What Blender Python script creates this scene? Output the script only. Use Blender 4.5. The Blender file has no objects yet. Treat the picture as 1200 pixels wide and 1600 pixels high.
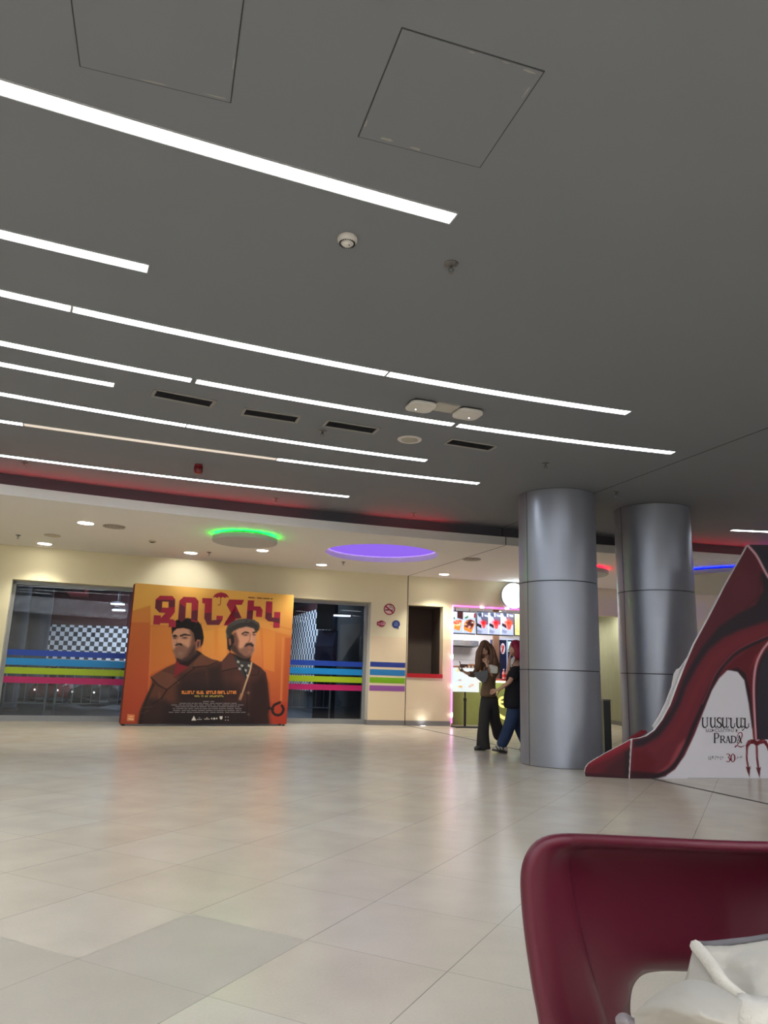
import bpy, bmesh, math, random
import numpy as np
from mathutils import Vector, Matrix
from mathutils.geometry import delaunay_2d_cdt
random.seed(7)
C = bpy.context.scene.collection
PI = math.pi

# ------------------------------------------------------------------ camera
F_PX, PITCH, ROLL, EYE = 1139.92, 0.218458, 0.032014, 1.043
_F = np.array([0, math.cos(PITCH), math.sin(PITCH)])
_U = np.array([0, -math.sin(PITCH), math.cos(PITCH)])
_R = np.array([1.0, 0, 0])
_c, _s = math.cos(ROLL), math.sin(ROLL)
CR = _c * _R + _s * _U
CU = -_s * _R + _c * _U
MV = np.stack([CR, -CU, _F])
H = 3.48       # main ceiling
HL = 3.17      # lower ceiling over the shop fronts


def ray(u, v):
    return np.array([u - 600.0, v - 800.0, F_PX]) @ MV


def at_z(u, v, z):
    d = ray(u, v)
    t = (z - EYE) / d[2]
    return Vector((d[0] * t, d[1] * t, z))


def at_plane(u, v, A, B):
    d = ray(u, v)
    nx, ny = -(B[1] - A[1]), B[0] - A[0]
    t = (nx * A[0] + ny * A[1]) / (nx * d[0] + ny * d[1])
    return Vector((d[0] * t, d[1] * t, EYE + d[2] * t))


def at_y(u, v, y):
    d = ray(u, v)
    t = y / d[1]
    return Vector((d[0] * t, y, EYE + d[2] * t))


def to_px(P):
    """world points (N,3) -> photo pixels (N,2)"""
    P = np.asarray(P, float) - np.array([0, 0, EYE])
    c = P @ MV.T
    return c[:, :2] / c[:, 2:] * F_PX + np.array([600.0, 800.0])


cam_d = bpy.data.cameras.new('camera')
cam_d.sensor_width = 36
cam_d.lens = F_PX * 36 / 1600
cam_d.clip_start = 0.05
cam_d.clip_end = 200
cam = bpy.data.objects.new('camera', cam_d)
C.objects.link(cam)
m = Matrix.Identity(4)
for i in range(3):
    m[i][0], m[i][1], m[i][2] = CR[i], CU[i], -_F[i]
m[2][3] = EYE
cam.matrix_world = m
bpy.context.scene.camera = cam

# --------------------------------------------------------------- materials
def lin(c):
    c = c / 255.0
    return c / 12.92 if c <= 0.04045 else ((c + 0.055) / 1.055) ** 2.4


def rgb(t):
    return (lin(t[0]), lin(t[1]), lin(t[2]), 1.0)


MATS = {}


def mat(name, col, rough=0.5, metal=0.0, var=0.06, scale=12.0, bump=0.0, spec=0.5, coat=0.0):
    """principled material whose colour wanders slightly with a noise texture"""
    if name in MATS:
        return MATS[name]
    mt = bpy.data.materials.new(name)
    mt.use_nodes = True
    nt = mt.node_tree
    b = nt.nodes['Principled BSDF']
    b.inputs['Roughness'].default_value = rough
    b.inputs['Metallic'].default_value = metal
    b.inputs['Specular IOR Level'].default_value = spec
    b.inputs['Coat Weight'].default_value = coat
    tc = nt.nodes.new('ShaderNodeTexCoord')
    nz = nt.nodes.new('ShaderNodeTexNoise')
    nz.inputs['Scale'].default_value = scale
    nz.inputs['Detail'].default_value = 4
    nt.links.new(tc.outputs['Object'], nz.inputs['Vector'])
    mx = nt.nodes.new('ShaderNodeMix')
    mx.data_type = 'RGBA'
    a = rgb(col)
    mx.inputs[6].default_value = tuple(min(1, x * (1 - var)) for x in a[:3]) + (1,)
    mx.inputs[7].default_value = tuple(min(1, x * (1 + var)) for x in a[:3]) + (1,)
    nt.links.new(nz.outputs['Fac'], mx.inputs[0])
    nt.links.new(mx.outputs[2], b.inputs['Base Color'])
    if bump:
        bp = nt.nodes.new('ShaderNodeBump')
        bp.inputs['Strength'].default_value = bump
        bp.inputs['Distance'].default_value = 0.01
        nt.links.new(nz.outputs['Fac'], bp.inputs['Height'])
        nt.links.new(bp.outputs['Normal'], b.inputs['Normal'])
    MATS[name] = mt
    return mt


def emit(name, col, strength, base=(255, 255, 255)):
    if name in MATS:
        return MATS[name]
    mt = bpy.data.materials.new(name)
    mt.use_nodes = True
    b = mt.node_tree.nodes['Principled BSDF']
    b.inputs['Base Color'].default_value = rgb(base)
    b.inputs['Emission Color'].default_value = rgb(col)
    b.inputs['Emission Strength'].default_value = strength
    b.inputs['Specular IOR Level'].default_value = 0.0
    b.inputs['Roughness'].default_value = 0.8
    MATS[name] = mt
    return mt


def printed(name, rough=0.55, glow=0.0, spec=0.3):
    """surface that shows the colours printed on it (mesh colour attribute 'ink')"""
    if name in MATS:
        return MATS[name]
    mt = bpy.data.materials.new(name)
    mt.use_nodes = True
    nt = mt.node_tree
    b = nt.nodes['Principled BSDF']
    b.inputs['Roughness'].default_value = rough
    b.inputs['Specular IOR Level'].default_value = spec
    at = nt.nodes.new('ShaderNodeAttribute')
    at.attribute_name = 'ink'
    nt.links.new(at.outputs['Color'], b.inputs['Base Color'])
    if glow:
        nt.links.new(at.outputs['Color'], b.inputs['Emission Color'])
        b.inputs['Emission Strength'].default_value = glow
    MATS[name] = mt
    return mt


def glass_mat(name, tint=(1, 1, 1), ior=1.5):
    if name in MATS:
        return MATS[name]
    mt = bpy.data.materials.new(name)
    mt.use_nodes = True
    nt = mt.node_tree
    nt.nodes.clear()
    out = nt.nodes.new('ShaderNodeOutputMaterial')
    fr = nt.nodes.new('ShaderNodeFresnel')
    fr.inputs['IOR'].default_value = ior
    tr = nt.nodes.new('ShaderNodeBsdfTransparent')
    tr.inputs['Color'].default_value = (*tint, 1)
    gl = nt.nodes.new('ShaderNodeBsdfGlossy')
    gl.inputs['Roughness'].default_value = 0.0
    mx = nt.nodes.new('ShaderNodeMixShader')
    nt.links.new(fr.outputs['Fac'], mx.inputs[0])
    nt.links.new(tr.outputs[0], mx.inputs[1])
    nt.links.new(gl.outputs[0], mx.inputs[2])
    nt.links.new(mx.outputs[0], out.inputs['Surface'])
    MATS[name] = mt
    return mt


# ------------------------------------------------------------ mesh builder
class MB:
    def __init__(self):
        self.v, self.f, self.m = [], [], []
        self.mi = 0

    def add(self, verts, faces):
        o = len(self.v)
        self.v += [tuple(p) for p in verts]
        for f in faces:
            self.f.append([i + o for i in f])
            self.m.append(self.mi)
        return o

    def quad(self, a, b, c, d):
        self.add([a, b, c, d], [(0, 1, 2, 3)])

    def box(self, c, s, rz=0.0, rot=None):
        x, y, z = s[0] / 2, s[1] / 2, s[2] / 2
        pts = [Vector((sx * x, sy * y, sz * z)) for sz in (-1, 1) for sy in (-1, 1) for sx in (-1, 1)]
        R = rot if rot is not None else Matrix.Rotation(rz, 3, 'Z')
        c = Vector(c)
        self.add([R @ p + c for p in pts],
                 [(0, 2, 3, 1), (4, 5, 7, 6), (0, 1, 5, 4), (2, 6, 7, 3), (0, 4, 6, 2), (1, 3, 7, 5)])

    def bar(self, A, B, thick, z0, z1):
        """upright slab between two plan points, given thickness centred on AB"""
        A, B = Vector((A[0], A[1], 0)), Vector((B[0], B[1], 0))
        n = Vector((-(B.y - A.y), B.x - A.x, 0)).normalized() * thick / 2
        p = [A - n, B - n, B + n, A + n]
        self.add([(q.x, q.y, z0) for q in p] + [(q.x, q.y, z1) for q in p],
                 [(3, 2, 1, 0), (4, 5, 6, 7), (0, 1, 5, 4), (1, 2, 6, 5), (2, 3, 7, 6), (3, 0, 4, 7)])

    def prism(self, pts, vec):
        """closed 3-D outline extruded along vec (caps are n-gons)"""
        n = len(pts)
        vec = Vector(vec)
        a = [Vector(p) for p in pts]
        self.add(a + [p + vec for p in a],
                 [tuple(range(n - 1, -1, -1)), tuple(range(n, 2 * n))] +
                 [(i, (i + 1) % n, n + (i + 1) % n, n + i) for i in range(n)])

    def frame(self, d):
        d = Vector(d).normalized()
        a = Vector((0, 0, 1)) if abs(d.z) < 0.9 else Vector((1, 0, 0))
        u = d.cross(a).normalized()
        return u, d.cross(u).normalized()

    def cyl(self, p0, p1, r0, r1=None, n=24, caps=True):
        r1 = r0 if r1 is None else r1
        p0, p1 = Vector(p0), Vector(p1)
        u, w = self.frame(p1 - p0)
        ring = [u * math.cos(2 * PI * i / n) + w * math.sin(2 * PI * i / n) for i in range(n)]
        f = [(i, (i + 1) % n, n + (i + 1) % n, n + i) for i in range(n)]
        if caps:
            f += [tuple(range(n - 1, -1, -1)), tuple(range(n, 2 * n))]
        self.add([p0 + q * r0 for q in ring] + [p1 + q * r1 for q in ring], f)

    def tube(self, pts, r, n=8, closed=False, caps=True):
        pts = [Vector(p) for p in pts]
        k = len(pts)
        rr = r if isinstance(r, (list, tuple)) else [r] * k
        V, prev = [], None
        for i in range(k):
            if closed:
                d = pts[(i + 1) % k] - pts[i - 1]
            else:
                d = pts[min(i + 1, k - 1)] - pts[max(i - 1, 0)]
            d = d.normalized() if d.length > 1e-9 else Vector((0, 0, 1))
            if prev is None:
                u, w = self.frame(d)
            else:
                u = prev - d * prev.dot(d)
                u = u.normalized() if u.length > 1e-6 else self.frame(d)[0]
                w = d.cross(u)
            prev = u
            V += [pts[i] + (u * math.cos(2 * PI * j / n) + w * math.sin(2 * PI * j / n)) * rr[i] for j in range(n)]
        f = []
        for i in range(k if closed else k - 1):
            a, b = i * n, ((i + 1) % k) * n
            f += [(a + j, a + (j + 1) % n, b + (j + 1) % n, b + j) for j in range(n)]
        if caps and not closed:
            f += [tuple(range(n - 1, -1, -1)), tuple(range((k - 1) * n, k * n))]
        self.add(V, f)

    def lathe(self, prof, c=(0, 0, 0), n=32, caps=True):
        """profile [(r, z)] revolved about z through c"""
        c = Vector(c)
        V = []
        for r, z in prof:
            for j in range(n):
                V.append(c + Vector((r * math.cos(2 * PI * j / n), r * math.sin(2 * PI * j / n), z)))
        f = []
        for i in range(len(prof) - 1):
            a, b = i * n, (i + 1) * n
            f += [(a + j, a + (j + 1) % n, b + (j + 1) % n, b + j) for j in range(n)]
        if caps:
            f += [tuple(range(n - 1, -1, -1)), tuple(range((len(prof) - 1) * n, len(prof) * n))]
        self.add(V, f)

    def ball(self, c, r, n=16, k=10, rot=None):
        c = Vector(c)
        r = Vector(r) if hasattr(r, '__len__') else Vector((r, r, r))
        V = []
        for i in range(k + 1):
            t = PI * i / k
            for j in range(n):
                p = Vector((math.sin(t) * math.cos(2 * PI * j / n) * r.x,
                            math.sin(t) * math.sin(2 * PI * j / n) * r.y, math.cos(t) * r.z))
                V.append(c + (rot @ p if rot is not None else p))
        f = []
        for i in range(k):
            a, b = i * n, (i + 1) * n
            f += [(a + j, b + j, b + (j + 1) % n, a + (j + 1) % n) for j in range(n)]
        self.add(V, f)

    def build(self, name, mats, parent=None, smooth=False, origin=None, bevel=0.0, local=False, merge=False):
        """vertices are in world space; they are stored relative to the parent (or to origin)"""
        me = bpy.data.meshes.new(name)
        off = Vector((0, 0, 0))
        inv = None
        if parent is not None and not local:
            inv = PMAT.get(parent.name, Matrix.Identity(4)).inverted()
        elif origin is not None:
            off = Vector(origin)
        if inv is not None:
            vs = [tuple(inv @ Vector(p)) for p in self.v]
        else:
            vs = [tuple(Vector(p) - off) for p in self.v]
        me.from_pydata(vs, [], self.f)
        ms = mats if isinstance(mats, (list, tuple)) else [mats]
        for q in ms:
            me.materials.append(q)
        me.polygons.foreach_set('material_index', self.m)
        bm = bmesh.new()
        bm.from_mesh(me)
        if merge:
            bmesh.ops.remove_doubles(bm, verts=bm.verts, dist=1e-5)
        bmesh.ops.recalc_face_normals(bm, faces=bm.faces)
        bm.to_mesh(me)
        bm.free()
        o = bpy.data.objects.new(name, me)
        C.objects.link(o)
        if parent is not None:
            o.parent = parent
            PMAT[o.name] = PMAT.get(parent.name, Matrix.Identity(4))
        elif origin is not None:
            o.location = off
            PMAT[o.name] = Matrix.Translation(off)
        if smooth:
            me.polygons.foreach_set('use_smooth', [True] * len(me.polygons))
            if smooth == 'auto':
                me.set_sharp_from_angle(angle=math.radians(40))
        if bevel:
            bv = o.modifiers.new('edge', 'BEVEL')
            bv.width = bevel
            bv.segments = 2
            bv.limit_method = 'ANGLE'
        return o


PMAT = {}


def tag(o, label=None, cat=None, group=None, kind=None):
    if label:
        o['label'] = label
    if cat:
        o['category'] = cat
    if group:
        o['group'] = group
    if kind:
        o['kind'] = kind
    return o


def thing(name, label, cat, loc=(0, 0, 0), rz=0.0, group=None, kind=None):
    o = bpy.data.objects.new(name, None)
    o.empty_display_size = 0.2
    C.objects.link(o)
    o.location = loc
    o.rotation_euler = (0, 0, rz)
    PMAT[o.name] = Matrix.Translation(Vector(loc)) @ Matrix.Rotation(rz, 4, 'Z')
    return tag(o, label, cat, group, kind)


def dup(root, loc, label=None, rz=None):
    r = root.copy()
    C.objects.link(r)
    r.location = loc
    if rz is not None:
        r.rotation_euler = (0, 0, rz)
    if label:
        r['label'] = label
    PMAT[r.name] = Matrix.Translation(Vector(loc)) @ Matrix.Rotation(r.rotation_euler[2], 4, 'Z')
    for ch in list(root.children):
        c = ch.copy()
        C.objects.link(c)
        c.parent = r
        for g in list(ch.children):
            d = g.copy()
            C.objects.link(d)
            d.parent = c
    return r


def structure(name, mb, mats, **k):
    o = mb.build(name, mats, **k)
    o['kind'] = 'structure'
    return o


def crom(pts, n=8, closed=False):
    """Catmull-Rom through points (any dimension)"""
    P = [np.array(p, float) for p in pts]
    out = []
    k = len(P)
    rng = range(k) if closed else range(k - 1)
    for i in rng:
        p1, p2 = P[i], P[(i + 1) % k]
        p0 = P[i - 1] if (closed or i > 0) else 2 * p1 - p2
        p3 = P[(i + 2) % k] if (closed or i < k - 2) else 2 * p2 - p1
        for j in range(n):
            t = j / n
            out.append(0.5 * ((2 * p1) + (-p0 + p2) * t + (2 * p0 - 5 * p1 + 4 * p2 - p3) * t * t + (-p0 + 3 * p1 - 3 * p2 + p3) * t ** 3))
    if not closed:
        out.append(P[-1])
    return [tuple(float(x) for x in q) for q in out]


def light(name, kind, loc, energy, col=(1, 1, 1), size=0.1, direction=(0, 0, -1), spot=60, blend=0.5, parent=None):
    d = bpy.data.lights.new(name, kind)
    d.energy = energy
    d.color = col
    if kind == 'SPOT':
        d.spot_size = math.radians(spot)
        d.spot_blend = blend
        d.shadow_soft_size = size
    elif kind == 'AREA':
        d.size = size
    else:
        d.shadow_soft_size = size
    o = bpy.data.objects.new(name, d)
    C.objects.link(o)
    o.location = loc
    o.rotation_euler = Vector(direction).to_track_quat('-Z', 'Y').to_euler()
    return o
# ================================================================ THE SETTING
XL, XR, YB = -11.5, 11.0, -11.0
# wall line of the shop fronts (plan polyline), lip line of the lower ceiling
_wp = [at_z(u, v, HL) for u, v in [(0, 850), (200, 867), (400, 882.7), (600, 897.2), (637, 899.7), (701, 904), (807, 910.7), (933, 918.8)]]
WALL = [Vector((p.x, p.y)) for p in _wp]
d0 = (WALL[0] - WALL[1]).normalized()
WALL.insert(0, WALL[0] + d0 * ((WALL[0].x - XL) / -d0.x))
d1 = (WALL[-1] - WALL[-2]).normalized()
WALL.append(WALL[-1] + d1 * ((XR - WALL[-1].x) / d1.x))
_lp = [at_z(u, v, HL) for u, v in [(0, 771.7), (100, 783.3), (200, 796), (300, 806), (400, 817.2), (500, 826), (600, 835), (701, 844), (807, 853), (930, 863), (1081, 873)]]
LIP = [Vector((p.x, p.y)) for p in _lp]
# even the traced line out with a least-squares parabola
_pf = np.polyfit([p.x for p in LIP], [p.y for p in LIP], 3)
LIP = [Vector((x, float(np.polyval(_pf, x)))) for x in np.linspace(LIP[0].x, LIP[-1].x, 24)]
d0 = (LIP[0] - LIP[2]).normalized()
LIP.insert(0, LIP[0] + d0 * ((LIP[0].x - XL) / -d0.x))
d1 = (LIP[-1] - LIP[-3]).normalized()
LIP.append(LIP[-1] + d1 * ((XR - LIP[-1].x) / d1.x))


def offset(path, d):
    out = []
    for i, p in enumerate(path):
        t = (path[min(i + 1, len(path) - 1)] - path[max(i - 1, 0)]).normalized()
        out.append(p + Vector((-t.y, t.x)) * d)      # + is away from the camera
    return out


FASCIA = offset(LIP, 0.14)


class Path:
    def __init__(self, pts):
        self.p = pts
        self.s = [0.0]
        for a, b in zip(pts, pts[1:]):
            self.s.append(self.s[-1] + (b - a).length)

    def hit(self, u, v):
        for i in range(len(self.p) - 1):
            A, B = self.p[i], self.p[i + 1]
            q = at_plane(u, v, A, B)
            t = (Vector((q.x, q.y)) - A).dot(B - A) / (B - A).length_squared
            if -1e-6 <= t <= 1 + 1e-6 and q.y > 0:
                return self.s[i] + t * (B - A).length, q.z, q
        return None

    def at(self, s, off=0.0):
        for i in range(len(self.p) - 1):
            if s <= self.s[i + 1] or i == len(self.p) - 2:
                A, B = self.p[i], self.p[i + 1]
                t = (B - A).normalized()
                q = A + t * (s - self.s[i])
                return q + Vector((-t.y, t.x)) * off
    def tangent(self, s):
        a, b = self.at(s - 0.01), self.at(s + 0.01)
        return (b - a).normalized()

    def span(self, s0, s1, off=0.0):
        ss = [s0] + [s for s in self.s if s0 + 1e-4 < s < s1 - 1e-4] + [s1]
        return [self.at(s, off) for s in ss]


WP = Path(WALL)


def band(mb, pts_front, pts_back, z0, z1):
    """solid strip between two plan polylines"""
    n = len(pts_front)
    V = [(p.x, p.y, z0) for p in pts_front] + [(p.x, p.y, z1) for p in pts_front] + \
        [(p.x, p.y, z0) for p in pts_back] + [(p.x, p.y, z1) for p in pts_back]
    f = []
    for i in range(n - 1):
        f += [(i, i + 1, n + i + 1, n + i), (2 * n + i, 3 * n + i, 3 * n + i + 1, 2 * n + i + 1),
              (n + i, n + i + 1, 3 * n + i + 1, 3 * n + i), (i, 2 * n + i, 2 * n + i + 1, i + 1)]
    f += [(0, n, 3 * n, 2 * n), (n - 1, 3 * n - 1, 4 * n - 1, 2 * n - 1)]
    mb.add(V, f)


def wall_band(mb, s0, s1, z0, z1, front=0.0, back=0.22):
    band(mb, WP.span(s0, s1, front), WP.span(s0, s1, back), z0, z1)


# ---- floor with rotated 60 cm tiles
def tile_material():
    mt = bpy.data.materials.new('beige_floor_tiles')
    mt.use_nodes = True
    nt = mt.node_tree
    N, L = nt.nodes, nt.links
    b = N['Principled BSDF']
    tc = N.new('ShaderNodeTexCoord')
    yaw = 0.47004

    def dot(ax, ay, ox, oy):
        vm = N.new('ShaderNodeVectorMath'); vm.operation = 'DOT_PRODUCT'
        L.new(tc.outputs['Object'], vm.inputs[0])
        vm.inputs[1].default_value = (ax / 0.6, ay / 0.6, 0)
        sb = N.new('ShaderNodeMath'); sb.operation = 'SUBTRACT'
        L.new(vm.outputs['Value'], sb.inputs[0])
        sb.inputs[1].default_value = (ax * ox + ay * oy) / 0.6
        return sb.outputs[0]

    def math_(op, a, b_=None):
        n = N.new('ShaderNodeMath'); n.operation = op
        for k, q in enumerate((a, b_)):
            if q is None:
                continue
            if isinstance(q, (int, float)):
                n.inputs[k].default_value = q
            else:
                L.new(q, n.inputs[k])
        return n.outputs[0]
    ox, oy = -1.595, 3.214
    u = dot(math.cos(yaw), -math.sin(yaw), ox, oy)
    v = dot(math.sin(yaw), math.cos(yaw), ox, oy)
    fu, fv = math_('FLOOR', u), math_('FLOOR', v)

    def edge(x):
        fr = math_('FRACT', x)
        return math_('MINIMUM', fr, math_('SUBTRACT', 1.0, fr))
    e = math_('MINIMUM', edge(u), edge(v))
    gn = N.new('ShaderNodeTexNoise'); gn.inputs['Scale'].default_value = 0.55; gn.inputs['Detail'].default_value = 2
    L.new(tc.outputs['Object'], gn.inputs['Vector'])
    gu = math_('MULTIPLY', math_('LESS_THAN', edge(u), 0.0028), 0.95)
    gv = math_('MULTIPLY', math_('LESS_THAN', edge(v), 0.0026), 0.62)
    grout = math_('MULTIPLY', math_('MAXIMUM', gu, gv), math_('MULTIPLY', gn.outputs['Fac'], 1.7))
    cv = N.new('ShaderNodeCombineXYZ')
    L.new(fu, cv.inputs[0]); L.new(fv, cv.inputs[1])
    wn = N.new('ShaderNodeTexWhiteNoise'); wn.noise_dimensions = '2D'
    L.new(cv.outputs[0], wn.inputs['Vector'])
    # three noticeably darker tiles near the front left
    def is_(x, k):
        return math_('COMPARE', x, float(k))
    c10 = math_('MULTIPLY', is_(fu, 1), is_(fv, 0))
    c1m = math_('MULTIPLY', is_(fu, 1), is_(fv, -1))
    c0m = math_('MULTIPLY', is_(fu, 0), is_(fv, -1))
    dark = math_('MAXIMUM', c10, math_('MAXIMUM', c1m, c0m))
    for n in N:
        if n.type == 'MATH' and n.operation == 'COMPARE':
            n.inputs[2].default_value = 0.1
    nz = N.new('ShaderNodeTexNoise'); nz.inputs['Scale'].default_value = 3.0; nz.inputs['Detail'].default_value = 8
    L.new(tc.outputs['Object'], nz.inputs['Vector'])
    nf = N.new('ShaderNodeTexNoise'); nf.inputs['Scale'].default_value = 90.0; nf.inputs['Detail'].default_value = 3
    L.new(tc.outputs['Object'], nf.inputs['Vector'])
    val = math_('ADD', 0.90, math_('MULTIPLY', wn.outputs['Value'], 0.07))
    val = math_('ADD', val, math_('MULTIPLY', math_('SUBTRACT', nz.outputs['Fac'], 0.5), 0.26))
    val = math_('ADD', val, math_('MULTIPLY', math_('SUBTRACT', nf.outputs['Fac'], 0.5), 0.12))
    val = math_('MULTIPLY', val, math_('SUBTRACT', 1.0, math_('MULTIPLY', dark, 0.19)))
    val = math_('MULTIPLY', val, math_('SUBTRACT', 1.0, math_('MULTIPLY', grout, 0.62)))
    mx = N.new('ShaderNodeMix'); mx.data_type = 'RGBA'; mx.blend_type = 'MULTIPLY'; mx.inputs[0].default_value = 1
    base = N.new('ShaderNodeMix'); base.data_type = 'RGBA'
    base.inputs[6].default_value = rgb((213, 202, 184)); base.inputs[7].default_value = rgb((209, 200, 186))
    L.new(wn.outputs['Value'], base.inputs[0])
    L.new(base.outputs[2], mx.inputs[6])
    cc = N.new('ShaderNodeCombineXYZ')
    for k in range(3):
        L.new(val, cc.inputs[k])
    L.new(cc.outputs[0], mx.inputs[7])
    L.new(mx.outputs[2], b.inputs['Base Color'])
    rr = math_('ADD', 0.228, math_('MULTIPLY', nz.outputs['Fac'], 0.04))
    rr = math_('ADD', rr, math_('MULTIPLY', dark, 0.12))
    L.new(rr, b.inputs['Roughness'])
    b.inputs['Specular IOR Level'].default_value = 0.68
    bp = N.new('ShaderNodeBump'); bp.inputs['Strength'].default_value = 0.06; bp.inputs['Distance'].default_value = 0.004
    L.new(nf.outputs['Fac'], bp.inputs['Height'])
    L.new(bp.outputs['Normal'], b.inputs['Normal'])
    return mt


mb = MB()
mb.box(((XL + XR) / 2, 4.4, -0.05), (XR - XL, 31.2, 0.1))
structure('floor', mb, tile_material())

# ---- main ceiling, fascia and the lip of the lower ceiling
M_CEIL = mat('grey_ceiling_paint', (127, 130, 136), 0.75, var=0.03, scale=1.2, spec=0.25)
M_LOW = mat('cream_ceiling_paint', (234, 231, 227), 0.8, var=0.02, scale=1.5, spec=0.2)
M_FAS = mat('fascia_grey', (92, 91, 100), 0.8, var=0.03, spec=0.2)
M_LIP = mat('lip_white', (222, 221, 218), 0.7, var=0.03, spec=0.2)
mb = MB()
pl = [Vector((p.x, p.y, H)) for p in FASCIA] + [Vector((XR, YB, H)), Vector((XL, YB, H))]
mb.prism(pl, (0, 0, 0.12))
structure('ceiling', mb, M_CEIL)
mb = MB()
band(mb, FASCIA, offset(LIP, 0.20), HL + 0.06, H + 0.02)
structure('trim_1', mb, M_FAS)
mb = MB()
band(mb, LIP, offset(LIP, 0.014), HL - 0.002, HL + 0.135)
band(mb, offset(LIP, 0.014), offset(LIP, 0.16), HL + 0.014, HL + 0.05)
structure('trim_2', mb, M_LIP)

# ---- lower ceiling with the round recess
PC = Vector((-0.012, 13.12))
_l, _r = at_z(511, 863.5, HL), at_z(683, 865.5, HL)
_n, _f = at_z(597, 850, HL), at_z(600, 879, HL)
PC = Vector(((_l.x + _r.x) / 2, (_n.y + _f.y) / 2))
PR_ = ((_r - _l).length + (_f.y - _n.y)) / 4
outer = [Vector(p) for p in offset(LIP, 0.013)] + [Vector(p) for p in reversed(offset(WALL, 0.05))]
hole = [PC + Vector((math.cos(2 * PI * i / 96), math.sin(2 * PI * i / 96))) * PR_ for i in range(96)]
bm_ = bmesh.new()
for loop in (outer, hole):
    vs_ = [bm_.verts.new((p.x, p.y, 0)) for p in loop]
    for i in range(len(vs_)):
        bm_.edges.new((vs_[i], vs_[(i + 1) % len(vs_)]))
bmesh.ops.triangle_fill(bm_, use_beauty=True, use_dissolve=False, edges=bm_.edges[:])
bm_.verts.index_update()
_cv = [v.co.copy() for v in bm_.verts]
_cf = [[v.index for v in f.verts] for f in bm_.faces]
_cf = [f for f in _cf if ((_cv[f[0]] + _cv[f[1]] + _cv[f[2]]) / 3 - Vector((PC.x, PC.y, 0))).length > PR_ * 0.985 or not all(((_cv[i] - Vector((PC.x, PC.y, 0))).length < PR_ * 1.01) for i in f)]
bm_.free()
mb = MB()
mb.add([(p.x, p.y, HL) for p in _cv], _cf)
structure('ceiling_lower', mb, M_LOW)
n = 96
mb = MB()
mb.add([(p.x, p.y, HL) for p in hole] + [(p.x, p.y, HL + 0.11) for p in hole],
       [(i, (i + 1) % n, n + (i + 1) % n, n + i) for i in range(n)])
structure('trim_13', mb, M_LOW)

# ---- wall of the shop fronts
M_WUP = mat('wall_paint_cream', (233, 224, 194), 0.7, var=0.03, scale=2.0, spec=0.3)
M_WLO = mat('wall_panel_cream', (233, 214, 184), 0.55, var=0.03, scale=2.0, spec=0.4)
M_BASE = mat('baseboard_grey', (128, 126, 128), 0.5, var=0.04)
M_FRAME = mat('window_frame_grey', (150, 152, 156), 0.4, metal=0.3, var=0.03)
S_END = WP.s[-1]
s_j0, z_head, _ = WP.hit(18.5, 906)
s_j1, z_head2, _ = WP.hit(581, 940)
z_head = (z_head + z_head2) / 2
s_jt = WP.hit(635.3, 1010)[0]
s_n0 = WP.hit(637.0, 1000)[0]
s_n1 = WP.hit(692.0, 1000)[0]
z_n1 = WP.hit(665, 946.5)[1]
z_n0 = WP.hit(663, 1059)[1]
s_st0 = WP.hit(706, 1040)[0]
z_st = WP.hit(707, 948)[1]
s_st1 = s_st0 + 3.1
s_g0 = WP.hit(915, 940)[0]
s_g1 = WP.hit(1004, 940)[0]
z_g = WP.hit(945, 962.3)[1]
z_pan = WP.hit(606, 995)[1]

mb = MB()
wall_band(mb, 0, s_j0, 0, HL + 0.1)
wall_band(mb, s_j0, s_j1, z_head, HL + 0.1)
wall_band(mb, s_j1, s_jt - 0.006, z_pan, HL + 0.1)
wall_band(mb, s_jt + 0.006, s_n0, z_pan, HL + 0.1)
wall_band(mb, s_n0, s_n1, z_n1, HL + 0.1)
wall_band(mb, s_n1, s_st0, z_pan, HL + 0.1)
wall_band(mb, s_st0, s_st1, z_st, HL + 0.1)
wall_band(mb, s_st1, s_g0, 0, HL + 0.1)
wall_band(mb, s_g0, s_g1, z_g, HL + 0.1)
wall_band(mb, s_g1, S_END, 0, HL + 0.1)
mb.mi = 1
wall_band(mb, s_j1, s_jt - 0.006, 0, z_pan, -0.003)
wall_band(mb, s_jt + 0.006, s_n0, 0, z_pan, -0.003)
wall_band(mb, s_n0, s_n1, 0, z_n0, -0.003)
wall_band(mb, s_n1, s_st0, 0, z_pan, -0.003)
structure('wall_back', mb, [M_WUP, M_WLO])
# white reveals of the glazed opening
mb = MB()
a, b = WP.at(s_j1 - 0.006, 0.002), WP.at(s_j1 - 0.006, 0.42)
mb.bar(a, b, 0.012, 0, z_head)
a, b = WP.at(s_j0 + 0.006, 0.002), WP.at(s_j0 + 0.006, 0.42)
mb.bar(a, b, 0.012, 0, z_head)
structure('trim_3', mb, mat('reveal_white', (214, 210, 200), 0.6))
mb = MB()
for a, b in ((s_j1 - 0.02, s_jt - 0.01), (s_jt + 0.01, s_st0 - 0.03)):
    wall_band(mb, a, b, 0, 0.098, -0.014, 0.0)
bp = [WP.at(s_j1 - 0.016, 0.0), WP.at(s_j1 - 0.016, 0.40)]
mb.bar(bp[0], bp[1], 0.014, 0, 0.098)
structure('baseboard_back', mb, M_BASE)
mb = MB()
wall_band(mb, 0, s_j0 - 0.02, 0, 0.098, -0.014, 0.0)
wall_band(mb, s_g1 + 0.02, S_END, 0, 0.098, -0.014, 0.0)
structure('baseboard_side', mb, M_BASE)

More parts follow.
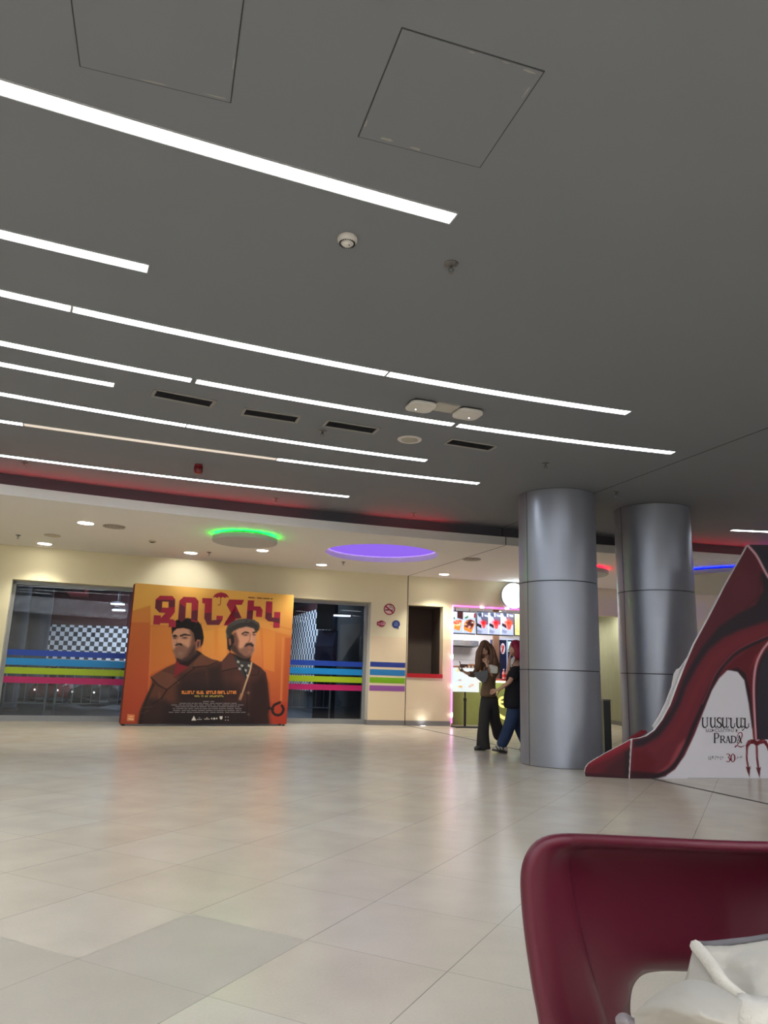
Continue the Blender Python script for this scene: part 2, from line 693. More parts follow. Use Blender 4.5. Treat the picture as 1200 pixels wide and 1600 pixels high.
# dark niche with a red sill beside the stall
mb = MB()
NB = 0.75
a0, a1 = WP.at(s_n0, 0.2), WP.at(s_n1, 0.2)
b0, b1 = WP.at(s_n0, NB), WP.at(s_n1, NB)
mb.bar(a0, b0, 0.02, z_n0 - 0.05, z_n1 + 0.05)
mb.bar(a1, b1, 0.02, z_n0 - 0.05, z_n1 + 0.05)
mb.bar(b0, b1, 0.02, z_n0 - 0.05, z_n1 + 0.05)
q = [a0, a1, b1, b0]
mb.add([(p.x, p.y, z_n1) for p in q], [(0, 1, 2, 3)])
mb.add([(p.x, p.y, z_n0) for p in q], [(0, 1, 2, 3)])
structure('wall_niche', mb, mat('niche_dark', (72, 62, 56), 0.7, var=0.05))
mb = MB()
wall_band(mb, s_n0 - 0.0, s_n1, z_n0, z_n0 + 0.085, -0.02, 0.2)
structure('trim_4', mb, mat('red_sill', (190, 28, 40), 0.45))

# corridor recess between the columns, olive walls
gs = WP.at(s_g0 - 0.3, 0.22)
mb = MB()
g = [WP.at(s_g0 - 0.2, 0.22), Vector((4.6, 19.6)), Vector((5.75, 19.05)), Vector((5.95, 18.3)), Vector((5.86, 17.75)), WP.at(s_g1 + 0.05, 0.2)]
gp = [Vector(p) for p in crom(g, 6)]
for a, b in zip(gp, gp[1:]):
    mb.bar(a, b, 0.06, 0, HL)
structure('wall_corridor', mb, mat('olive_wall', (166, 166, 146), 0.6, var=0.04))
mb = MB()
gi = offset(gp, -0.045)
for a, b in zip(gi, gi[1:]):
    mb.bar(a, b, 0.02, 0, 0.1)
structure('baseboard_corridor', mb, M_BASE)
mb = MB()
mb.box((5.0, 18.78, HL + 0.03), (3.4, 2.9, 0.06))
structure('ceiling_corridor', mb, M_LOW)

# remaining shell of the hall, behind and beside the camera
M_SHELL = mat('hall_wall_cream', (232, 228, 220), 0.7, var=0.03, scale=1.5)
mb = MB(); mb.box((XL - 0.1, 0.3, H / 2), (0.2, 22.8, H + 0.2)); structure('wall_left', mb, M_SHELL)
mb = MB(); mb.box((XR + 0.1, 3.7, H / 2), (0.2, 29.6, H + 0.2)); structure('wall_right', mb, M_SHELL)
mb = MB(); mb.box(((XL + XR) / 2, YB - 0.1, H / 2), (XR - XL + 0.4, 0.2, H + 0.2)); structure('wall_front', mb, M_SHELL)

# expansion joint: one line through floor, wall and both ceilings
M_JOINT = mat('joint_dark', (52, 50, 50), 0.6)
JA, JK = 5.867, -0.3273
def jx(y):
    return JA + JK * y
mb = MB()
mb.bar((jx(2.5), 2.5), (jx(16.0), 16.0), 0.036, -0.02, 0.0025)
structure('trim_5', mb, M_JOINT)
mb = MB()
yf = 11.83
mb.bar((jx(2.0), 2.0), (jx(yf), yf), 0.014, H - 0.0015, H + 0.01)
yl = WP.at(s_jt).y
xl_ = WP.at(s_jt).x
lp = Path(LIP)
# lip crossing
for s in np.linspace(8, 18, 2001):
    q = lp.at(float(s))
    if q.x >= jx(q.y):
        break
mb.bar(q + Vector((0, 0.02)), (xl_, yl), 0.014, HL - 0.0015, HL + 0.01)
mb.bar(lp.at(float(s) - 0.006, -0.002), lp.at(float(s) + 0.006, -0.002), 0.006, HL, HL + 0.135)
mb.bar(lp.at(float(s) - 0.009, 0.138), lp.at(float(s) + 0.009, 0.138), 0.006, HL + 0.06, H)
wall_band(mb, s_jt - 0.008, s_jt + 0.008, 0, HL, -0.004, 0.1)
structure('trim_6', mb, M_JOINT)

# ---- glazed front with the dark kart hall behind it
GO = 0.27
win = thing('window_1', None, None, (WP.at(s_j0).x, WP.at(s_j0).y, 0), 0)
tag(win, 'long glazed shop front with blue cyan green and pink stripes behind the orange poster', 'window', kind='structure')
mb = MB()
def fr(mb, s0, s1, z0, z1, o0=GO - 0.05, o1=GO + 0.05):
    band(mb, WP.span(s0, s1, o0), WP.span(s0, s1, o1), z0, z1)
fr(mb, s_j0, s_j1, 0, 0.10)
fr(mb, s_j0, s_j1, z_head - 0.07, z_head + 0.02)
fr(mb, s_j0, s_j0 + 0.07, 0, z_head)
fr(mb, s_j1 - 0.08, s_j1 - 0.01, 0, z_head)
s_m = WP.hit(330, 1000)[0]
fr(mb, s_m - 0.03, s_m + 0.03, 0, z_head)
mb.build('window_frame', M_FRAME, win)
for nm, a, b in (('glass_pane', s_j0 + 0.06, s_m), ('glass_pane', s_m, s_j1 - 0.06)):
    mb = MB()
    pts = WP.span(a, b, GO)
    # plate glass is flat: one straight pane
    A, B = pts[0], pts[-1]
    mb.bar(A, B, 0.012, 0.09, z_head - 0.06)
    mb.build(nm, glass_mat('shop_glass', (0.72, 0.76, 0.8), 1.48), win)
GL = [(WP.at(s_j0 + 0.06, GO), WP.at(s_m, GO)), (WP.at(s_m, GO), WP.at(s_j1 - 0.06, GO))]
STRIPE = [('blue', (22, 66, 170), 1034.5, 1042.3), ('cyan', (20, 140, 215), 1046.0, 1055.3), ('lime', (165, 195, 20), 1058.4, 1067.2), ('pink', (190, 20, 105), 1071.0, 1079.6)]
for nm, col, y0, y1 in STRIPE:
    for A, B in GL:
        # heights read where the film meets the right-hand jamb
        q0 = at_plane(562, y0, *GL[1]); q1 = at_plane(562, y1, *GL[1])
        t = (B - A).normalized()
        n = Vector((t.y, -t.x)) * 0.009
        mb = MB()
        mb.bar(A + n, B + n, 0.003, q1.z, q0.z)
        o = mb.build('stripe_film', mat('film_' + nm, col, 0.45, var=0.03), win)
        o['label'] = nm + ' stripe film on the glass'
wcol = {'blue': (38, 62, 150), 'cyan': (40, 125, 190), 'lime': (120, 178, 20), 'pink': (150, 88, 165)}
ynm = {'pink': 'purple', 'lime': 'green', 'cyan': 'light blue', 'blue': 'dark blue'}
for nm, col, y0, y1 in STRIPE:
    q0 = WP.hit(606, y0 + 0.3); q1 = WP.hit(606, y1 + 0.2)
    mb = MB()
    wall_band(mb, s_j1 + 0.01, s_jt - 0.02, q1[1], q0[1], -0.006, 0.0)
    o = mb.build('wall_stripe', mat('wallfilm_' + nm, wcol[nm], 0.5, var=0.03), origin=(WP.at(s_j1 + .3).x, WP.at(s_j1 + .3).y, q1[1]))
    tag(o, ynm[nm] + ' stripe stuck on the cream pillar beside the glazed front', 'wall stripe', 'stripes on the pillar')
# ================================================================ CEILING FIXTURES
M_DIFF = emit('strip_diffuser', (244, 250, 255), 11.2)
M_DIM = emit('strip_diffuser_failing', (255, 236, 215), 0.5, base=(210, 205, 200))
M_ALU = mat('strip_frame', (196, 198, 200), 0.35, metal=0.2, var=0.02)
STRIP_W = 0.092


def strip_curve(px, ext_left=0.0, ext_right=0.0, curve=None):
    W = [at_z(u, v, H) for u, v in px]
    xs = [p.x for p in W]; ys = [p.y for p in W]
    deg = 2 if len(px) > 3 else 1
    cf = np.polyfit(xs, ys, deg)
    if deg == 1 and curve:      # same bend as the neighbouring strips
        c = (xs[0] + xs[-1]) / 2
        cf = np.array([-curve, cf[0] + 2 * curve * c, cf[1] - curve * c * c + curve * ((xs[-1] - xs[0]) / 2) ** 2 * 0.66])
    return cf, xs[0] - ext_left, xs[-1] + ext_right


M_DIFF2 = emit('added_strip_diffuser', (246, 250, 255), 17.0)  # stronger emission for the added strips out of view


def strip_segment(cf, x0, x1, label, dim=False, group='ceiling light strips'):
    k = max(2, int(abs(x1 - x0) / 0.25))
    P = [Vector((x, float(np.polyval(cf, x)))) for x in np.linspace(x0, x1, k + 1)]
    mid = P[k // 2]
    t = thing('ceiling_light', label, 'ceiling light', (mid.x, mid.y, H), 0, group)
    def ribbon(mb, a, b, z0, z1):
        band(mb, offset(P, a), offset(P, b), z0, z1)
    mb = MB(); ribbon(mb, -STRIP_W / 2, STRIP_W / 2, H - 0.004, H + 0.02)
    o = mb.build('diffuser', M_DIM if dim else (M_DIFF2 if 'out of view' in group else M_DIFF), t)
    if dim:
        o['label'] = 'dim failing diffuser'
    mb = MB()
    ribbon(mb, -STRIP_W / 2 - 0.007, -STRIP_W / 2, H - 0.007, H + 0.02)
    ribbon(mb, STRIP_W / 2, STRIP_W / 2 + 0.007, H - 0.007, H + 0.02)
    for e, sgn in ((0, -1), (-1, 1)):
        d = (P[1] - P[0]).normalized() if e == 0 else (P[-1] - P[-2]).normalized()
        nn = Vector((-d.y, d.x)) * (STRIP_W / 2 + 0.007)
        c = P[e] + d * sgn * 0.002
        mb.bar(c - nn, c + nn, 0.008, H - 0.007, H + 0.02)
    mb.build('frame', M_ALU, t)
    return t


def xat(cf, u, v):
    return at_z(u, v, H).x


c, a, b = strip_curve([(0, 134), (240, 209), (500, 281), (708, 341)], 2.5)
strip_segment(c, a, b, 'widest looking ceiling light strip, nearest of all, ending below the right access panel')
c, a, b = strip_curve([(0, 364), (115, 392), (231, 419)], 3.2, curve=0.02)
strip_segment(c, a, b, 'short ceiling light strip second nearest, entering at the left picture edge')
c, a, b = strip_curve([(0, 456.5), (111, 481.7), (300, 522.5), (400, 542.7), (600, 584.3), (808, 617), (981, 645)], 3.0)
strip_segment(c, a, xat(c, 111.6, 481.8) - .004, 'left stub of the long ceiling strip third nearest, before its first joint')
strip_segment(c, xat(c, 113, 482) + .004, xat(c, 604, 584.8) - .003, 'middle length of the long ceiling strip third nearest, between its two joints')
strip_segment(c, xat(c, 606, 585.2) + .003, b, 'right length of the ceiling strip just above the two square white pads')
c, a, b = strip_curve([(0, 533.7), (150, 565), (299, 594), (308, 597), (500, 629.3), (700, 660.7), (883, 686.7), (1051, 707.5)], 3.0)
strip_segment(c, a, xat(c, 299, 594), 'left length of the ceiling strip above the leftmost black vent')
strip_segment(c, xat(c, 308, 597), xat(c, 708, 662), 'middle length of the ceiling strip running above the black vents')
strip_segment(c, xat(c, 715, 665), b, 'ceiling strip length reaching furthest right, above the near column')
c, a, b = strip_curve([(0, 567.5), (90, 585.5), (177.5, 600.5)], 3.4, curve=0.02)
strip_segment(c, a, b, 'short ceiling strip ending left of the leftmost black vent')
c, a, b = strip_curve([(0, 615), (150, 640), (291, 664.5), (400, 682), (500, 696.7), (666, 719)], 3.0)
strip_segment(c, a, xat(c, 290.4, 664.4), 'left length of the ceiling strip just below the black vents')
strip_segment(c, xat(c, 292, 664.7), b, 'right length of the ceiling strip just below the black vents')
c, a, b = strip_curve([(0, 658), (35, 662), (150, 678.7), (300, 698.7), (432, 716.7), (567, 735), (748, 754.6)], 2.6)
strip_segment(c, a, xat(c, 35, 662), 'bright left stub of the ceiling strip that has a dim middle')
strip_segment(c, xat(c, 37, 662.4), xat(c, 431.4, 716.6), 'dim nearly unlit ceiling strip above the red alarm beacon', dim=True)
strip_segment(c, xat(c, 433, 717), b, 'bright right length of the ceiling strip that has a dim middle')
c, a, b = strip_curve([(0, 711), (112, 725.7), (226, 739.5), (300, 749), (430, 763.5), (545, 775.7)], 2.5)
strip_segment(c, a, xat(c, 225.4, 739.4), 'left length of the last ceiling strip beside the red lit fascia')
strip_segment(c, xat(c, 227, 739.7), b, 'right length of the last ceiling strip, below the red alarm beacon')
c, a, b = strip_curve([(1143, 828), (1200, 830.5)], 0, 3.2)
strip_segment(c, a, b, 'ceiling light strip at the right edge above the high heel standee')
for k, (y0, xa, xb) in enumerate([(1.3, -7.5, -2.2)] + [(-0.6 - 0.8 * i, -8, 9) for i in range(13)] + [(2.2, 5.2, 9.8), (4.2, 5.8, 9.8), (6.4, 6.6, 9.8)]):  # strips added out of view to light surfaces facing the camera
    cf = np.array([-0.008, 0.1, y0])
    strip_segment(cf, xa, xb, 'added white light strip outside the picture, behind or beside the viewpoint', group='added ceiling light strips out of view')

# ---- square access panels
M_GAP = mat('hatch_gap', (62, 63, 65), 0.8)
M_CHIP = mat('chipped_plaster', (158, 156, 150), 0.9)


def hatch(corner, ang, label, chips):
    t = thing('ceiling_hatch', label, 'ceiling panel', (corner[0], corner[1], H), ang, 'ceiling access panels')
    S = 0.62
    mb = MB()
    mb.box((S / 2, S / 2, -0.001), (S - 0.007, S - 0.007, 0.006))
    mb.build('panel', M_CEIL, t, local=True)
    mb = MB()
    g = 0.0042
    for c_, s_ in (((S / 2, 0, 0), (S, g, 0.004)), ((S / 2, S, 0), (S, g, 0.004)), ((0, S / 2, 0), (g, S, 0.004)), ((S, S / 2, 0), (g, S, 0.004))):
        mb.box(c_, s_)
    mb.build('gap', M_GAP, t, local=True)
    for (x, y, l, w, r) in chips:
        mb = MB()
        pts = []
        for i in range(11):
            a = 2 * PI * i / 11
            k = random.uniform(0.6, 1.15)
            pts.append(Vector((x + math.cos(a) * l * k * math.cos(r) - math.sin(a) * w * k * math.sin(r),
                               y + math.cos(a) * l * k * math.sin(r) + math.sin(a) * w * k * math.cos(r), -0.0052)))
        mb.prism(pts, (0, 0, 0.003))
        mb.build('paint_chip', M_CHIP, t, local=True)
    return t


p0, p1 = at_z(562, 213, H), at_z(750, 261, H)
d = (p1 - p0); a2 = math.atan2(d.y, d.x)
# local x along the far edge, local y away from the camera: corner is the near left one
q0 = at_z(628, 43, H)
hatch((q0.x, q0.y), a2, 'square ceiling access panel right of the nearest light strip end, with chipped edge',
      [(0.13, 0.588, 0.042, 0.011, 0.03), (0.28, 0.60, 0.03, 0.008, 0.0), (0.01, 0.53, 0.004, 0.03, 0.0), (0.6, 0.12, 0.004, 0.04, 0.0), (0.3, 0.010, 0.015, 0.0025, 0), (0.45, 0.010, 0.02, 0.002, 0), (0.56, 0.018, 0.03, 0.006, 0)])
p0, p1 = at_z(125, 103, H), at_z(360, 160, H)
d = (p1 - p0); a1 = math.atan2(d.y, d.x)
c0 = p0 + Vector((math.sin(a1), -math.cos(a1), 0)) * 0.62
hatch((c0.x, c0.y), a1, 'square ceiling access panel cut by the top edge of the picture',
      [(0.55, 0.60, 0.05, 0.004, 0), (0.3, 0.606, 0.06, 0.003, 0), (0.612, 0.4, 0.003, 0.04, 0)])

# ---- smoke detector
M_WPL = mat('white_plastic', (214, 210, 204), 0.45, var=0.02)
M_BLK = mat('black_plastic', (22, 22, 24), 0.5)
p = at_z(543, 371, H)
t = thing('smoke_detector', 'round white smoke detector between the first and third ceiling light strips', 'smoke detector', p)
mb = MB()
mb.lathe([(0.05, 0.002), (0.056, -0.002), (0.058, -0.012), (0.056, -0.022), (0.05, -0.032), (0.042, -0.038), (0.026, -0.041), (0.026, -0.05), (0.02, -0.054)], (0, 0, 0), 40)
mb.build('housing', M_WPL, t, smooth='auto', local=True)
mb = MB()
for i in range(22):
    a = 2 * PI * i / 22
    mb.box((math.cos(a) * 0.041, math.sin(a) * 0.041, -0.039), (0.012, 0.006, 0.006), rot=Matrix.Rotation(a, 3, 'Z') @ Matrix.Rotation(0.5, 3, 'Y'))
mb.build('vent_slots', M_BLK, t, local=True)
mb = MB(); mb.cyl((0.012, -0.01, -0.0535), (0.012, -0.01, -0.056), 0.004, n=10); mb.build('indicator', M_BLK, t, local=True)

# ---- sprinkler heads
M_CHR = mat('sprinkler_metal', (120, 118, 116), 0.35, metal=0.7)


def sprinkler(u, v, z, label):
    p = at_z(u, v, z)
    t = thing('sprinkler_head', label, 'sprinkler', p, 0, 'ceiling sprinkler heads')
    mb = MB(); mb.lathe([(0.042, 0.003), (0.042, -0.004), (0.03, -0.012), (0.018, -0.014)], (0, 0, 0), 24); mb.build('escutcheon', M_CHR, t, smooth='auto', local=True)
    mb = MB(); mb.cyl((0, 0, -0.012), (0, 0, -0.035), 0.009, n=12)
    for s in (-1, 1):
        mb.tube([(s * 0.009, 0, -0.03), (s * 0.017, 0, -0.045), (s * 0.006, 0, -0.062)], 0.0035, 6)
    mb.build('body', M_CHR, t, local=True)
    mb = MB()
    mb.cyl((0, 0, -0.062), (0, 0, -0.065), 0.017, n=16)
    mb.build('deflector', M_CHR, t, local=True)
    return t


for u, v, z, l in [(705, 412, H, 'sprinkler head nearest the camera, right of the smoke detector'),
                   (504, 673, H, 'sprinkler head beside the third black vent'),
                   (852.5, 724, H, 'sprinkler head on the grey ceiling above the near column'),
                   (962, 769, H, 'sprinkler head between the tops of the two columns'),
                   (431.5, 778.5, H, 'sprinkler head below the last light strip, above the green lit disc'),
                   (646.5, 802, H, 'sprinkler head at the fascia above the purple recess'),
                   (38.5, 723.5, H, 'sprinkler head at the left edge near the red lit fascia'),
                   (28.5, 836, HL, 'small sprinkler head on the cream ceiling at the left edge'),
                   (327, 863, HL, 'small sprinkler head beneath the green lit disc on cream ceiling'),
                   (536.5, 878, HL, 'small sprinkler head left of the purple recess on cream ceiling')]:
    sprinkler(u, v, z, l)

# ---- red alarm beacon
p = at_z(310.5, 726, H)
t = thing('alarm_beacon', 'small dark red alarm beacon hanging from the ceiling by the last light strips', 'alarm', p)
mb = MB(); mb.cyl((0, 0, 0), (0, 0, -0.025), 0.05, n=24); mb.build('base', mat('beacon_base', (120, 20, 30), 0.4), t, local=True)
mb = MB(); mb.lathe([(0.052, -0.025), (0.054, -0.04), (0.054, -0.095), (0.048, -0.108), (0.02, -0.112)], n=24)
mb.build('lens', mat('beacon_red', (125, 12, 28), 0.25), t, smooth='auto', local=True)
mb = MB(); mb.lathe([(0.055, -0.058), (0.0565, -0.06), (0.0565, -0.068), (0.055, -0.07)], n=24)
mb.build('band', mat('beacon_band', (70, 8, 16), 0.5), t, local=True)

# ---- black slot vents
M_VFR = mat('vent_frame', (150, 150, 148), 0.5, metal=0.1)
M_VBK = mat('vent_black', (40, 40, 46), 0.6)


def vent(e0, e1, label, ln=0.54):
    P0, P1 = at_z(*e0, H), at_z(*e1, H)
    mid = (P0 + P1) / 2
    a = math.atan2(P1.y - P0.y, P1.x - P0.x)
    t = thing('ceiling_vent', label, 'air vent', mid, a, 'black slot vents')
    w, l = 0.185, ln
    mb = MB()
    for c_, s_ in (((0, w / 2, 0), (l + .03, 0.03, 0.016)), ((0, -w / 2, 0), (l + .03, 0.03, 0.016)), ((l / 2, 0, 0), (0.03, w, 0.016)), ((-l / 2, 0, 0), (0.03, w, 0.016))):
        mb.box(c_, s_)
    mb.build('frame', M_VFR, t, local=True)
    mb = MB(); mb.box((0, 0, 0.001), (l - 0.02, w - 0.02, 0.004)); mb.build('backing', M_VBK, t, local=True)
    mb = MB()
    for i in range(7):
        mb.box((0, (i - 3) * 0.0225, -0.004), (l - 0.03, 0.012, 0.003), rot=Matrix.Rotation(0.5, 3, 'X'))
    mb.build('slats', M_VBK, t, local=True)


vent((243, 613.5), (330, 630.5), 'leftmost black slot vent in the grey ceiling')
vent((381, 642.5), (465, 655), 'second black slot vent from the left in the grey ceiling')
vent((508, 660.5), (588, 673), 'third black slot vent from the left, beside a sprinkler head')
vent((698, 688.5), (772, 700.5), 'rightmost black slot vent, right of the round ceiling speaker')

# ---- white square pads, panel and round speaker
def rounded(w, h, r, n=6):
    pts = []
    for cx, cy, a0 in ((w / 2 - r, h / 2 - r, 0), (-w / 2 + r, h / 2 - r, 90), (-w / 2 + r, -h / 2 + r, 180), (w / 2 - r, -h / 2 + r, 270)):
        for i in range(n + 1):
            a = math.radians(a0 + 90 * i / n)
            pts.append((cx + r * math.cos(a), cy + r * math.sin(a)))
    return pts


pa = math.atan2(0.16, 0.45)
for (u, v), l in (((657.5, 630.5), 'left of the two white rounded square wireless pads on the ceiling'), ((730.5, 642.5), 'right of the two white rounded square wireless pads on the ceiling')):
    p = at_z(u, v, H)
    t = thing('access_point', l, 'wireless pad', p, pa, 'white wireless pads')
    mb = MB()
    mb.prism([Vector((x, y, -0.045)) for x, y in rounded(0.25, 0.25, 0.07)], (0, 0, 0.03))
    mb.build('cover', M_WPL, t, local=True, bevel=0.008)
    mb = MB(); mb.box((0, 0, -0.006), (0.19, 0.19, 0.02)); mb.build('mount', M_BLK, t, local=True)
    mb = MB(); mb.cyl((-0.03 if u < 700 else 0.04, 0.05, -0.045), (-0.03 if u < 700 else 0.04, 0.05, -0.047), 0.006, n=10)
    mb.build('indicator', emit('indicator_white', (255, 255, 255), 6), t, local=True)
p = at_z(694, 636, H)
o = MB(); o.box((0, 0, -0.006), (0.24, 0.19, 0.012), pa)
t = o.build('ceiling_plate', mat('plate_white', (186, 182, 172), 0.55), origin=(0, 0, 0)); t.location = p
tag(t, 'flat whitish rectangular plate between the two rounded pads', 'ceiling plate')
p = at_z(640, 686.5, H)
t = thing('ceiling_speaker', 'round white ceiling speaker left of the rightmost black vent', 'speaker', p)
mb = MB(); mb.lathe([(0.128, 0.004), (0.13, -0.003), (0.122, -0.01), (0.088, -0.008)], n=40); mb.build('rim', M_WPL, t, smooth='auto', local=True)
mb = MB(); mb.lathe([(0.088, 0.0), (0.087, -0.009), (0.05, -0.0115), (0.01, -0.012)], n=40); mb.build('grille', mat('grille_beige', (176, 170, 158), 0.7), t, smooth=True, local=True)

# ---- downlights of the lower ceiling
M_DL = emit('downlight_glow', (255, 247, 228), 22.0)


def downlight(u, v, z, label, r=0.115, spot=0, col=(1, 0.97, 0.80), group='round downlights in the cream ceiling', ang=78, aim=(0, 0, -1)):
    p = at_z(u, v, z)
    t = thing('downlight', label, 'downlight', p, 0, group)
    mb = MB(); mb.lathe([(r, 0.004), (r + 0.004, -0.002), (r + 0.022, -0.003), (r + 0.024, 0.004)], n=32); mb.build('rim', M_WPL, t, local=True)
    mb = MB(); mb.cyl((0, 0, 0.004), (0, 0, -0.003), r, n=32); mb.build('lens', M_DL, t, local=True)
    if spot:
        light('downlight_beam', 'SPOT', (p.x, p.y, z - 0.03), spot, col, 0.06, aim, ang, 0.7)
    return p


downlight(134, 817.5, HL, 'leftmost but one round downlight, beside the round air diffuser', spot=117)
downlight(70, 849.8, HL, 'leftmost round downlight close to the wall over the glazed front', spot=70, ang=110)
downlight(298, 864, HL, 'round downlight over the left half of the orange poster', spot=34, col=(1, 0.98, 0.9), ang=100, aim=(-0.45, 1.2, -1))
downlight(410, 860.3, HL, 'round downlight just beneath the edge of the green lit disc', r=0.1, spot=97, ang=110)
downlight(502.5, 882.5, HL, 'round downlight left of the purple recess near the wall', r=0.1, spot=145, ang=110)
downlight(694, 897.6, HL, 'round downlight right of the purple recess above the dark niche', r=0.1, spot=145, ang=110)

for (x, y, l) in ((3.3, 14.2, 'added round downlight, unseen behind the near column'), (5.75, 15.3, 'added round downlight before the olive corridor, unseen behind the farther column'), (7.4, 14.6, 'added round downlight over the right end, unseen behind the high heel standee'), (9.4, 15.6, 'added round downlight at the far right end outside the picture'), (5.25, 18.2, 'added round downlight, unseen in the olive corridor ceiling'), (-9.0, 12.0, 'added round downlight outside the picture at the far left')):  # unseen downlights added to brighten the walls, corridor and right end
    q = to_px([(x, y, HL)])[0]
    downlight(q[0], q[1], HL, l, spot=117, ang=125)

# ---- round air diffusers and small sensors
for u, v, l in ((178.5, 822.3, 'round metal air diffuser right of the leftmost downlights'), (737, 873.5, 'round metal air diffuser right of the purple recess')):
    p = at_z(u, v, HL)
    t = thing('round_vent', l, 'air diffuser', p, 0, 'round air diffusers')
    mb = MB()
    for r in (0.17, 0.125, 0.08):
        mb.lathe([(r - 0.028, 0.0), (r - 0.03, -0.006), (r - 0.006, -0.016), (r, -0.012), (r, 0.0)], n=36, caps=False)
    mb.build('rings', mat('diffuser_ring', (176, 166, 154), 0.5), t, smooth='auto', local=True)
    mb = MB(); mb.lathe([(0.17, 0.001), (0.17, -0.003)], n=36); mb.build('throat', M_VBK, t, local=True)
    mb = MB(); mb.lathe([(0.035, -0.004), (0.03, -0.02), (0.01, -0.022)], n=20); mb.build('hub', mat('diffuser_ring', (176, 166, 154)), t, local=True)
p = at_z(82, 836.5, HL)
mb = MB(); mb.lathe([(0.13, 0.0), (0.135, -0.008), (0.12, -0.014), (0.02, -0.014)], n=36)
o = mb.build('ceiling_speaker', mat('speaker_cream', (196, 184, 168), 0.7), smooth='auto'); o.location = p
tag(o, 'flush cream round speaker above the leftmost downlight', 'speaker')
p = at_z(238, 845, HL)
t = thing('motion_sensor', 'small cream motion sensor on the lower ceiling left of the green lit disc', 'sensor', p)
mb = MB(); mb.box((0, 0, -0.012), (0.1, 0.1, 0.024)); mb.build('housing', mat('speaker_cream', (196, 184, 168)), t, local=True, bevel=0.005)
mb = MB(); mb.box((0, -0.01, -0.028), (0.06, 0.05, 0.012)); mb.build('lens', M_BLK, t, local=True)

# ---- purple recess
t = thing('recess_light', 'big round purple lit recess in the cream ceiling', 'ceiling light', (PC.x, PC.y, HL))
mb = MB(); mb.cyl((PC.x, PC.y, HL + 0.11), (PC.x, PC.y, HL + 0.12), PR_ + 0.02, n=96)
mb.build('glow_panel', emit('purple_glow', (156, 112, 250), 0.72, base=(20, 14, 50)), t)
mb = MB(); mb.lathe([(PR_ - 0.002, HL + 0.095), (PR_ - 0.025, HL + 0.1), (PR_ - 0.025, HL + 0.108), (PR_ - 0.002, HL + 0.109), (PR_ - 0.002, HL + 0.095)], (PC.x, PC.y, 0), 96, False)
mb.build('led_ring', emit('purple_led', (156, 112, 250), 0.6), t)

# ---- drum lights with coloured halo
def drum(c, R, z0, z1, label, col, power, name):
    t = thing('drum_light', label, 'ceiling light', (c[0], c[1], HL), 0, 'grey drum lights with coloured halos')
    mb = MB()
    mb.lathe([(R - 0.012, z0), (R, z0 + 0.012), (R, z1 - 0.004), (R - 0.004, z1)], (c[0], c[1], 0), 72)
    mb.build('drum', mat('drum_grey', (186, 186, 184), 0.6, var=0.02), t, smooth='auto')
    mb = MB(); mb.cyl((c[0], c[1], z1), (c[0], c[1], HL - 0.001), R * 0.72, n=64, caps=False); mb.build('neck', mat('drum_neck', (70, 72, 70), 0.7), t, smooth='auto')
    mb = MB()
    mb.lathe([(R - 0.075, z1 + 0.0005), (R - 0.075, z1 + 0.004), (R - 0.045, z1 + 0.004), (R - 0.045, z1 + 0.0005), (R - 0.075, z1 + 0.0005)], (c[0], c[1], 0), 72, False)
    mb.build('led_ring', emit('led_' + name, col, power), t)


zb = 3.045
gc = (at_z(334.5, 848, zb) + at_z(431, 848.5, zb)) / 2
drum(gc, 0.52, zb, zb + 0.085, 'grey drum light with a green halo on the cream ceiling', (0, 255, 44), 40, 'green')
re = at_z(951, 899, zb)
drum((re.x - 0.62, re.y + 0.1), 0.62, zb, zb + 0.085, 'grey drum light with a red halo between the two columns', (255, 8, 30), 30, 'red')
bn, bf = at_z(1160, 893, zb), at_z(1150, 930, zb)
drum(((bn.x + bf.x) / 2 + 0.1, (bn.y + bf.y) / 2), (bf - bn).length / 2, zb, zb + 0.085, 'large grey drum light with a blue halo behind the high heel standee', (4, 20, 255), 30, 'blue')

# ---- red cove strip hidden behind the lip
LPp, = (Path(LIP),)
def lip_s(u):
    best = None
    for s in np.linspace(0, LPp.s[-1], 1500):
        q = LPp.at(float(s))
        px = to_px([(q.x, q.y, HL)])[0]
        if q.y > 0 and (best is None or abs(px[0] - u) < best[0]):
            best = (abs(px[0] - u), float(s))
    return best[1]
for u0, u1, l in ((-260, 480, 'red cove light strip along the left half of the fascia'), (575, 702, 'short red cove light strip above the purple recess'), (1072, 1330, 'red cove light strip over the high heel standee')):
    s0, s1 = lip_s(u0), lip_s(u1)
    mb = MB()
    A_, B_ = LPp.span(s0, s1, 0.058), LPp.span(s0, s1, 0.068)
    B2_ = LPp.span(s0, s1, 0.074)
    band(mb, A_, B2_, HL + 0.05, HL + 0.12)
    band(mb, B_, B2_, HL + 0.12, HL + 0.142)
    mb.mi = 1
    n_ = len(A_)
    A_, B_ = LPp.span(s0, s1, 0.0585), LPp.span(s0, s1, 0.0675)
    mb.add([(p.x, p.y, HL + 0.123) for p in A_] + [(p.x, p.y, HL + 0.141) for p in B_], [(i, i + 1, n_ + i + 1, n_ + i) for i in range(n_ - 1)])
    mid = LPp.at((s0 + s1) / 2, 0.07)
    o = mb.build('cove_light', [mat('cove_housing', (60, 58, 60), 0.6), emit('red_led', (255, 56, 66), 18.0)], origin=(mid.x, mid.y, HL + 0.09))
    tag(o, l, 'cove light', 'red cove light strips')

# dim ambience: daylight-free hall, only a trace of world light
w = bpy.data.worlds.new('world')
bpy.context.scene.world = w
w.use_nodes = True
w.node_tree.nodes['Background'].inputs[0].default_value = (0.5, 0.5, 0.52, 1)
w.node_tree.nodes['Background'].inputs[1].default_value = 0.12

